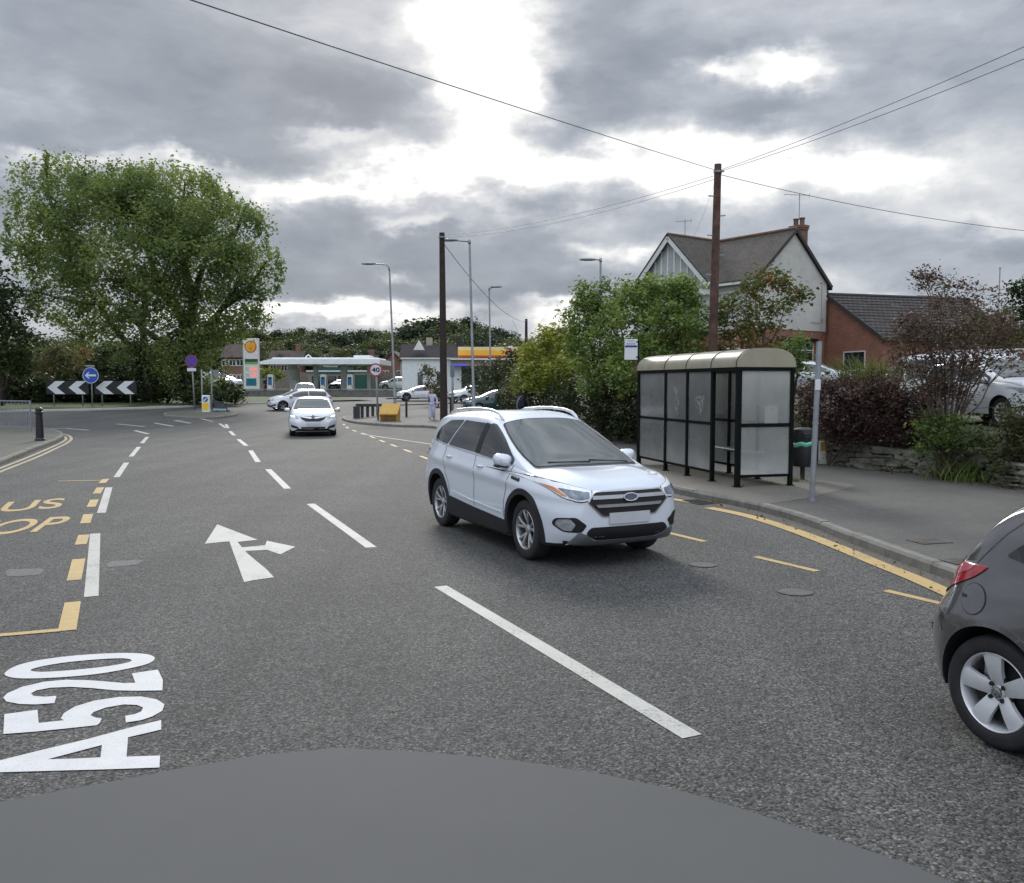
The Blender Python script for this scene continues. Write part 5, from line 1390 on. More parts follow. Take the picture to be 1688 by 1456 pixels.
mb = MB(); mb.box((xo, 0, zc - rad - .14), (.56, .03, .20)); mb.build('plate', M_SIGNW, r)
y = 55.0; q = on_ground(341, y); q.z += .10; z1 = D(0, 609, y).z - q.z
r = empty('twin_post_sign', q, 0, 'grey sign seen from behind on two steel posts above the keep left bollard', 'sign')
for px in (332, 348):
    x = D(px, 600, y).x - q.x; mb = MB(); post(mb, x, 0, -.05, z1, .05); mb.build('post', M_GREENISH, r, smooth=True)
x0, x1 = D(331, 0, y).x - q.x, D(347, 0, y).x - q.x
mb = MB(); mb.box(((x0 + x1) / 2 + .02, .07, z1 - .24), (x1 - x0 - .06, .03, .40)); mb.build('panel', M_SIGNBACK, r)
y = 52.6; q = on_ground(339, y); q.z += .10
r = empty('keep_left_bollard', q, 0, 'white and yellow traffic bollard with a blue arrow disc on the island', 'bollard')
W_, H_ = 12.5 / px_m(y), 28.5 / px_m(y)
mb = MB(); mb.box((0, 0, H_ / 2), (W_, .22, H_), bev=.03); mb.build('case', M_WHITEP, r, angle=40)
mb = MB(); mb.box((.0, -.113, H_ * .36), (W_ * .80, .01, H_ * .42)); mb.build('yellow_face', M_YELB, r)
mb = MB(); mb.lathe([(.001, -.12), (.155, -.12), (.155, -.108)], 24, (0, 0, H_ * .76), 'y'); mb.build('disc', M_SIGNB, r)
mb = MB(); mb.prism([(a * .15, b * .15) for a, b in [(-.65, -.65), (.15, -.65), (-.12, -.38), (.62, .38), (.38, .62), (-.38, -.12), (-.65, .15)]], lambda a, b: (a, -.128, H_ * .76 + b), lambda a, b: (a, -.121, H_ * .76 + b)); mb.build('arrow', M_SIGNW, r)
# toppled sign lying behind the bollard
q = on_ground(361, 53.6); q.z += .1
r = empty('toppled_sign', q, R(8), 'knocked over black sign lying on the traffic island beside the bollard', 'sign')
mb = MB(); mb.add([(-.42, 0, .72), (-.36, .02, .74), (.02, .05, .62), (.30, .05, .44), (.50, .02, .08), (.42, -.05, .05), (.10, -.08, .12), (-.30, -.05, .40)], [(0, 1, 2, 3, 4, 5, 6, 7)])
mb.add([(x, y_ + .06, z) for x, y_, z in mb.v], [(7, 6, 5, 4, 3, 2, 1, 0)]); mb.build('face', M_SIGNK, r)
mb = MB(); mb.box((.02, -.12, .10), (.80, .34, .16), bev=.04); mb.build('base', mat('pale_blue_plastic', (.20, .30, .36), .6, var=.2), r)
mb = MB(); mb.tube([(.25, -.02, .12), (.62, .02, .02)], .05, 8); mb.tube([(-.1, .03, .3), (-.35, .05, .85)], .03, 6); mb.build('post', M_SIGNK, r)
# --- right corner: grit bin, 40 sign, rail, guard posts
q = P(643, 693.8, GZ); y = q.y
r = empty('grit_bin', q, R(-6), 'yellow grit bin with a sloping lid on the pavement corner', 'grit bin')
W_ = 31 / px_m(y); H_ = 27.5 / px_m(y)
mb = MB(); k = .5 * W_; prof = [(-.30, 0), (.34, 0), (.36, H_ * .90), (.30, H_ * .985), (-.02, H_ * .60), (-.22, H_ * .42), (-.32, H_ * .36)]
mb.prism(prof, lambda a, b: (-k * .94, a, b), lambda a, b: (k * .94, a, b)); mb.build('body', M_YEL, r)
mb = MB(); mb.prism([(-.40, H_ * .36), (-.40, H_ * .44), (-.05, H_ * .70), (.28, H_ * 1.02), (.40, H_ * 1.0), (.42, H_ * .92), (.28, H_ * .95), (-.05, H_ * .62), (-.33, H_ * .40)], lambda a, b: (-k * 1.0, a, b), lambda a, b: (k * 1.0, a, b)); mb.build('lid', M_YEL, r, angle=30)
mb = MB(); mb.box((0, -.325, H_ * .18), (W_ * .80, .06, H_ * .28)); mb.build('recess_shade', mat('shaded_yellow', (.16, .085, .02), .8, var=.4, vs=5), r)  # dark colour stands for the shade in the opening under the lid
q = P(622.5, 692.5, GZ); y = q.y
r = empty('speed_limit_sign', q, 0, 'round white 40 speed limit sign with a red rim on a grey post', 'sign')
zc = D(0, 609.8, y).z - q.z; rad = 10.8 / px_m(y); xo = -.07
mb = MB(); mb.tube([(.02, .06, -.05), (xo, .06, zc + rad * .9)], .05, 8); mb.build('post', M_GREENISH, r, smooth=True)
mb = MB(); mb.lathe([(.001, -.02), (rad, -.02), (rad, .01), (.001, .01)], 36, (xo, 0, zc), 'y'); mb.build('disc', M_SIGNW, r)
mb = MB(); mb.lathe([(rad * .80, -.025), (rad * 1.0, -.025)], 36, (xo, 0, zc), 'y'); mb.build('border', M_SIGNR, r, recalc=False)
mb = MB(); text_on(mb, '40', (xo, -.027, zc - rad * .36), (1, 0, 0), (0, 0, 1), rad * .72, .035, width=rad * 1.25); mb.build('numerals', mat('dark_numerals', (.02, .02, .05), .5, var=0), r, recalc=False)
r = empty('knee_rail', P(588, 689.5, GZ), 0, 'low row of dark grey guard posts with a rail on the corner', 'barrier')
a0, a1 = P(588, 689.5, GZ), P(626, 684, GZ); v = a1 - a0
mb = MB(); mb.beam((0, 0, .68), (v.x + .3, v.y, .60), .10, .16); mb.build('rail', mat('dark_recycled_plastic', (.035, .037, .040), .7, var=.25), r)
for i in range(5):
    f = i / 4.4; mb = MB(); mb.box((v.x * f, v.y * f, .30), (.15 if i else .34, .15, .66), bev=.02); mb.build('post', MATS['dark_recycled_plastic'], r)
r = empty('guard_rail', P(664, 687.5, GZ), 0, 'dark steel railing on square posts behind the grit bin', 'railing')
a0, a1 = P(664, 687.5, GZ), P(800, 676.5, GZ); v = a1 - a0
mb = MB()
for z in (.62, .99): mb.beam((-.9, .1, z), (v.x, v.y, z + .0), .04, .055)
mb.build('rail', M_SIGNK, r)
for i in range(5):
    f = i / 4; mb = MB(); mb.box((v.x * f + .2, v.y * f, .5), (.11, .11, 1.06), bev=.02); mb.build('post', M_SIGNK, r)
q = P(698, 689.5, GZ)
mb = MB(); mb.box((0, 0, .42), (.24, .20, .95), bev=.03); o = mb.build('timber_post', M_TIMBER); o.location = (D(726, 0, 42.4).x, 42.4, GZ); tag(o, 'squat brown timber post at the foot of the dark telegraph pole', 'post')
q = on_ground(746, 47.5); q.z = GZ
r = empty('sign_post', q, 0, 'narrow grey green sign on a post just right of the dark telegraph pole', 'sign')
zt = D(0, 603, 47.5).z - GZ
mb = MB(); post(mb, 0, 0, 0, zt, .065); mb.build('post', M_GREENISH, r, smooth=True)
mb = MB(); mb.box((0, -.08, zt - .28), (.24, .03, .66)); mb.build('panel', mat('grey_green_sign', (.12, .17, .19), .5, var=.1), r)
# --- telegraph poles and wires
def tele(px, pyt, y, rad, label, m, gx=0.0, arms=0, name='telegraph_pole', lean=0.0, zg=None):
    tp = D(px, pyt, y); zg = GZ if zg is None else zg
    r = empty(name, (tp.x - lean, y, zg), 0, label, 'telegraph pole'); h = tp.z - zg
    mb = MB(); mb.tube([(0, 0, -.1), (lean * .5, 0, h * .5), (lean, 0, h)], [rad * 1.18, rad, rad * .80], 14); mb.build('pole', m, r, angle=50)
    mb = MB()
    for k in range(arms):
        z = h - .9 - k * .55; sg = 1 if k % 2 else -1
        mb.beam((lean * z / h, -.02, z), (lean * z / h + sg * (rad + .13), -.02, z + .02), .035, .03)
    if arms: mb.build('step_peg', M_GALV, r)
    mb = MB(); mb.lathe([(rad * .85, h - .26), (rad * .95, h - .25), (rad * .95, h - .19), (rad * .85, h - .18)], 12, (lean, 0, 0)); mb.box((lean, -rad, h - .22), (.30, .05, .05)); mb.build('bracket', M_GALV, r)
    return Vector((tp.x, y, tp.z))
M_WIRE2 = M_WIRE
T1 = tele(1183.5, 271, 25.0, .125, 'tall reddish brown telegraph pole behind the bus shelter', M_WOOD, arms=9, lean=.10, zg=.6)
T2 = tele(728.5, 384, 42.0, .16, 'dark telegraph pole on the pavement corner behind the white SUV', M_WOOD2, lean=-.05)
T3 = tele(867.5, 526, 92.0, .17, 'distant telegraph pole rising above the trees', M_WOOD2, zg=1.0)
def wire(a, b, sag, label, rad=.014, n=24):
    a, b = Vector(a), Vector(b); mb = MB()
    mb.tube([a + (b - a) * (i / n) - Vector((0, 0, sag * 4 * (i / n) * (1 - i / n))) for i in range(n + 1)], rad, 5)
    tag(mb.build('overhead_wire', M_WIRE), label, 'wire', 'overhead wires')
up = Vector((0, 0, -.18))
e = D(375, 0, 9.0); far = T1 + up + (e - T1 - up) * 2.2
wire(T1 + up, far, .12, 'thick overhead wire running from the brown pole to the upper left', .0075)
wire(T1 + up, T1 + up + (D(1688, 52, 14.5) - T1 - up) * 1.8, .25, 'overhead wire to the upper right, upper of the pair', .0065)
wire(T1 + up * 1.2, T1 + up * 1.2 + (D(1688, 70, 14.5) - T1 - up * 1.2) * 1.8, .27, 'overhead wire to the upper right, lower of the pair', .0065)
wire(T1 + up * 1.5, D(1990, 395, 30), .5, 'thin overhead wire sloping right across the sky from the brown pole', .009)
wire(T1 + up * 1.6, T2 + Vector((0, 0, -.12)), .30, 'overhead wire between the two telegraph poles, upper of the pair', .0065)
wire(T1 + up * 1.6 + Vector((0, 0, -.10)), T2 + Vector((0, 0, -.22)), .36, 'overhead wire between the two telegraph poles, lower of the pair', .0065)
wire(T2 + Vector((0, 0, -.4)), T3 + Vector((0, 0, -.3)), .9, 'thin overhead wire from the dark pole to the distant pole', .016)
wire(T1 + up * 1.5, D(1136, 404, 47.5), .2, 'thin wire dropping from the brown pole to the house', .004)
# --- street lamps
def lamp(pxb, pxt, pyt, pxl, pyl, y, label, bend=.0, zg=None):
    t_ = D(pxt, pyt, y); l_ = D(pxl, pyl, y); g = on_ground(pxb, y, .1)
    if zg is not None: g.z = zg
    r = empty('street_lamp', g, 0, label, 'street lamp', 'tall grey street lamps')
    h = t_.z - g.z; dx = t_.x - g.x; lx, lz = l_.x - g.x, l_.z - g.z
    mb = MB(); mb.tube([(0, 0, -.1), (dx * .12, 0, 1.5), (dx * .13, 0, 1.6), (dx, 0, h)], [.11, .105, .075, .055], 10); mb.build('column', M_GALV, r, angle=50)
    mb = MB()
    if bend: mb.tube([(dx, 0, h), (dx + (lx - dx) * .04, 0, h + .28), (dx + (lx - dx) * .15, 0, h + .42), (dx + (lx - dx) * .5, 0, h + .42 + (lz - h - .42) * .5), (lx, 0, lz)], [.055, .05, .045, .04, .04], 8)
    else: mb.tube([(dx, 0, h - .02), (lx, 0, lz)], .04, 8); mb.tube([(dx, 0, h - .15), (dx, 0, h + .08)], .075, 8)
    mb.build('arm', M_GALV, r, smooth=True)
    sg = 1 if lx > dx else -1
    mb = MB(); mb.lathe([(.02, -.1), (.10, 0), (.15, .25), (.15, .6), (.10, .85), (.02, .92)], 12, axis='x'); mb.v = [(lx - sg * .25 + sg * a, b, lz + c * .55) for a, b, c in mb.v]
    mb.build('lantern', M_SIGNBACK, r, smooth=True)
lamp(651, 642, 447, 612, 435, 59, 'swan necked street lamp behind the grit bin', 1)
lamp(781, 774, 398, 745, 396, 48, 'square armed street lamp just right of the dark telegraph pole')
lamp(809, 806.5, 476, 814, 473, 71, 'shorter street lamp with its lantern pointing right above the canopy')
lamp(990, 990, 428, 974, 428, 50, 'street lamp rising behind the big green hedge')
# ------------------------------------------------------------------ raised gardens on the right
WALL_L = [Vector((11.2, 8.5, 0)), Vector((10.2, 12.5, 0)), P(1688, 805, GZ), P(1645, 796, GZ), P(1563, 785, GZ), P(1453, 774, GZ), P(1372, 765, GZ)]
HEDGE_L = [Vector((6.3, 22.6, 0)), Vector((5.0, 25.6, 0)), P(1008, 724, GZ), Vector((2.6, 34, 0)), Vector((1.6, 40, 0)), Vector((1.0, 46, 0)), Vector((1.4, 52, 0))]
BANK = smooth_line(WALL_L + HEDGE_L, .8)
M_SOIL = mat('bank_soil', (.055, .045, .030), .95, var=.4, vs=4, bump=.7, bs=25, col2=(.06, .075, .03))
M_DRIVE = road_mat('drive_gravel', (.20, .19, .17), .15, spk=.35, bump=.3, scale=60, track=False)
BZ = pchip([(0, .08), (.15, .45), (.5, .90), (.9, 1.08), (5, 1.18), (9, 1.55), (14, 1.75), (30, 2.2), (60, 2.6)])
bdir = Vector((.86, .51, 0))
def bank_z(p):
    """height of the raised garden at a point"""
    best = min(range(len(BANK)), key=lambda i: (BANK[i] - Vector((p[0], p[1], 0))).length)
    d = (Vector((p[0], p[1], 0)) - BANK[best]); 
    return BZ(max(0, d.length)) if d.dot(bdir) > 0 else GZ
mb = MB(); ts = [.0, .12, .25, .5, .8, 1.3, 2, 3, 5, 8, 12, 20, 30, 60]
mb.grid([[p + bdir * t_ + Vector((0, 0, BZ(t_) + (.05 * math.sin(p.y * 2.1 + t_) if .5 < t_ < 6 else 0) * .6)) for t_ in ts] for p in BANK])
tag(mb.build('garden_bank', M_SOIL, smooth=True), kind='structure')
# --- dry stone wall: one thing, built of separate blocks
def stone_mat():
    return mat('dry_stone', (.26, .25, .21), .9, var=.6, vs=4, bump=.8, bs=22, col2=(.15, .155, .11))
M_STONE = stone_mat()
WL = smooth_line(WALL_L, .1)
wl = empty('stone_wall', (0, 0, 0), 0, 'low dry stone retaining wall with mossy rough blocks along the pavement', 'wall')
rnd = random.Random(8)
def stone(mb, c, d, rz):
    n = 0
    vs, fs = [], []
    sx_, sy_, sz_ = d
    g = 5
    import itertools
    bm = bmesh.new(); bmesh.ops.create_cube(bm, size=1.0)
    bmesh.ops.subdivide_edges(bm, edges=bm.edges[:], cuts=2, use_grid_fill=True)
    sd = rnd.uniform(0, 99)
    for v in bm.verts:
        p = v.co.copy(); q = p.normalized() * .62; p = p.lerp(q, .16)
        p += Vector((mnoise.noise(p * 2.2 + Vector((sd, 0, 0))), mnoise.noise(p * 2.2 + Vector((0, sd, 0))), mnoise.noise(p * 2.2 + Vector((0, 0, sd))))) * .17
        v.co = Vector((p.x * sx_, p.y * sy_, p.z * sz_))
    bm.verts.index_update(); M_ = Matrix.Rotation(rz, 3, 'Z') @ Matrix.Rotation(rnd.uniform(-.10, .10), 3, 'Y')
    mb.add([Vector(c) + M_ @ v.co for v in bm.verts], [tuple(v.index for v in f.verts) for f in bm.faces]); bm.free()
mb = MB(); total = sum((b - a).length for a, b in zip(WL, WL[1:]))
cum = [0]
for a, b in zip(WL, WL[1:]): cum.append(cum[-1] + (b - a).length)
def wl_at(s):
    for i in range(len(cum) - 1):
        if cum[i + 1] >= s: return WL[i] + (WL[i + 1] - WL[i]) * ((s - cum[i]) / max(1e-6, cum[i + 1] - cum[i])), (WL[i + 1] - WL[i]).normalized()
    return WL[-1], (WL[-1] - WL[-2]).normalized()
z = GZ - .02
for course in range(5):
    h = rnd.uniform(.11, .16); s = rnd.uniform(0, .3)
    while s < total:
        L = rnd.choice((.22, .3, .42, .55, .75)) * rnd.uniform(.85, 1.15); hh_ = h * rnd.uniform(.75, 1.15)
        top = .50 + .09 * math.sin(s * .9) + .05 * math.sin(s * 2.3)
        if z + hh_ * .6 < GZ + top:
            p, t_ = wl_at(min(total, s + L / 2)); nrm = Vector((-t_.y, t_.x, 0))
            stone(mb, p + Vector((0, 0, z + hh_ / 2)) - nrm * (.02 * course - .03 + rnd.uniform(-.03, .03)), (L * .92, .30 * rnd.uniform(.7, 1.15), hh_ * .86), math.atan2(t_.y, t_.x))
        s += L
    z += h * .93
mb.build('stonework', M_STONE, wl, angle=28)
# ------------------------------------------------------------------ the gabled house
M_RENDER = mat('grey_white_render', (.50, .49, .455), .9, var=.12, vs=1.2, bump=.15, bs=60)
M_WHITEW = mat('white_woodwork', (.66, .67, .66), .5, var=.07, vs=3)
M_PANEL = mat('pale_boarding', (.42, .44, .43), .8, var=.1, vs=3)
M_TILE = brick_mat('lichened_roof_tiles', (.066, .054, .047), (.095, .082, .066), (.035, .030, .026), .20, .16, .9, .012)
M_TILE_D = brick_mat('dark_roof_tiles', (.060, .050, .047), (.085, .072, .066), (.022, .02, .02), .32, .30, 1.0, .030)
M_BRICK = brick_mat('red_brick', (.235, .075, .042), (.30, .11, .065), (.22, .17, .14), .225, .075, .4, .010)
M_BRICK_D = brick_mat('old_brick', (.17, .075, .05), (.22, .10, .07), (.16, .14, .12), .225, .075, .4, .010)
M_LEAD = mat('dark_verge', (.035, .033, .033), .7, var=.2)
M_PANE = mat('window_glass', (.02, .026, .030), .05, var=.2, vs=1.0, spec=.8)
M_CURT = mat('net_curtain', (.36, .38, .38), .6, var=.3, vs=3)
hu = Vector((.81, .587, 0)).normalized(); hv = Vector((-hu.y, hu.x, 0))     # hu along the gable wall, hv along the front
HO = D(1246, HZ, 46.0); HO.z = 0
HG = 1.7                                   # garden level at the house
house = empty('house', (HO.x, HO.y, HG), math.atan2(hu.y, hu.x), 'grey white rendered house with a half timbered front gable and brown tiled roof', 'house')
GWD = 6.05                                 # width of the gable wall
EZ, RZ = 5.95, 8.55                        # eaves and ridge above garden level
FL = 9.3                                  # length of the front
def quad_panel(name, m, parent, pts, thick=None, uv=None):
    mb = MB(); mb.add(pts, [tuple(range(len(pts)))]); o = mb.build(name, m, parent, recalc=False)
    if uv: uv_planar(o, *uv)
    return o
def solid(name, m, parent, poly, fn, t0, t1, uv=None):
    mb = MB(); mb.prism(poly, lambda a, b: fn(a, b, t0), lambda a, b: fn(a, b, t1)); o = mb.build(name, m, parent)
    if uv: uv_planar(o, *uv)
    return o
def window(parent, o, ux, w, h, nrm, mull=(.5,), bars=(.35,), pane=None, fr=.055, sill=True, nm='window'):
    """framed window on a wall: o = lower left corner, ux along the wall, nrm outwards"""
    o, ux, nrm = Vector(o), Vector(ux), Vector(nrm); uz = Vector((0, 0, 1))
    def slab(mb, a0, a1, b0, b1, d0, d1):
        v = [o + ux * a + uz * b + nrm * d for d in (d0, d1) for a, b in ((a0, b0), (a1, b0), (a1, b1), (a0, b1))]
        mb.add(v, [(0, 1, 2, 3), (7, 6, 5, 4), (0, 4, 5, 1), (1, 5, 6, 2), (2, 6, 7, 3), (3, 7, 4, 0)])
    mb = MB(); slab(mb, 0, w, 0, fr, -.02, .05); slab(mb, 0, w, h - fr, h, -.02, .05); slab(mb, 0, fr, fr, h - fr, -.02, .048); slab(mb, w - fr, w, fr, h - fr, -.02, .048)
    for m_ in mull: slab(mb, w * m_ - fr / 2, w * m_ + fr / 2, fr, h - fr, -.02, .046)
    for b_ in bars: slab(mb, fr, w - fr, h * (1 - b_) - fr / 2, h * (1 - b_) + fr / 2, -.02, .044)
    if sill: slab(mb, -.06, w + .06, -.07, -.002, -.02, .12)
    f = mb.build(nm, M_WHITEW, parent)
    mb = MB(); slab(mb, fr * .5, w - fr * .5, fr * .5, h - fr * .5, -.01, .012); mb.build('pane', pane or M_PANE, f)
    return f
def build_house():
    r = house
    # local axes: x along the gable wall (0 = front corner), y along the front, away to the left
    x0, x1 = 0, GWD; xm = GWD / 2
    up = 3.25
    # walls: main body as an upper rendered storey over a brick storey
    mb = MB()
    def wallbox(mb, z0, z1, ins=0.0):
        mb.box((xm, FL / 2, (z0 + z1) / 2), (GWD - 2 * ins, FL - 2 * ins, z1 - z0))
    wallbox(mb, up, EZ - .03)
    mb.prism([(0, EZ - .03), (GWD, EZ - .03), (xm, RZ - .06)], lambda a, b: (a, 0, b), lambda a, b: (a, FL, b))
    mb.build('upper_wall', M_RENDER, r)
    mb = MB(); wallbox(mb, -1.2, up, .03); o = mb.build('lower_wall', M_BRICK, r); uv_planar(o, (1, 1, 0), (0, 0, 1))
    # main roof: two slopes with thickness and overhang
    ov, vo, th = .32, .14, .12
    pitch = (RZ - EZ) / xm
    for sg in (0, 1):
        def fn(a, b, t_): 
            x = -ov + a if sg == 0 else GWD + ov - a
            return (x, b, EZ - ov * pitch + a * pitch + t_)
        mb = MB(); A_ = xm + ov
        pts = [(0, -vo), (A_, -vo), (A_, FL), (0, FL)]
        mb.prism(pts, lambda a, b: fn(a, b, .02), lambda a, b: fn(a, b, .02 + th)); o = mb.build('roof_slope', M_TILE, r); 
        uv_planar(o, (0, 1, 0), (1 if sg == 0 else -1, 0, .7))
    mb = MB(); mb.tube([(xm, -vo, RZ + th + .05), (xm, FL, RZ + th + .05)], .10, 8); mb.build('ridge_tile', mat('ridge_tile_clay', (.16, .09, .06), .85, var=.3), r)
    # verge and fascia
    mb = MB()
    for sg in (0, 1):
        a = (-ov, -vo - .015, EZ - ov * pitch + .07) if sg == 0 else (GWD + ov, -vo - .015, EZ - ov * pitch + .07)
        mb.beam(a, (xm, -vo - .015, RZ + .07), .03, .17)
    mb.build('verge', M_LEAD, r)
    mb = MB(); mb.box((-ov - .03, FL / 2, EZ - ov * pitch - .02), (.09, FL + .2, .12)); mb.build('gutter', M_WHITEW, r)
    mb = MB(); mb.box((GWD + ov + .04, FL / 2, EZ - ov * pitch - .01), (.10, FL + .2, .12)); mb.tube([(GWD + .05, -.05, EZ - .4), (GWD + .08, -.06, 3.1)], .04, 8); mb.build('rear_gutter', M_LEAD, r)
    # front gable: cross roof running back to the main ridge
    ga, gb = 3.0, 8.6; gm = (ga + gb) / 2; gz = RZ + .14; px_ = -.42; gp = (gz - EZ) / ((gb - ga) / 2)
    mb = MB(); mb.prism([(ga, up), (gb, up), (gb, EZ), (gm, gz - .04), (ga, EZ)], lambda a, b: (px_, a, b), lambda a, b: (xm, a, b)); mb.build('gable_wall', M_PANEL, r)
    for sg in (0, 1):
        def fn(a, b, t_):
            y = ga - .30 + a if sg == 0 else gb + .30 - a
            return (b, y, EZ - .30 * gp + a * gp + t_)
        A_ = (gb - ga) / 2 + .30
        mb = MB(); mb.prism([(0, px_ - .30), (A_, px_ - .30), (A_, xm), (0, xm)], lambda a, b: fn(a, b, .02), lambda a, b: fn(a, b, .14)); o = mb.build('gable_roof', M_TILE, r); uv_planar(o, (1, 0, 0), (0, 1 if sg == 0 else -1, .7))
        mb = MB()
        y_e = ga - .30 if sg == 0 else gb + .30
        mb.beam((px_ - .33, y_e, EZ - .30 * gp - .02), (px_ - .33, gm, gz - .02), .05, .34); mb.build('bargeboard', M_WHITEW, r)
        mb = MB(); mb.beam((px_ - .35, y_e, EZ - .30 * gp + .17), (px_ - .35, gm, gz + .17), .08, .07); mb.build('verge', M_LEAD, r)
    mb = MB(); mb.tube([(px_ - .3, gm, gz + .16), (xm, gm, gz + .16)], .09, 8); mb.build('ridge_tile', MATS['ridge_tile_clay'], r)
    for k in range(1, 11):
        y = ga + (gb - ga) * k / 11; zt = EZ + (min(y - ga, gb - y)) * gp
        mb = MB(); mb.box((px_ - .02, y, (EZ - .55 + zt) / 2), (.05, .12, zt - EZ + .55)); mb.build('timber_stud', M_WHITEW, r)
    mb = MB(); mb.box((px_ - .10, gm, EZ - .62), (.22, gb - ga + .3, .28)); mb.build('tie_beam', M_WHITEW, r)
    # windows of the front
    window(r, (px_ - .05, 5.0, 3.75), (0, -1, 0), 1.5, 1.45, (-1, 0, 0), (.33, .67))
    window(r, (px_ - .05, 8.0, 3.75), (0, -1, 0), 1.5, 1.45, (-1, 0, 0), (.33, .67))
    window(r, (-.03, 2.30, 3.72), (0, -1, 0), 1.75, 1.55, (-1, 0, 0), (.33, .67), (.32,), M_CURT)
    window(r, (-.0, 2.4, .9), (0, -1, 0), 1.9, 1.35, (-1, 0, 0), (.33, .67))
    # ground floor bay on the gable side, seen behind the little tree
    window(r, (2.6, -.0, 1.15), (1, 0, 0), 2.3, 1.45, (0, -1, 0), (.33, .67), (.30,))
    mb = MB(); mb.box((3.75, -.10, 2.72), (2.7, .22, .20)); mb.build('lintel', M_SIGNK, r)
    # small fittings on the gable wall
    mb = MB(); mb.tube([(GWD - .45, -.02, EZ + .1), (GWD - .47, -.02, 3.05)], .012, 5); mb.box((GWD - .45, -.04, 3.9), (.10, .07, .14)); mb.box((GWD - 1.0, -.02, 3.72), (.9, .015, .015)); mb.build('cable', mat('grey_cable', (.25, .25, .25), .6, var=0), r)
    # chimney with two pots
    mb = MB(); mb.box((xm + .95, .42, RZ - .45), (.56, .76, 1.75)); mb.box((xm + .95, .42, RZ + .40), (.66, .90, .14)); mb.box((xm + .95, .42, RZ + .26), (.62, .86, .09)); ch = mb.build('chimney', M_BRICK_D, r); uv_planar(ch, (1, 1, 0), (0, 0, 1))
    for dy in (-.2, .2):
        q = MB(); q.lathe([(.16, RZ + .47), (.13, RZ + .55), (.13, RZ + .80), (.16, RZ + .82), (.16, RZ + .88), (.11, RZ + .88)], 12, (xm + .95, .42 + dy, 0)); q.build('chimney_pot', MATS['ridge_tile_clay'], ch)
    def aerial(x, y, z, h, ln, parent, dirv):
        q = MB(); q.tube([(x, y, z), (x, y, z + h)], .022, 6); d = Vector(dirv).normalized(); s = Vector((-d.y, d.x, 0))
        c = Vector((x, y, z + h - .1)); q.tube([c - d * ln * .6, c + d * ln * .4], .014, 5)
        for k in range(7):
            p = c + d * ln * (-.58 + k * .15); q.tube([p - s * .16, p + s * .16], .007, 4)
        q.tube([c + d * ln * .36 - Vector((0, 0, .12)), c + d * ln * .40 + Vector((0, 0, .12))], .02, 4)
        q.build('aerial', M_GALV, parent)
    aerial(xm + .95, .42, RZ + .8, 1.45, 1.5, r, (1, -.5, 0))
    aerial(.3, gm - .35, gz + .1, .95, .9, r, (.6, -1, 0))
    # brick corner quoins by the rear eave
    mb = MB()
    for k in range(5): mb.box((GWD + .02, .12, EZ - .25 - k * .22), (.12, .20, .14))
    mb.build('quoin', M_BRICK_D, r)
build_house()
# --- brick single-storey wing
wv_ = Vector((.95, .30, 0)).normalized(); wn = Vector((wv_.y, -wv_.x, 0))     # ridge direction; towards the camera
WO = D(1365, HZ, 49.6); WO.z = 0
wing = empty('brick_wing', (WO.x, WO.y, HG), math.atan2(wv_.y, wv_.x), 'low red brick wing with a dark ribbed tile roof beside the white house', 'house extension')
def build_wing():
    r = wing; RH_ = 6.9 - HG; EH = 4.42 - HG; dp = 4.25; L = 9.5
    # local x along ridge, -y towards the camera
    poly = [(0, -1.5), (-dp, -1.5), (-dp, EH), (0, RH_), (1.2, RH_ - .75), (1.2, -1.5)]
    mb = MB(); mb.prism(poly, lambda a, b: (0, a, b), lambda a, b: (L, a, b)); o = mb.build('wall', M_BRICK, r); uv_planar(o, (1, 1, 0), (0, 0, 1))
    sl = (RH_ - EH) / dp
    pts = [(-dp - .35, 0), (0, 0), (0, 1), (-dp - .35, 1)]
    def fn(a, b, t_): return (-.14 + b * (L + .3), a, RH_ + a * sl + t_)
    mb = MB(); mb.prism(pts, lambda a, b: fn(a, b, .03), lambda a, b: fn(a, b, .15)); o = mb.build('roof_slope', M_TILE_D, r); uv_planar(o, (1, 0, 0), (0, 1, .6))
    n = 14
    mb = MB()
    for k in range(n):                    # stepped tile courses stand proud of the slope
        a = -dp - .33 + (dp + .3) * k / n; mb.box(((L) / 2 + .01, a, RH_ + a * sl + .165), (L + .28, .05, .03))
    uv_planar(mb.build('tile_course', M_TILE_D, r), (1, 0, 0), (0, 1, .6))
    mb = MB(); mb.beam((-.16, -dp - .36, EH - .36 * sl + .06), (-.16, .1, RH_ + .10), .05, .20); mb.build('verge', M_LEAD, r)
    mb = MB(); mb.tube([(-.15, 0, RH_ + .16), (L + .15, 0, RH_ + .16)], .10, 8); mb.build('ridge_tile', M_LEAD, r)
    window(r, (-.0, -1.30, 1.02), (0, -1, 0), 1.75, 1.06, (-1, 0, 0), (), ())
build_wing()
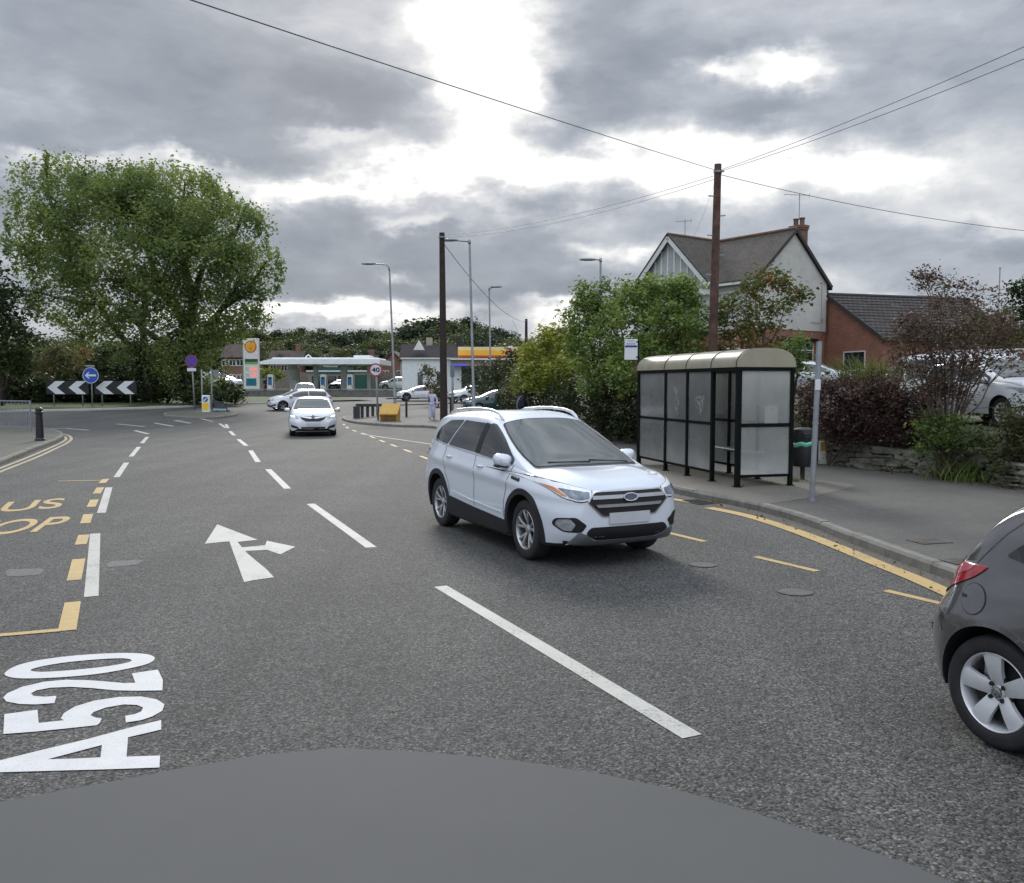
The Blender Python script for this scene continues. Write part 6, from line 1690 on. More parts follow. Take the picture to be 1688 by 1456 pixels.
# --- white coping and rendered wall far right
q0, q1 = D(1545, 580, 30), D(1800, 574, 27)
gw = empty('garden_wall', (q0.x, q0.y, 1.2), math.atan2(q1.y - q0.y, q1.x - q0.x), 'brown boundary wall with a white top edge behind the parked car', 'wall')
Lq = (q1 - q0).xy.length; hq = q0.z - 1.2
mb = MB(); mb.box((Lq / 2, 0, hq / 2 - .4), (Lq, .2, hq + .6)); mb.build('wall', M_BRICK_D, gw); uv_planar(gw.children[0], (1, 0, 0), (0, 0, 1))
mb = MB(); mb.box((Lq / 2, 0, hq - .04), (Lq + .06, .3, .16)); mb.build('coping', M_WHITEP, gw)
q = D(1648.5, 444, 60); fp_ = empty('flag_pole', (q.x, q.y, 2.0), 0, 'thin bare mast rising behind the purple tree', 'mast')
mb = MB(); mb.tube([(0, 0, -.5), (0, 0, q.z - 2.0)], [.06, .035], 8); mb.build('mast', M_GALV, fp_); mb = MB(); mb.lathe([(.001, 0), (.07, .03), (.07, .10), (.001, .14)], 8, (0, 0, q.z - 2.0)); mb.build('finial', M_GALV, fp_)
# --- cars in the gardens
PEUG = gspec('hatch', 3.9, 1.70, 1.46, 2.44, .80, .30, nx=60)
pg_a = heading(.12, -.99)
o_ = D(1620, 688, 18.0); parked = simple_car('hatchback', (o_.x + 1.05, 17.9, 1.12), pg_a, M_PW2, 'white parked car in the raised garden behind the purple tree', PEUG, split=(-.62,), style='multi')
va = heading(-.97, .25)
vq = D(1512, 640, 27); pv = simple_car('van', (vq.x - .9, vq.y, 1.05), va, M_PW2, 'white van parked between the purple tree and the brick wing', gspec('van', 4.4, 1.8, 1.86, 2.7, .8, .31), cat='van', split=(-.12,), x0=.12, x1=-.45)
hq_ = D(1352, 620, 38); sc_ = simple_car('hatchback', (hq_.x + .9, hq_.y, HG - .12), heading(.93, -.36), M_PS, 'silver car parked under the house seen over the shelter end', gspec('hatch', 4.1, 1.72, 1.46, 2.5, .8, .30), split=(-.6,))
# ------------------------------------------------------------------ the filling station
M_CANOPY = mat('white_canopy', (.78, .80, .81), .4, var=.08, vs=1.0)
M_GREYCLAD = mat('grey_cladding', (.56, .59, .61), .5, var=.1)
M_PUMPB = mat('pump_blue', (.03, .13, .30), .4, var=.15)
M_DKG = mat('dark_green_sign', (.015, .07, .055), .5, var=.15)
M_LIME = mat('lime_panel', (.20, .38, .04), .5, var=.15)
M_TEALP = mat('teal_panel', (.012, .16, .22), .4, var=.3, vs=2)
M_REDLED = mat('red_price_digits', (.80, .10, .08), .4, var=0, emit=(1.0, .16, .12), es=.8)
M_SHY = mat('shell_yellow', (.76, .42, .03), .4, var=.05)
M_SHR = mat('shell_red', (.52, .06, .03), .4, var=.05)
M_FENCE = mat('weathered_fence', (.20, .17, .14), .85, var=.3, vs=2)
GB = 1.05                                   # forecourt level
# price sign
y = 98.0; q = on_ground(415.5, y)
sg_ = empty('price_sign', q, R(-4), 'tall white petrol price sign with a yellow scallop emblem at the top', 'sign')
zt, s_ = D(0, 558, y).z - q.z, px_m(y)
W_ = 25.0 / s_
mb = MB(); mb.box((0, 0, zt / 2), (W_, .45, zt), bev=.03); mb.build('pylon', M_WHITEP, sg_, angle=30)
mb = MB(); mb.box((-W_ / 2 - .05, .0, zt / 2), (.10, .40, zt)); mb.build('edge', mat('pale_green_edge', (.22, .33, .27), .5, var=.1), sg_)
zpx = lambda py: D(0, py, y).z - q.z
def scallop(rad, cz, k=1.0):
    pts = []
    for i in range(49):
        a = R(-48) + (R(228) - R(-48)) * i / 48; rr = rad * k * (1 + .035 * abs(math.sin(a * 6.5)))
        pts.append((rr * math.cos(a), cz + rr * math.sin(a) * .98))
    pts += [(-rad * k * .50, cz - rad * k * .88), (-rad * k * .40, cz - rad * k * 1.02), (rad * k * .40, cz - rad * k * 1.02), (rad * k * .50, cz - rad * k * .88)]
    return pts
cz, rd = zpx(571.5), 9.6 / s_
mb = MB(); mb.prism(scallop(rd, cz), lambda a, b: (a, -.26, b), lambda a, b: (a, -.21, b)); mb.build('emblem', M_SHR, sg_)
mb = MB(); mb.prism(scallop(rd, cz, .84), lambda a, b: (a, -.275, b), lambda a, b: (a, -.262, b)); mb.build('emblem_face', M_SHY, sg_)
mb = MB()
for i in range(7):
    a = R(90) + R(26) * (i - 3); mb.beam((math.cos(a) * rd * .12, -.279, cz - rd * .62 + math.sin(a) * rd * .1), (math.cos(a) * rd * .70, -.279, cz - rd * .10 + math.sin(a) * rd * .72), .035, .008)
mb.build('emblem_rib', M_SHR, sg_)
for nm, m_, a0, a1, p0, p1 in (('green_panel', M_DKG, 405.5, 427, 592, 597), ('lime_panel', M_LIME, 405.5, 427, 597.5, 600.5), ('teal_panel', M_TEALP, 407, 424, 624, 636)):
    x0, x1 = (a0 - 415.5) / s_, (a1 - 415.5) / s_
    mb = MB(); mb.box(((x0 + x1) / 2, -.235, (zpx(p0) + zpx(p1)) / 2), (x1 - x0, .03, zpx(p0) - zpx(p1))); mb.build(nm, m_, sg_)
mb = MB()
for py in (609, 618.5):
    text_on(mb, '135.9', (4.5 / s_, -.235, zpx(py + 2.8)), (1, 0, 0), (0, 0, 1), 5.4 / s_, .04, width=11 / s_)
mb.build('price_digits', M_REDLED, sg_, recalc=False)
mb = MB()
for py in (607, 610, 617, 620): mb.box((-6.5 / s_, -.235, zpx(py)), (6 / s_, .01, .8 / s_))
mb.build('fuel_names', M_SIGNBACK, sg_)
# canopy
y = 110.0; s_ = px_m(y)
cv = D(518, 600, y); can = empty('petrol_canopy', (cv.x, y, GB), 0, 'white flat petrol station canopy on pale columns', 'canopy')
X_ = lambda px: D(px, 0, y).x - cv.x
Z_ = lambda py: D(0, py, y).z - GB
mb = MB(); xa, xb = X_(426), X_(630); zl, zh = Z_(602), Z_(594)
mb.prism([(xa, zl), (xb, zl), (xb, zh), (X_(452), zh), (xa, zl + .12)], lambda a, b: (a, -5, b), lambda a, b: (a, 5, b)); mb.build('roof_slab', M_CANOPY, can)
mb = MB(); mb.prism([(X_(450), zh), (X_(624), zh), (X_(622), Z_(591)), (X_(454), Z_(591))], lambda a, b: (a, -4, b), lambda a, b: (a, 4.2, b)); mb.build('upper_fascia', M_CANOPY, can)
mb = MB(); mb.box((X_(593), 0, Z_(589.5)), (2.0, 3, .45)); mb.build('plant_box', M_CANOPY, can)
mb = MB(); mb.beam((X_(502), -3, Z_(592)), (X_(508.5), -3, Z_(586)), .12); mb.beam((X_(508.5), -3, Z_(586)), (X_(515), -3, Z_(592)), .12); mb.build('gablet', M_CANOPY, can)
for px, wd in ((473.5, 11), (511.5, 7), (559.5, 10), (601, 5)):
    mb = MB(); w_ = wd / s_; mb.box((X_(px), 0, (zl) / 2), (w_, w_, zl), bev=.04)
    if wd > 9 and px < 500: mb.lathe([(w_ * .5, zl - 1.9), (w_ * .95, zl - 1.1), (w_ * .95, zl - .6), (w_ * .5, zl - .02)], 16, (X_(px), -.1, 0))
    mb.build('column', M_GREYCLAD, can, angle=30)
mb = MB(); text_on(mb, 'Welcome', (X_(550), -5.02, zl - .35), (1, 0, 0), (0, 0, 1), .22, .01, width=1.8); mb.build('lettering', M_WHITEP, can, recalc=False)
# pumps
def pump(px, y, label):
    g = on_ground(px, y); g.z = GB; s2_ = px_m(y)
    r = empty('fuel_pump', g, R(-8), label, 'petrol pump', 'fuel pumps under the canopy'); w_, h_ = 10.0 / s2_, 28.5 / s2_
    mb = MB(); mb.prism([(-w_ * .52, 0), (w_ * .52, 0), (w_ * .50, h_ * .45), (w_ * .46, h_ * .97), (w_ * .3, h_), (-w_ * .3, h_), (-w_ * .46, h_ * .97), (-w_ * .50, h_ * .45)], lambda a, b: (a, -.28, b), lambda a, b: (a, .28, b)); mb.build('case', M_WHITEP, r)
    mb = MB(); mb.box((-w_ * .04, -.29, h_ * .62), (w_ * .66, .03, h_ * .46)); mb.build('blue_face', M_PUMPB, r)
    mb = MB(); mb.box((0, -.31, h_ * .78), (w_ * .4, .02, h_ * .08)); mb.build('display', M_SIGNK, r)
    mb = MB(); mb.tube([(w_ * .45, -.2, h_ * .8), (w_ * .62, -.3, h_ * .55), (w_ * .5, -.32, h_ * .22), (w_ * .2, -.3, h_ * .4)], .03, 6); mb.build('hose', M_SIGNK, r)
pump(447, 106, 'white and blue fuel pump nearest the price sign')
pump(489, 112, 'white and blue fuel pump between the first two canopy columns')
pump(534, 106, 'white and blue fuel pump left of the dark parked vehicle')
pump(578, 106, 'white and blue fuel pump at the right end of the canopy')
# dark vehicle at the pumps
dk = simple_car('hatchback', on_ground(553, 113), heading(-.3, -.95), M_PD, 'dark car filling up between two fuel pumps', HATCH2)
# shop and fence behind
y = 126.0
g = on_ground(560, y); g.z = GB; shop = empty('station_shop', g, 0, 'low shop with a dark green sign band behind the pumps', 'shop')
mb = MB(); mb.box((0, 3, 1.35), (9.2, 6, 2.7)); mb.build('wall', mat('shop_wall', (.22, .2, .18), .8, var=.2), shop)
mb = MB(); mb.box((-.6, -.06, 2.95), (5.2, .25, .85)); mb.build('sign_band', M_DKG, shop)
mb = MB(); mb.box((0, 3, 2.80), (9.6, 6.4, .22)); mb.build('roof', M_GREYCLAD, shop)
for x in (-3.2, -1.3, .6): mb = MB(); mb.box((x, -.02, 1.15), (1.6, .08, 1.9)); mb.build('window', M_PANE, shop)
mb = MB(); mb.box((3.4, -.04, 1.15), (2.4, .12, 2.2)); mb.build('door', M_DKG, shop)
mb = MB()
g = on_ground(400, 132); fen = empty('timber_fence', (g.x, 132, GB), 0, 'long weathered timber fence behind the filling station', 'fence')
mb = MB(); x_end = on_ground(668, 132).x - g.x
k = 0.0
while k < x_end: mb.box((k, .02 * math.sin(k * 7), 1.35), (.145, .03, 2.7 + .06 * math.sin(k * 3.1))); k += .155
mb.build('boards', M_FENCE, fen)
for i in range(12): mb = MB(); mb.box((x_end * i / 11, .1, 1.3), (.14, .14, 2.75)); mb.build('post', M_FENCE, fen)
# low wall at the edge of the forecourt
a0, a1 = on_ground(398, 88), on_ground(660, 88)
lw = empty('forecourt_wall', (a0.x, 88, tz(0, 88)), 0, 'low grey barrier along the front edge of the forecourt', 'wall')
mb = MB(); Lw = a1.x - a0.x; mb.box((Lw / 2, 0, .32), (Lw, .25, .66)); mb.build('wall', mat('drab_concrete', (.17, .165, .15), .9, var=.25), lw); mb = MB(); mb.box((Lw / 2, -.02, .74), (Lw, .34, .10)); mb.build('rail', M_GREENISH, lw)
# white second building, its yellow canopy and sign
y = 98.0; s_ = px_m(y); g = on_ground(716, y); g.z = GB - .2
sh2 = empty('white_shop', g, R(4), 'white flat roofed shop with a blue open 24 hours sign', 'shop')
X2 = lambda px: (px - 716) / s_; Z2 = lambda py: D(0, py, y).z - g.z
mb = MB(); mb.box((X2(712), 4, Z2(592) / 2), (X2(770) - X2(673) , 8, Z2(592))); mb.build('wall', mat('bright_white_wall', (.68, .70, .71), .6, var=.07), sh2)
mb = MB(); mb.box((X2(712), 3.9, Z2(592) + .06), (X2(770) - X2(673) + .3, 8.3, .16)); mb.build('parapet', M_WHITEP, sh2)
mb = MB(); mb.box((X2(648), 2, Z2(600) / 2), (X2(672) - X2(652), 3, Z2(600))); o = mb.build('brick_end', M_BRICK, sh2); uv_planar(o, (1, 0, 0), (0, 0, 1)); o.location = (1.4, 6, 0)
mb = MB(); mb.box((X2(812), 3, Z2(597)), (X2(880) - X2(742), 8, .9)); mb.build('side_canopy', mat('mushroom_fascia', (.24, .20, .165), .7, var=.1), sh2)
mb = MB(); mb.box((X2(812), 2.9, Z2(592.5)), (X2(880) - X2(742) + .1, 8.3, .18)); mb.build('canopy_edge', M_WHITEP, sh2)
for px in (752, 790, 850): mb = MB(); mb.box((X2(px), .2, Z2(600) / 2), (.3, .3, Z2(600))); mb.build('column', M_WHITEP, sh2)
mb = MB(); mb.box((X2(800), 6.5, Z2(602) / 2 - .1), (X2(850) - X2(752), .3, Z2(602) - .2)); mb.build('glazing', M_CURT, sh2)
mb = MB(); text_on(mb, 'Open 24 Hours', (X2(757), -1.06, Z2(605)), (1, 0, 0), (0, 0, 1), 5.0 / s_, .02, width=28 / s_); mb.build('sign_lettering', mat('blue_neon', (.06, .05, .6), .4, var=0, emit=(.10, .08, .9), es=.9), sh2, recalc=False)
for px in (693, 724): mb = MB(); mb.box((X2(px), -.03, Z2(625)), (.55, .1, 1.5)); mb.build('window', M_PANE, sh2)
y = 104.0; s_ = px_m(y); g = on_ground(808, y); g.z = GB
yc = empty('yellow_canopy', g, R(3), 'yellow and orange petrol canopy fascia with a scallop emblem', 'canopy')
X3 = lambda px: (px - 808) / s_; Z3 = lambda py: D(0, py, y).z - g.z
mb = MB(); mb.box((X3(808), 4, (Z3(572) + Z3(577.5)) / 2), (X3(862) - X3(757), 8, Z3(572) - Z3(577.5))); mb.build('cream_band', mat('cream_fascia', (.70, .58, .30), .5, var=.1), yc)
mb = MB(); mb.box((X3(808), 4, (Z3(577.5) + Z3(586)) / 2), (X3(862) - X3(757) + .02, 8.02, Z3(577.5) - Z3(586))); mb.build('yellow_band', M_SHY, yc)
mb = MB(); mb.box((X3(808), 4, (Z3(586) + Z3(589)) / 2), (X3(862) - X3(757), 8, Z3(586) - Z3(589))); mb.build('red_band', M_SHR, yc)
mb = MB(); mb.box((X3(841), -.15, Z3(577.5)), (7.5 / s_, .3, 14 / s_)); mb.build('emblem_panel', M_WHITEP, yc)
mb = MB(); mb.prism(scallop(3.2 / s_, Z3(577.5)), lambda a, b: (a + X3(841), -.36, b), lambda a, b: (a + X3(841), -.31, b)); mb.build('emblem', M_SHR, yc)
for px in (770, 800, 850): mb = MB(); mb.box((X3(px), 4, Z3(589) / 2), (.4, .4, Z3(589))); mb.build('column', M_WHITEP, yc)
# ------------------------------------------------------------------ far houses
M_FARROOF = mat('far_roof_tiles', (.085, .062, .055), .9, var=.25, vs=.6)
M_FARROOF2 = mat('far_dark_roof', (.040, .034, .034), .9, var=.25, vs=.6)
M_FARWALL = mat('far_brick', (.20, .105, .075), .9, var=.2, vs=.8)
M_FARWALL2 = mat('far_pale_wall', (.36, .31, .27), .9, var=.15, vs=.8)
def far_house(px0, px1, pye, pyr, y, label, wall, roof, gable=False, wins=3, dep=7.0, chim=True):
    a, b = D(px0, 0, y).x, D(px1, 0, y).x; g0 = 1.2
    r = empty('house', ((a + b) / 2, y, g0), 0, label, 'house'); w_ = b - a; ez, rz = D(0, pye, y).z - g0, D(0, pyr, y).z - g0
    mb = MB(); mb.box((0, dep / 2, ez / 2), (w_, dep, ez)); 
    if gable: mb.prism([(-w_ / 2, ez), (w_ / 2, ez), (0, rz - .1)], lambda p, q: (p, 0, q), lambda p, q: (p, dep, q))
    mb.build('wall', wall, r)
    mb = MB()
    if gable:
        for s in (-1, 1): mb.prism([(-.4, 0), (dep + .3, 0), (dep + .3, 1), (-.4, 1)], lambda p, q: (s * (w_ / 2 + .3) * (1 - q), p, ez - .2 + (rz - ez + .2) * q), lambda p, q: (s * (w_ / 2 + .3) * (1 - q), p, ez - .02 + (rz - ez + .2) * q))
    else: mb.prism([(-.4, ez - .1), (dep / 2, rz), (dep + .4, ez - .1), (dep + .4, ez - .25), (-.4, ez - .25)], lambda p, q: (-w_ / 2 - .25, p, q), lambda p, q: (w_ / 2 + .25, p, q))
    mb.build('roof', roof, r)
    for k in range(wins):
        for row in (0, 1):
            x = -w_ / 2 + w_ * (k + .5) / wins; z = ez - 1.6 - row * 2.6
            if z > .4: window(r, (x - .6, -.02, z), (1, 0, 0), 1.2, 1.1, (0, -1, 0), (.5,), (), None, .09, False)
    if chim: mb = MB(); mb.box((w_ * .3, dep / 2, rz + .3), (.9, .6, 1.4)); mb.build('chimney', wall, r)
far_house(352, 402, 588, 566, 150, 'brick house with white windows behind the price sign', M_FARWALL, M_FARROOF, wins=4)
far_house(430, 486, 598, 577, 165, 'brown roofed house left above the petrol canopy', M_FARWALL, M_FARROOF, wins=3)
far_house(488, 560, 600, 582, 170, 'long low roofed house in the middle above the canopy', M_FARWALL, M_FARROOF, wins=4)
far_house(562, 612, 600, 584, 168, 'low roofed house right above the canopy', M_FARWALL, M_FARROOF2, wins=3)
far_house(616, 668, 606, 580, 138, 'orange brick house right of the canopy', M_FARWALL, M_FARROOF, gable=True, wins=2)
far_house(655, 712, 592, 566, 128, 'dark steep roofed house with a little white gable', M_FARWALL2, M_FARROOF2, wins=3)
far_house(706, 764, 594, 567, 122, 'dark roofed house behind the telegraph pole', M_FARROOF2, M_FARROOF2, wins=0)
far_house(762, 812, 592, 570, 140, 'dark gabled house behind the yellow canopy', M_FARROOF2, M_FARROOF2, gable=True, wins=0)
q = D(690, 577, 127); mb = MB(); mb.prism([(-.75, 0), (.75, 0), (0, 1.35)], lambda a, b: (a, 0, b), lambda a, b: (a, 1.6, b)); hs = [o for o in bpy.data.objects if o.get('label', '').startswith('dark steep roofed')][0]
o = mb.build('white_gablet', M_WHITEP, hs); o.location = (q.x - hs.location.x, 127 - hs.location.y, q.z - hs.location.z)
# wooded hill
M_HILL = mat('wooded_ground', (.030, .042, .020), .95, var=.3, vs=.1)
mb = MB(); rows = []
for yy in range(180, 640, 20):
    rows.append([(xx, yy, 1.0 + 13.0 * sstep(175, 420, yy) * (1 + .25 * math.sin(xx * .011 + 1)) + 2.5 * math.sin(xx * .03 + yy * .02)) for xx in range(-420, 421, 20)])
mb.grid(rows); tag(mb.build('hill', M_HILL, smooth=True), kind='structure')
def hill_z(x, y): return 1.0 + 13.0 * sstep(175, 420, y) * (1 + .25 * math.sin(x * .011 + 1)) + 2.5 * math.sin(x * .03 + y * .02)
# ------------------------------------------------------------------ trees and shrubs
M_BARK = mat('tree_bark', (.055, .043, .033), .9, var=.35, vs=3, bump=.5, bs=20)
M_TWIG = mat('pale_twig', (.11, .085, .065), .85, var=.25, vs=6)
L_TREE = leaf_mat('broad_tree_leaves', trans=.48, cols=[(.080, .118, .060), (.120, .168, .074), (.170, .222, .088), (.22, .265, .10), (.26, .28, .11)])
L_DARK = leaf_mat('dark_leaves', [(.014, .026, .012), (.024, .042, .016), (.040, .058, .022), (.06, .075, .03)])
L_HEDGE = leaf_mat('hedge_leaves', [(.056, .088, .030), (.102, .156, .048), (.165, .23, .066), (.24, .30, .09)])
L_LIME = leaf_mat('yellow_green_leaves', [(.10, .13, .026), (.17, .205, .04), (.26, .28, .055), (.34, .33, .075)])
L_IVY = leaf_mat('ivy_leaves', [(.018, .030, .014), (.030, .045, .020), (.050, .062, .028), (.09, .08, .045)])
L_OLIVE = leaf_mat('olive_leaves', [(.04, .045, .02), (.065, .07, .03), (.09, .09, .04), (.12, .10, .05)])
L_PURP = leaf_mat('purple_leaves', [(.045, .027, .029), (.075, .042, .044), (.105, .062, .058), (.14, .095, .075)], trans=.25)
L_PURPT = leaf_mat('purple_tree_leaves', [(.060, .036, .038), (.090, .052, .050), (.115, .072, .062), (.12, .10, .065)], trans=.3)
L_ROWAN = leaf_mat('autumn_rowan_leaves', [(.055, .075, .022), (.085, .105, .03), (.13, .130, .04), (.18, .11, .04), (.24, .09, .045)])
L_ORANGE = leaf_mat('rusty_leaves', [(.12, .10, .04), (.20, .13, .05), (.26, .15, .06)])
L_FAR = leaf_mat('far_leaves', [(.050, .066, .034), (.075, .095, .044), (.105, .120, .052), (.14, .135, .065)])  # far leaf tints, here and below, lightened in place of distance haze
L_FARD = leaf_mat('far_dark_leaves', [(.028, .042, .030), (.042, .060, .038), (.060, .078, .044)])
L_BROWN = leaf_mat('fallen_leaves', [(.10, .065, .035), (.16, .10, .05), (.20, .14, .08)], trans=.1)
L_GRASSB = leaf_mat('grass_blades', [(.07, .09, .025), (.11, .13, .04), (.17, .17, .07)])
def limbs(parent, name, base, targets, r0, m, jit=.12, seed=1, minr=None, sag=.0):
    minr = minr or max(.005, r0 * .14)
    """branches that leave a stem and reach out to the leaf masses"""
    rnd_ = random.Random(seed); mb = MB()
    for tg in targets:
        b, tgt = Vector(base), Vector(tg); d = tgt - b; n = 7; pts = []
        for i in range(n + 1):
            f = i / n; p = b + Vector((d.x * f ** 1.25, d.y * f ** 1.25, d.z * f ** .85))
            if 0 < i: p += Vector((rnd_.gauss(0, 1), rnd_.gauss(0, 1), rnd_.gauss(0, .6))) * jit * d.length * .12
            pts.append(p)
        mb.tube(pts, [max(minr, r0 * (1 - .86 * i / n)) for i in range(n + 1)], 6)
        for k in range(3):                     # side twigs
            i = rnd_.randint(2, n - 1); q = pts[i]; e = q + Vector((rnd_.gauss(0, 1), rnd_.gauss(0, 1), rnd_.uniform(.1, 1.0))).normalized() * d.length * rnd_.uniform(.18, .34)
            mb.tube([q, q.lerp(e, .5) + Vector((0, 0, .04 * d.length)), e], [max(minr, r0 * .35), max(minr, r0 * .22), minr], 5)
    return mb.build(name, m, parent, smooth=True)
def plant(name, label, cat, base, blobs, m, leaf, per=26, dens=1.0, cr=.5, shell=.5, aspect=.55, droop=.3, group=None, stem=None, stem_r=.05, bark=None, seed=3, crown='foliage', trunk='stem', nstem=6, low=-1.0, tshift=0.0):
    """blobs: (px, py, rx px, ry px, distance[, depth radius m]) of the photograph's outline, turned into masses of leaves at that distance"""
    r = empty(name, base, 0, label, cat, group); base = Vector(base); rng = np.random.default_rng(seed)
    P_, T_ = [], []; cents = []
    for bl in blobs:
        px, py, rx, ry, y = bl[:5]; s_ = px_m(y); c = D(px, py, y) - base
        ax, az = rx / s_, ry / s_; ay = bl[5] if len(bl) > 5 else (ax + az) / 2
        n = max(8, int(dens * (ax * az + ax * ay + az * ay) / (cr * cr) * 1.45))
        p, tn = clumps(c, (ax, ay, az), n, per, (cr * .42, cr * .42, cr * .36), rng, shell, low)
        P_.append(p); T_.append(tn + rng.uniform(-.12, .12) + tshift); cents.append(c)
    leaf_mesh(crown, np.concatenate(P_), np.concatenate(T_), leaf, m, r, aspect, droop, rng=rng)
    if stem is not None:
        for k, sp in enumerate(stem):
            mine = cents[k::len(stem)]
            limbs(r, trunk, Vector(sp) - base, mine, stem_r, bark or M_BARK, seed=seed + k)
    return r
# --- the great tree on the roundabout
def great_tree():
    y = 66.0; g = on_ground(305, y, .15); r = empty('broadleaf_tree', g, 0, 'huge round headed tree with dense drooping leaves on the roundabout', 'tree')
    def W_(px, py, dy=0): return D(px, py, y + dy) - g
    rng = np.random.default_rng(21); s_ = px_m(y)
    mb = MB()
    forks = [((318, 652), (316, 585), (300, 520), (262, 455), .62), ((318, 620), (312, 560), (318, 490), (345, 410), .50), ((316, 600), (330, 560), (365, 510), (410, 440), .34),
             ((322, 640), (300, 590), (240, 545), (185, 500), .36), ((250, 655), (240, 600), (236, 540), (240, 440), .38), ((245, 640), (230, 590), (180, 530), (110, 420), .30),
             ((300, 520), (265, 480), (240, 400), (215, 320), .28), ((318, 490), (300, 420), (300, 360), (305, 300), .26), ((345, 450), (375, 410), (395, 370), (405, 340), .20),
             ((120, 430), (95, 370), (80, 320), (75, 262), .16), ((110, 420), (80, 410), (50, 400), (28, 380), .14), ((365, 510), (395, 490), (420, 460), (440, 430), .16), ((185, 500), (130, 500), (90, 490), (60, 480), .15)]
    for k, (a, b, c, d, w_) in enumerate(forks):
        dy = rng.uniform(-2.2, 2.2, 4); dy[0] = 0 if k < 6 else dy[0]
        mb.tube([W_(*a, 0), W_(*b, dy[1] * .4), W_(*c, dy[2] * .8), W_(*d, dy[3])], [w_ * 1.25, w_, w_ * .62, w_ * .22], 9)
    mb.build('trunk', M_BARK, r, smooth=True)
    blobs = [(80, 320, 52, 50, -1), (52, 385, 48, 50, 1), (110, 290, 46, 32, 0), (150, 350, 66, 60, -2), (200, 310, 66, 44, 0), (262, 312, 72, 44, -1), (322, 325, 62, 44, 1), (372, 375, 58, 58, -1), (408, 430, 46, 50, 0),
             (405, 500, 38, 40, 0), (330, 420, 84, 62, -2.5), (240, 400, 84, 70, -3), (150, 430, 72, 56, -1), (88, 440, 56, 46, 1), (190, 490, 72, 38, -2), (265, 495, 74, 46, -2.5), (345, 505, 56, 46, -2), (362, 555, 22, 50, 0),
             (310, 575, 40, 40, -1.5), (240, 580, 30, 36, -1), (100, 500, 54, 26, 1), (322, 610, 38, 40, 0), (150, 540, 44, 26, 2), (225, 352, 70, 50, -2), (300, 370, 60, 46, -3)]
    Ps, Ts = [], []
    for px, py, rx, ry, dy in blobs:
        c = W_(px, py, dy); ax, az = rx / s_, ry / s_; ay = max(2.0, (ax + az) * .55)
        n = int(7.6 * (ax * az + ax * ay + az * ay) / 6)
        p, tn = clumps(c, (ax * 1.06, ay, az * 1.06), n, 150, (.50, .50, .36), rng, .42)
        p[:, 2] -= np.abs(rng.normal(0, .42, len(p)))
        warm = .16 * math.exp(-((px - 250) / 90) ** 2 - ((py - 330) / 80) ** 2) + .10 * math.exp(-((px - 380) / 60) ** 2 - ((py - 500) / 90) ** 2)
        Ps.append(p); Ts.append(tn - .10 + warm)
    # sprays that stick out of the outline
    tips = [(78, 248), (76, 258), (110, 268), (140, 276), (182, 268), (215, 272), (248, 268), (282, 280), (345, 290), (352, 296), (380, 318), (405, 335), (428, 352), (440, 385), (458, 412), (466, 430), (455, 450), (30, 330), (15, 350), (10, 390), (22, 420), (430, 480), (425, 505), (395, 520), (60, 300), (160, 282), (310, 276)]
    for px, py in tips:
        a = W_(px, py, rng.uniform(-1.5, 1.5)); k = 110
        f = rng.uniform(0, 1, k)[:, None]; d = np.array([rng.uniform(-.25, .25), 0, -1.6])
        p = np.array(a) + f * d + rng.normal(0, .14, (k, 3)); Ps.append(p); Ts.append(rng.uniform(.3, .6, k))
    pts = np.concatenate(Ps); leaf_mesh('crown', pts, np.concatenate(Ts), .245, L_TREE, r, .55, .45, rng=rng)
    # ivy on the boles
    Iv = []
    for a, b in (((318, 655), (305, 545)), ((246, 655), (238, 575))):
        for k in range(60):
            f = rng.uniform(0, 1); c = W_(a[0] + (b[0] - a[0]) * f, a[1] + (b[1] - a[1]) * f); Iv.append(np.array(c) + rng.normal(0, 1, (30, 3)) * np.array([.45, .45, .25]))
    Iv = np.concatenate(Iv); leaf_mesh('ivy', Iv, rng.uniform(0, .7, len(Iv)), .24, L_DARK, r, .7, .3, rng=rng)
great_tree()
# --- hedges and shrubs of the roundabout and behind it
gI = lambda px, y, dz=.1: on_ground(px, y, dz)
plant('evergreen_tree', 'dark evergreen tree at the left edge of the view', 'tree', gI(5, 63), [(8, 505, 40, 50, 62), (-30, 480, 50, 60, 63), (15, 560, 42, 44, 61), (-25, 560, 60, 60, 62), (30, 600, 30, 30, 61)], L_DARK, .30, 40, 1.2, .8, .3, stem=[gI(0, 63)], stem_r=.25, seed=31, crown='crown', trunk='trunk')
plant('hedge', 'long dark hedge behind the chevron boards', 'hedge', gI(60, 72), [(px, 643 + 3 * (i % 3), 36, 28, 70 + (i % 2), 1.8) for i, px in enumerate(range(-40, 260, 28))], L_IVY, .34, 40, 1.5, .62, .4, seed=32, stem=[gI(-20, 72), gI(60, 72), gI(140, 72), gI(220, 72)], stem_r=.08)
plant('shrub', 'yellowish green shrub above the left end of the dark hedge', 'shrub', gI(100, 80, .6), [(90, 590, 26, 22, 80), (115, 600, 22, 20, 79), (65, 600, 24, 20, 80)], L_OLIVE, .28, 36, 1.3, .7, .4, seed=33, stem=[gI(95, 80, .6)], tshift=.2)
plant('shrub', 'rusty orange shrub between the tree and the yellowish shrub', 'shrub', gI(140, 84, .6), [(138, 588, 20, 18, 84), (150, 600, 16, 16, 83)], L_ORANGE, .28, 36, 1.1, .7, .4, seed=34, stem=[gI(140, 84, .6)])
plant('shrub', 'dark green shrub at the foot of the huge tree, left of its trunks', 'shrub', gI(190, 72, .3), [(185, 600, 36, 30, 74), (215, 625, 30, 34, 70), (160, 620, 26, 26, 73)], L_DARK, .26, 40, 1.4, .7, .4, seed=35, stem=[gI(190, 72, .3)])
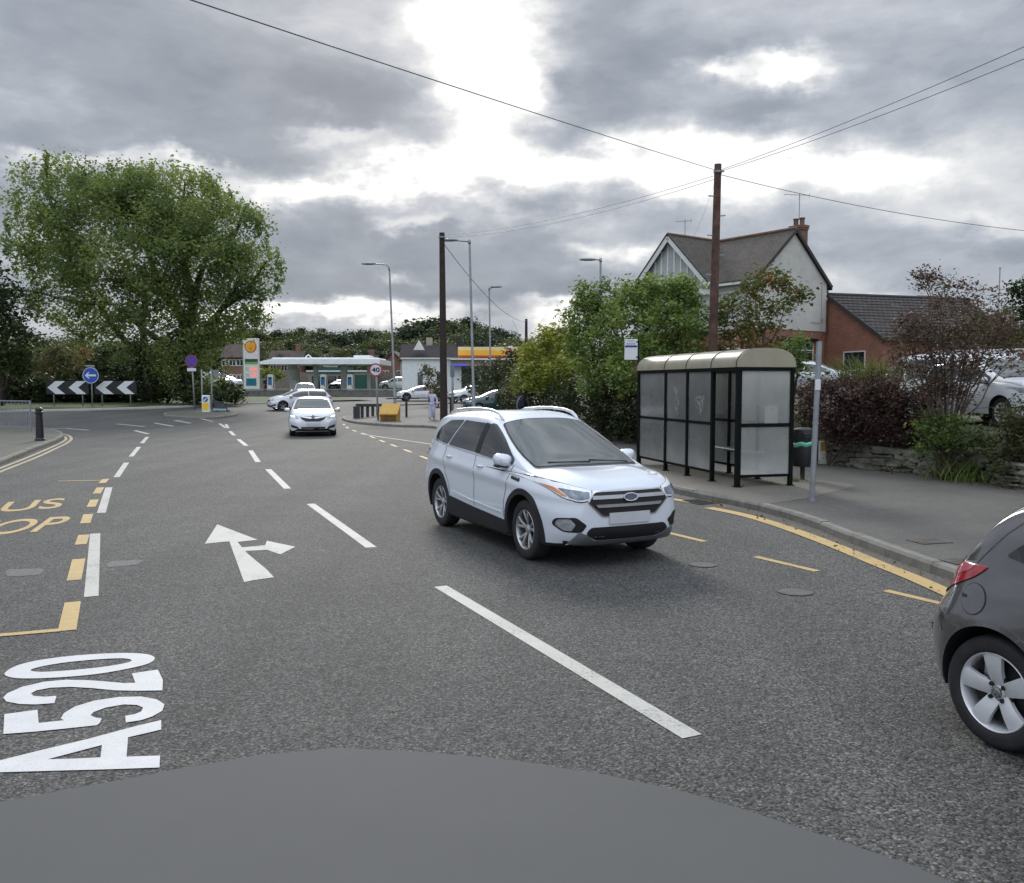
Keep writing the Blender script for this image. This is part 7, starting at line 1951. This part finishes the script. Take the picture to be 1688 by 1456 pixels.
plant('shrub', 'dark green shrub at the foot of the huge tree, between its trunks', 'shrub', gI(275, 68, .2), [(268, 632, 34, 30, 68), (300, 640, 30, 24, 67), (250, 650, 26, 16, 66), (320, 640, 22, 26, 67.5)], L_DARK, .24, 40, 1.4, .65, .4, seed=36, stem=[gI(275, 68, .2)])
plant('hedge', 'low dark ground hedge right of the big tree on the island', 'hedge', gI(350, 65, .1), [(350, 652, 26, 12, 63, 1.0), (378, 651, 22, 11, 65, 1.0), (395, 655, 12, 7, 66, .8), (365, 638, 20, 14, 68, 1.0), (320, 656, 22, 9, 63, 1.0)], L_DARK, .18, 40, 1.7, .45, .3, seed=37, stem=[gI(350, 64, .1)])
plant('tree', 'pale green tree seen under the big tree at the far left', 'tree', gI(60, 110, .8), [(60, 575, 40, 26, 112), (25, 560, 36, 30, 115), (110, 585, 34, 20, 112), (165, 585, 30, 22, 112), (200, 590, 30, 22, 118)], L_FAR, .38, 40, 1.2, 1.0, .3, seed=38, stem=[gI(60, 112, .8)], crown='crown', trunk='trunk', tshift=.1)
# --- trees at the filling station
plant('shrub', 'yellowing small tree behind the price sign', 'tree', gI(448, 122, .0), [(448, 615, 16, 11, 122), (432, 618, 9, 9, 122), (462, 620, 9, 8, 122)], L_LIME, .34, 30, 1.2, .8, .3, seed=39, stem=[gI(448, 122)], tshift=-.25)
plant('shrub', 'small upright green bush in front of the white shop', 'shrub', gI(712, 66, .1), [(712, 632, 14, 20, 66), (705, 618, 9, 16, 66), (720, 645, 10, 12, 65)], L_OLIVE, .20, 34, 1.1, .5, .3, seed=40, stem=[gI(712, 66, .1)])
plant('shrub', 'dark green shrubs in front of the yellow canopy', 'shrub', gI(815, 62, .2), [(790, 625, 26, 26, 62), (820, 620, 26, 28, 60), (845, 600, 22, 26, 64), (805, 648, 26, 20, 58), (835, 645, 30, 24, 54), (868, 585, 16, 22, 72)], L_IVY, .20, 40, 1.5, .55, .35, seed=41, stem=[gI(800, 62), gI(835, 58)])
# --- the big hedge behind the shelter
HB = lambda px, y: Vector((D(px, HZ, y).x, y, bank_z((D(px, HZ, y).x, y)) - .1))
plant('laurel_bush', 'big bright green bush taller than the bus shelter, beside the house', 'bush', HB(1040, 30),
      [(965, 525, 36, 42, 30.5), (1000, 500, 36, 34, 30), (1045, 500, 46, 38, 29), (1095, 500, 44, 34, 28.5), (1130, 505, 30, 36, 28), (1100, 545, 54, 44, 27.5), (1040, 555, 60, 50, 28.5), (980, 575, 46, 50, 30), (1140, 560, 30, 50, 27), (1060, 610, 70, 50, 27.5), (1120, 610, 50, 44, 26.5), (1000, 620, 44, 46, 29), (960, 490, 12, 26, 30.5), (1075, 478, 26, 16, 28.8), (1125, 476, 24, 18, 28)],
      L_HEDGE, .125, 72, 1.7, .42, .35, stem=[HB(990, 30.5), HB(1050, 29), HB(1110, 28)], stem_r=.09, seed=42, aspect=.5, tshift=.12)
plant('golden_shrub', 'yellow green shrub left of the big green bush', 'shrub', HB(895, 37), [(905, 585, 38, 36, 36), (880, 600, 30, 28, 37), (930, 565, 26, 34, 35.5), (905, 625, 42, 32, 35), (872, 628, 30, 26, 37), (940, 610, 30, 34, 34), (912, 560, 22, 24, 36)], L_LIME, .14, 70, 1.7, .45, .35, seed=43, stem=[HB(895, 37)])
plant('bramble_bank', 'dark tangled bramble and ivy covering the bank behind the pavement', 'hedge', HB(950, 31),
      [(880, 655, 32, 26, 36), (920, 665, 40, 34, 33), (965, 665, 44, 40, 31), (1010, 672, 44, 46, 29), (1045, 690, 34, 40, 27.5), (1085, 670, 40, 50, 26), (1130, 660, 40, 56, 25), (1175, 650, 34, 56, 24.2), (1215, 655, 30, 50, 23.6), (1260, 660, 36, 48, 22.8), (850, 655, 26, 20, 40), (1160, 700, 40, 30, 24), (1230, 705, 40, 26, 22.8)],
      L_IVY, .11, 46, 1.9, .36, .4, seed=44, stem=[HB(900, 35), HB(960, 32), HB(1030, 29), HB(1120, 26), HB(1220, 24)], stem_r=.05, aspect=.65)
# --- rowan behind the shelter
plant('rowan_tree', 'small autumn coloured tree in front of the white gable, behind the shelter roof', 'tree', HB(1235, 26.5),
      [(1205, 500, 24, 26, 26), (1235, 480, 26, 22, 26.5), (1265, 465, 20, 20, 27), (1290, 470, 22, 16, 26.5), (1310, 488, 20, 10, 26.5), (1275, 500, 30, 22, 26), (1235, 525, 36, 26, 26), (1195, 545, 26, 30, 26), (1265, 548, 36, 30, 26.5), (1225, 575, 44, 26, 26), (1290, 580, 26, 22, 26.5), (1180, 580, 20, 24, 26), (1215, 600, 40, 24, 25.6), (1255, 600, 36, 22, 25.6)],
      L_ROWAN, .13, 44, .95, .38, .15, stem=[HB(1235, 26.5)], stem_r=.042, bark=M_TWIG, seed=45, crown='crown', trunk='trunk', aspect=.5, tshift=-.16)
plant('shrub', 'green shrub hanging over the right end of the shelter roof', 'shrub', HB(1300, 23), [(1305, 580, 22, 16, 23), (1320, 600, 16, 20, 23), (1285, 600, 20, 16, 23.4), (1322, 565, 14, 10, 23)], L_HEDGE, .10, 30, 1.0, .32, .3, seed=46, stem=[HB(1305, 23.4)], tshift=-.15)
# --- shrubs over the stone wall
plant('purple_shrub', 'dense purple leaved shrub hedge above the stone wall', 'shrub', HB(1420, 19.6),
      [(1340, 665, 26, 34, 20.4), (1375, 670, 40, 44, 20), (1420, 672, 44, 48, 19.4), (1465, 672, 42, 46, 19), (1500, 680, 36, 40, 18.6), (1530, 660, 24, 34, 18.6), (1400, 650, 40, 22, 20), (1450, 640, 30, 20, 19.2), (1385, 712, 40, 18, 19.7), (1440, 712, 44, 18, 19.2), (1495, 716, 38, 18, 18.7)],
      L_PURP, .075, 46, 2.2, .24, .4, seed=47, stem=[HB(1370, 20), HB(1420, 19.6), HB(1480, 19)], stem_r=.03, bark=M_TWIG)
plant('purple_shrub', 'bronze and green shrub at the bin end of the purple hedge', 'shrub', HB(1335, 21), [(1335, 650, 20, 26, 20.9), (1325, 690, 16, 30, 20.7), (1352, 638, 20, 14, 20.8)], L_OLIVE, .07, 36, 1.5, .24, .4, seed=48, stem=[HB(1340, 21)], bark=M_TWIG)
plant('purple_tree', 'open branched purple leaved small tree above the stone wall', 'tree', HB(1562, 17.3),
      [(1540, 470, 26, 18, 17.5), (1580, 480, 30, 22, 17.2), (1620, 490, 30, 20, 17.3), (1550, 510, 44, 26, 17), (1600, 520, 50, 28, 17), (1530, 550, 40, 30, 17.3), (1570, 555, 46, 30, 17), (1620, 550, 36, 28, 17.4), (1500, 530, 26, 20, 17.6), (1545, 590, 40, 24, 17.2), (1595, 600, 44, 26, 17.2), (1560, 630, 36, 24, 17.3), (1525, 460, 14, 12, 17.5), (1640, 520, 22, 24, 17.4), (1500, 600, 36, 34, 17.6), (1545, 645, 36, 26, 17.3), (1590, 640, 28, 22, 17.2), (1510, 560, 34, 30, 17.5), (1490, 545, 26, 26, 17.6), (1655, 545, 36, 30, 17.5), (1675, 580, 34, 30, 17.4), (1630, 590, 40, 26, 17.2), (1480, 590, 24, 24, 17.8), (1575, 590, 50, 40, 16.9)],
      L_PURPT, .072, 36, 1.15, .27, .12, stem=[HB(1560, 17.3), HB(1566, 17.3), HB(1556, 17.3)], stem_r=.034, bark=M_TWIG, seed=49, crown='crown', trunk='trunk', aspect=.45)
def grass_tuft(name, label, base, n, h, spread, m=None, curve=.5, wd=.012, seed=1, cat='grass'):
    rng_ = random.Random(seed); mb = MB()
    for k in range(n):
        a = rng_.uniform(0, 2 * PI); L = h * rng_.uniform(.6, 1.1); o = Vector((rng_.gauss(0, spread), rng_.gauss(0, spread), 0)); d = Vector((math.cos(a), math.sin(a), 0)); s = Vector((-d.y, d.x, 0)) * wd
        pts = [o + d * (L * curve * f * f) + Vector((0, 0, L * (f - .32 * curve * f ** 3))) for f in (0, .35, .7, 1)]
        b = len(mb.v)
        vs = []
        for i, p in enumerate(pts): vs += [p - s * (1 - i / 3.3), p + s * (1 - i / 3.3)]
        mb.add(vs, [(0, 1, 3, 2), (2, 3, 5, 4), (4, 5, 7, 6)])
    me_o = mb.build(name, m or L_GRASSB, recalc=False); me_o.location = base
    at_ = me_o.data.attributes.new('tint', 'FLOAT', 'FACE'); at_.data.foreach_set('value', [rng_.uniform(.1, .9) for _ in me_o.data.polygons])
    return tag(me_o, label, cat)
grass_tuft('ornamental_grass', 'pale feathery clump of tall grass in front of the brick wing', HB(1432, 21.8) + Vector((0, 0, .0)), 900, 1.95, .26, curve=.55, wd=.022, seed=50)
grass_tuft('iris_clump', 'green strap leaved plant above the stone wall under the purple tree', HB(1600, 16.9), 260, .75, .30, L_HEDGE, .7, .016, 51, 'plant')
plant('shrub', 'green leafy shrub under the purple tree by its trunk', 'shrub', HB(1560, 17), [(1535, 705, 30, 24, 17.4), (1575, 712, 36, 26, 17), (1540, 735, 36, 16, 17.1), (1610, 725, 34, 22, 16.6)], L_HEDGE, .075, 40, 1.8, .24, .4, seed=52, stem=[HB(1560, 17)], tshift=-.25)
plant('shrub', 'dark shrub with reddish leaves at the right edge over the wall', 'shrub', HB(1665, 15.9), [(1660, 720, 34, 40, 16), (1690, 690, 34, 44, 16), (1665, 760, 36, 26, 15.8), (1710, 740, 40, 50, 15.6)], L_OLIVE, .065, 42, 1.8, .24, .4, seed=53, stem=[HB(1670, 15.9)], tshift=-.2)
plant('conifer', 'dark conifer at the right edge behind the parked car', 'tree', (24.2, 40, 1.9), [(1690, 500, 22, 34, 40), (1680, 540, 26, 34, 40), (1700, 570, 40, 40, 40), (1688, 478, 9, 18, 40)], L_DARK, .17, 40, 1.5, .5, .3, seed=54, stem=[Vector((24.2, 40, 1.9))], crown='crown', trunk='trunk')
plant('shrub', 'olive green bushes behind the boundary wall at the right', 'shrub', (20.5, 36, 1.9), [(1600, 550, 40, 26, 37), (1640, 540, 36, 34, 36), (1665, 560, 30, 30, 36), (1575, 565, 30, 20, 37)], L_OLIVE, .15, 36, 1.4, .45, .3, seed=55, stem=[Vector((20.5, 36, 1.9))])
# dry weeds along the foot of the wall, moss and litter
rngw = np.random.default_rng(60); Wp = []
for k in range(75):
    p, t_ = wl_at(rngw.uniform(.5, total)); c = np.array([p.x + rngw.normal(-.12, .10), p.y + rngw.normal(0, .1), GZ + .05]); Wp.append(c + rngw.normal(0, 1, (30, 3)) * np.array([.13, .13, .06]))
Wp = np.concatenate(Wp); Wp[:, 2] = np.maximum(Wp[:, 2], GZ + .01)
tag(leaf_mesh('weeds', Wp, rngw.uniform(0, 1, len(Wp)), .055, leaf_mat('dry_weeds', [(.05, .055, .022), (.09, .075, .035), (.14, .10, .06), (.10, .055, .045)], trans=.2), None, .5, 0, rng=rngw), kind='stuff')
def litter(name, line, n, spread, size, z, seed, m=None, off=0.0):
    rg_ = np.random.default_rng(seed); pts = []
    for k in range(n):
        i = rg_.integers(0, len(line) - 1); a, b = line[i], line[i + 1]; f = rg_.uniform(); p = a + (b - a) * f
        pts.append([p.x + rg_.normal(off, spread), p.y + rg_.normal(0, spread), tz(p.x, p.y) + z + rg_.uniform(0, .006)])
    pts = np.array(pts); o = leaf_mesh(name, pts, rg_.uniform(0, 1, n), size, m or L_BROWN, None, .7, 0, rng=rg_)
    return tag(o, kind='stuff')
litter('fallen_leaves', [p for p in gl_[16:60]], 260, .12, .035, .012, 61)
litter('gutter_litter', [p for p in KL[10:40]], 160, .06, .03, .012, 62, off=-.12)
litter('pavement_leaves', [Vector((p.x - .35, p.y, 0)) for p in WL[::4]], 240, .16, .04, GZ + .012, 63)
for k, (px, py, n, h) in enumerate([(1312, 794, 60, .16), (1180, 829, 40, .10), (1218, 803, 30, .08), (1265, 797, 30, .07), (30, 755, 40, .12)]):
    grass_tuft('weed_tuft', ['tuft of weeds round the foot of the rear shelter post', 'small weeds growing at the gutter drain', 'weeds at the foot of the near shelter post', 'thin weeds under the shelter end rail', 'weeds on the left hand pavement edge'][k], P(px, py, GZ if k != 1 else 0.0), n, h, .07, L_GRASSB, .7, .005, 64 + k, 'weed')
# drain cover by the kerb, covers in the pavement
M_IRON = mat('cast_iron', (.055, .05, .047), .7, .3, var=.3, vs=10, bump=.4, bs=60)
q = P(1150, 828.5); dg_ = empty('drain_grate', (q.x + .02, q.y, .006), math.atan2(-3, 1.2), 'slotted iron gully grate in the gutter by the shelter', 'drain')
mb = MB(); mb.box((0, 0, .004), (.52, .34, .008)); mb.build('frame', M_IRON, dg_)
for k in range(9): mb = MB(); mb.box((-.21 + k * .052, 0, .012), (.024, .28, .010)); mb.build('bar', M_SIGNK, dg_)
M_RUST = mat('rusty_cover', (.085, .068, .055), .85, .1, var=.3, vs=8, bump=.4, bs=50, col2=(.09, .085, .077))
for k, (px, py, wx, wy) in enumerate([(1532, 893, .42, .30), (1585, 926, .36, .26)]):
    q = P(px, py, GZ); mb = MB(); mb.box((0, 0, .004), (wx, wy, .010), bev=.004)
    for i in range(3): mb.box((0, -wy * .3 + wy * .3 * i, .0095), (wx * .8, .02, .004))
    o = mb.build('access_cover', M_RUST); o.location = (q.x, q.y, GZ + .002); o.rotation_euler = (0, 0, .25)
    tag(o, ['rusty rectangular cover in the pavement further from the kerb', 'small rusty cover in the pavement close to the kerb'][k], 'cover')
for k, (px, py, rad) in enumerate([(1310, 976, .17), (1158, 931, .16)]):
    q = P(px, py); mb = MB(); mb.lathe([(.001, .004), (rad * .86, .004), (rad * .88, .001), (rad * .93, .001), (rad * .95, .006), (rad, .006)], 28); o = mb.build('valve_cover', mat('worn_cover', (.084, .084, .080), .8, .1, var=.3, vs=10), smooth=False); o.location = (q.x, q.y, .001)
    tag(o, ['round metal cover sunk in the road nearer the yellow dashes', 'round metal cover sunk in the road beside the white SUV'][k], 'cover')
# --- far trees
def far_proto(kind, seed):
    rng = np.random.default_rng(seed); name = 'tree'
    r = empty(name, (0, 0, 0), 0)
    if kind == 'conifer':
        Ps = []
        for k in range(46):
            z = rng.uniform(.8, 11.5); rr = max(.2, (12 - z) * .26); a = rng.uniform(0, 2 * PI); q = rr * rng.uniform(.4, 1); Ps.append(np.array([math.cos(a) * q, math.sin(a) * q, z]) + rng.normal(0, 1, (70, 3)) * np.array([.45, .45, .35]))
        pts = np.concatenate(Ps); tn = np.repeat(rng.uniform(.1, .9, 46), 70) + rng.normal(0, .1, len(pts)); m = L_FARD; top = 10
    else:
        Ps, Ts = [], []
        for k in range(7):
            c = (rng.uniform(-2.6, 2.6), rng.uniform(-2.4, 2.4), rng.uniform(4.5, 8.5)); p, tn_ = clumps(c, (2.2, 2.2, 1.9), 18, 80, (.6, .6, .5), rng, .5); Ps.append(p); Ts.append(tn_ + rng.uniform(-.2, .2))
        p, tn_ = clumps((0, 0, 2.8), (2.6, 2.4, 2.4), 22, 70, (.55, .55, .5), rng, .6); Ps.append(p); Ts.append(tn_ - .1)
        pts = np.concatenate(Ps); tn = np.concatenate(Ts); m = L_FAR if kind == 'round' else L_FARD; top = 5
    leaf_mesh('crown', pts, tn, .44, m, r, .65, .2, rng=rng)
    mb = MB(); mb.tube([(0, 0, -1), (0, 0, top * .5), (.1, 0, top)], [.35, .25, .1], 6); mb.build('trunk', M_BARK, r)
    return r
protos = [far_proto('round', 71), far_proto('round', 72), far_proto('dark', 73), far_proto('conifer', 74), far_proto('round', 75)]
LBL = {0: 'broad green tree in the wooded skyline beyond the filling station', 2: 'dark round tree in the wooded skyline beyond the filling station', 3: 'dark pointed conifer in the wooded skyline beyond the filling station'}
used_ = set(); rf = random.Random(77)
skyline = [(360, 548), (385, 552), (412, 545), (432, 542), (455, 548), (478, 545), (497, 540), (515, 546), (530, 541), (552, 552), (575, 551), (600, 548), (622, 546), (642, 552), (668, 548), (690, 540), (708, 530), (728, 540), (752, 530), (768, 528), (790, 540), (812, 545), (835, 560), (858, 566), (885, 572), (905, 575), (340, 555), (310, 560), (280, 560)]
def far_tree(px, pyt, y, k):
    p = D(px, pyt, y); zg = hill_z(p.x, y) if y > 180 else 1.1
    base_h = 12.0 if k == 3 else 10.2
    sc = min(1.9, max(.55, (p.z - zg) / base_h)); zg = p.z - sc * base_h
    o = protos[k] if k not in used_ else copy_tree(protos[k]); used_.add(k)
    o.location = (p.x, y, zg); o.rotation_euler = (0, 0, rf.uniform(0, 6)); o.scale = (sc * rf.uniform(.95, 1.25), sc * rf.uniform(.9, 1.2), sc)
    o['label'] = LBL[0] if k in (0, 1, 4) else LBL[k]; o['category'] = 'tree'; o['group'] = {3: 'conifers on the wooded hill', 2: 'dark trees on the wooded hill'}.get(k, 'broad trees on the wooded hill')
    if px < 340: o['label'] = 'distant %s tree seen through and behind the huge roundabout tree' % ('dark' if k == 2 else 'green'); o['group'] = '%s trees far behind the roundabout' % ('dark' if k == 2 else 'green')
for i, (px, py) in enumerate(skyline):
    k = 3 if px in (497, 530, 385) else [0, 2, 1, 4, 2][i % 5]
    far_tree(px, py, rf.uniform(230, 300), k)
for row, (y0_, y1_, a, b) in enumerate([(205, 235, 556, 572), (178, 200, 566, 584), (150, 172, 575, 592)]):
    for px in range(-70 + row * 9, 900, 19 if row < 2 else 26):
        if row == 2 and 480 < px < 640 and rf.random() < .6: continue
        far_tree(px + rf.uniform(-6, 6), rf.uniform(a, b) - (8 if 680 < px < 800 else 0), rf.uniform(y0_, y1_), rf.choice([0, 1, 4, 4, 2, 0, 1, 2]))
# ------------------------------------------------------------------ people
M_SKIN = mat('skin', (.48, .30, .23), .55, var=.06, vs=8)
M_LAV = mat('lavender_knit', (.50, .50, .62), .9, var=.12, vs=10)
M_LAVT = mat('pale_lavender_trousers', (.44, .43, .56), .9, var=.10, vs=8)
M_HAIRB = mat('fair_hair', (.26, .17, .09), .7, var=.3, vs=20)
M_HAIRD = mat('dark_hair', (.020, .014, .012), .7, var=.3, vs=20)
M_HOOD = mat('grey_blue_hoodie', (.17, .19, .24), .9, var=.12, vs=9)
M_NAVYC = mat('navy_fabric', (.015, .018, .032), .8, var=.2, vs=9)
M_DENIM = mat('dark_trousers', (.03, .032, .04), .9, var=.2, vs=9)
M_SHOE = mat('pale_trainers', (.45, .45, .46), .6, var=.1)
def skinned(name, verts, edges, m, parent, root=0, sub=1):
    """one continuous skin grown over joints: verts = [(x, y, z, r)]"""
    me = bpy.data.meshes.new(name); me.from_pydata([v[:3] for v in verts], edges, [])
    o = bpy.data.objects.new(name, me); COL.objects.link(o)
    md = o.modifiers.new('skin', 'SKIN'); md.use_smooth_shade = True
    sk = me.skin_vertices[0].data if me.skin_vertices else None
    if sk is None: me.skin_vertices.new(); sk = me.skin_vertices[0].data
    for i, v in enumerate(verts):
        r = v[3]; sk[i].radius = r if isinstance(r, tuple) else (r, r); sk[i].use_root = (i == root)
    sb = o.modifiers.new('sub', 'SUBSURF'); sb.levels = sub; sb.render_levels = sub
    bpy.context.view_layer.update()
    me2 = bpy.data.meshes.new_from_object(o.evaluated_get(bpy.context.evaluated_depsgraph_get()))
    bpy.data.objects.remove(o); bpy.data.meshes.remove(me); me2.name = name
    return link(name, me2, parent, m)
def person(loc, rz, label, h, pose, top_m, leg_m, hair_m, long_hair, wide=1.0, female=False):
    """faces -y; pose gives the elbows, wrists, knees and ankles"""
    r = empty('person', loc, rz, label, 'person'); k = h / 1.70
    S = lambda x, y, z: (x * k, y * k, z * k)
    J = dict(pelvis=S(0, 0, .92), waist=S(0, .01, 1.05), chest=S(0, .0, 1.25), neck0=S(0, .01, 1.40), neck=S(0, 0, 1.47), head=S(0, -.015, 1.57), crown=S(0, 0, 1.655))
    for sg, s in ((1, 'L'), (-1, 'R')):
        J['sh' + s] = S(.165 * sg, .01, 1.37); J['hip' + s] = S(.09 * sg, 0, .89)
        for q in ('el', 'wr', 'kn', 'an'): J[q + s] = S(*pose[q + s])
        a = Vector(J['an' + s]); J['toe' + s] = tuple(a + Vector((.02 * sg, -.17, -.055)) * k)
    V, E, ix = [], [], {}
    def add(n, rad, p=None, frm=None):
        ix[n] = len(V); V.append((*(p or J[n]), rad if isinstance(rad, tuple) else rad * k))
        if frm: E.append((ix[frm], ix[n]))
    add('pelvis', .115); add('waist', .10, frm='pelvis'); add('chest', .125, frm='waist'); add('neck0', .075, frm='chest'); add('neck', .05, frm='neck0'); add('head', .085, frm='neck'); add('crown', .06, frm='head')
    add('nose', .014, tuple(Vector(J['head']) + Vector((0, -.10, -.005)) * k), 'head')
    for sg, s in ((1, 'L'), (-1, 'R')):
        add('sh' + s, .058, frm='chest'); add('el' + s, .042, frm='sh' + s); add('wr' + s, .028, frm='el' + s)
        w_, e_ = Vector(J['wr' + s]), Vector(J['el' + s]); d = (w_ - e_).normalized(); sd = d.cross(Vector((0, 1, 0))).normalized() if abs(d.y) < .9 else Vector((1, 0, 0)); nn = d.cross(sd)
        add('pa' + s, .034, tuple(w_ + d * .06 * k), 'wr' + s)
        for f, (off, ln) in enumerate(((-.032, .075), (-.011, .088), (.011, .082), (.030, .065))):
            b = w_ + d * .09 * k + sd * off * k; add(f'f{f}{s}', .009, tuple(b), 'pa' + s); add(f'g{f}{s}', .007, tuple(b + d * ln * .55 * k + nn * .012 * k), f'f{f}{s}'); add(f't{f}{s}', .006, tuple(b + d * ln * .9 * k + nn * .035 * k), f'g{f}{s}')
        b = w_ + d * .04 * k - sd * .035 * k; add('th' + s, .010, tuple(b), 'pa' + s); add('tt' + s, .008, tuple(b + d * .045 * k - sd * .02 * k), 'th' + s)
        add('hip' + s, .085, frm='pelvis'); add('kn' + s, .055, frm='hip' + s); add('an' + s, .036, frm='kn' + s); add('toe' + s, .028, frm='an' + s)
    body = skinned('body', V, E, M_SKIN, r)
    # clothes: jacket with sleeves, trousers, shoes
    def sub(names, links, m, nm):
        vv, ii, ee = [], {}, []
        for n, rad in names: ii[n] = len(vv); vv.append((*J[n], rad * k))
        for a, b in links: ee.append((ii[a], ii[b]))
        return skinned(nm, vv, ee, m, r)
    sub([('pelvis', .145), ('waist', .130 if not female else .115), ('chest', .150), ('neck0', .085), ('shL', .078), ('elL', .06), ('wrL', .044), ('shR', .078), ('elR', .06), ('wrR', .044)],
        [('pelvis', 'waist'), ('waist', 'chest'), ('chest', 'neck0'), ('chest', 'shL'), ('shL', 'elL'), ('elL', 'wrL'), ('chest', 'shR'), ('shR', 'elR'), ('elR', 'wrR')], top_m, 'top')
    sub([('pelvis', .13), ('hipL', .11 * wide), ('knL', .078 * wide), ('anL', .066 * wide), ('hipR', .11 * wide), ('knR', .078 * wide), ('anR', .066 * wide)], [('pelvis', 'hipL'), ('hipL', 'knL'), ('knL', 'anL'), ('pelvis', 'hipR'), ('hipR', 'knR'), ('knR', 'anR')], leg_m, 'trousers')
    for s in 'LR':
        a, b = Vector(J['an' + s]), Vector(J['toe' + s]); mb = MB()
        mb.tube([a + Vector((0, .05, -.05)) * k, a + Vector((0, 0, -.045)) * k, b + Vector((0, 0, .005)) * k, b + Vector((0, -.05, 0)) * k], [.035 * k, .046 * k, .042 * k, .02 * k], 8); mb.build('shoe', M_SHOE, r, smooth=True)
    c = Vector(J['head']); mb = MB()
    rows = []
    for i in range(9):
        th = PI * i / 8; rows.append([c + Vector((math.sin(th) * math.cos(2 * PI * j / 14) * .105, math.sin(th) * math.sin(2 * PI * j / 14) * .115 + .018 + (.02 if th > 1.5 else 0), math.cos(th) * .115 + .03)) * k for j in range(14)])
    mb.grid(rows[:6], wrap=True)
    if long_hair: mb.tube([c + Vector((0, .07, .02)) * k, c + Vector((0, .10, -.10)) * k, c + Vector((0, .10, -.24)) * k], [.085 * k, .085 * k, .05 * k], 10); 
    mb.build('hair', hair_m, r, smooth=True)
    for sg in (1, -1):
        mb = MB(); mb.lathe([(.001, -.004), (.012, 0), (.001, .004)], 8, tuple(c + Vector((.035 * sg, -.088, .012)) * k), 'y'); mb.build('eye', M_SIGNK, r)
        mb = MB(); mb.tube([c + Vector((.088 * sg, .0, .02)) * k, c + Vector((.094 * sg, .01, -.02)) * k], .014 * k, 6); mb.build('ear', M_SKIN, r)
    mb = MB(); mb.box(tuple(c + Vector((0, -.086, -.05)) * k), (.05 * k, .012, .012 * k)); mb.build('mouth', mat('lips', (.35, .13, .12), .5, var=0), r)
    return r, J, k
q = P(712.5, 691, GZ)
per, J_, k_ = person((q.x, q.y, GZ), R(-8), 'woman in pale lavender top and loose trousers walking with one hand raised', 1.60,
    dict(elL=(.27, .03, 1.12), wrL=(.29, -.06, .88), elR=(-.30, -.08, 1.16), wrR=(-.16, -.16, 1.42), knL=(.10, -.09, .50), anL=(.09, .06, .09), knR=(-.08, -.10, .49), anR=(-.10, -.20, .08)), M_LAV, M_LAVT, M_HAIRB, True, 1.35, True)
mb = MB(); mb.box((.30 * k_, .06, .80 * k_), (.10, .22, .26), bev=.03); mb.tube([(.24 * k_, .02, 1.36 * k_), (.31 * k_, .05, 1.1 * k_), (.31 * k_, .05, .9 * k_)], .012, 5)
o = mb.build('shoulder_bag', M_NAVYC); o.location = per.location; o.rotation_euler = per.rotation_euler; tag(o, 'dark shoulder bag carried by the woman in lavender', 'bag')
bp_ = D(862, 650, 36.0)
per2, J2, k2 = person((bp_.x, 36.0, GZ), R(172), 'boy in a grey blue hooded top walking away behind the white SUV', 1.60,
    dict(elL=(.25, .03, 1.12), wrL=(.24, -.04, .88), elR=(-.25, .03, 1.12), wrR=(-.24, -.06, .88), knL=(.09, -.10, .50), anL=(.09, .02, .09), knR=(-.09, -.02, .49), anR=(-.09, .16, .10)), M_HOOD, M_DENIM, M_HAIRD, False)
mb = MB(); mb.tube([(-.10 * k2, .06, 1.44 * k2), (0, .13 * k2, 1.40 * k2), (.10 * k2, .06, 1.44 * k2)], .05 * k2, 8); mb.build('hood', M_HOOD, per2, smooth=True)
mb = MB(); mb.box((0, .19 * k2, 1.14 * k2), (.25 * k2, .15 * k2, .38 * k2), bev=.06)
for sg in (1, -1): mb.tube([(.10 * sg, .14 * k2, 1.32 * k2), (.12 * sg, .02, 1.46 * k2), (.12 * sg, -.14 * k2, 1.33 * k2), (.12 * sg, -.13 * k2, 1.08 * k2), (.12 * sg, .12 * k2, 1.0 * k2)], .022, 6)
o = mb.build('backpack', M_NAVYC, angle=40); o.location = per2.location; o.rotation_euler = per2.rotation_euler; tag(o, 'dark rucksack worn by the boy walking away', 'backpack')
q = on_ground(437, 101); q.z = GB
person(tuple(q), R(60), 'small dark clothed figure standing beside the price sign', 1.70,
    dict(elL=(.24, .02, 1.12), wrL=(.22, -.08, .88), elR=(-.24, .02, 1.12), wrR=(-.22, -.08, .88), knL=(.09, -.04, .50), anL=(.09, .02, .09), knR=(-.09, -.02, .49), anR=(-.09, .06, .09)), M_NAVYC, M_DENIM, M_HAIRD, False)
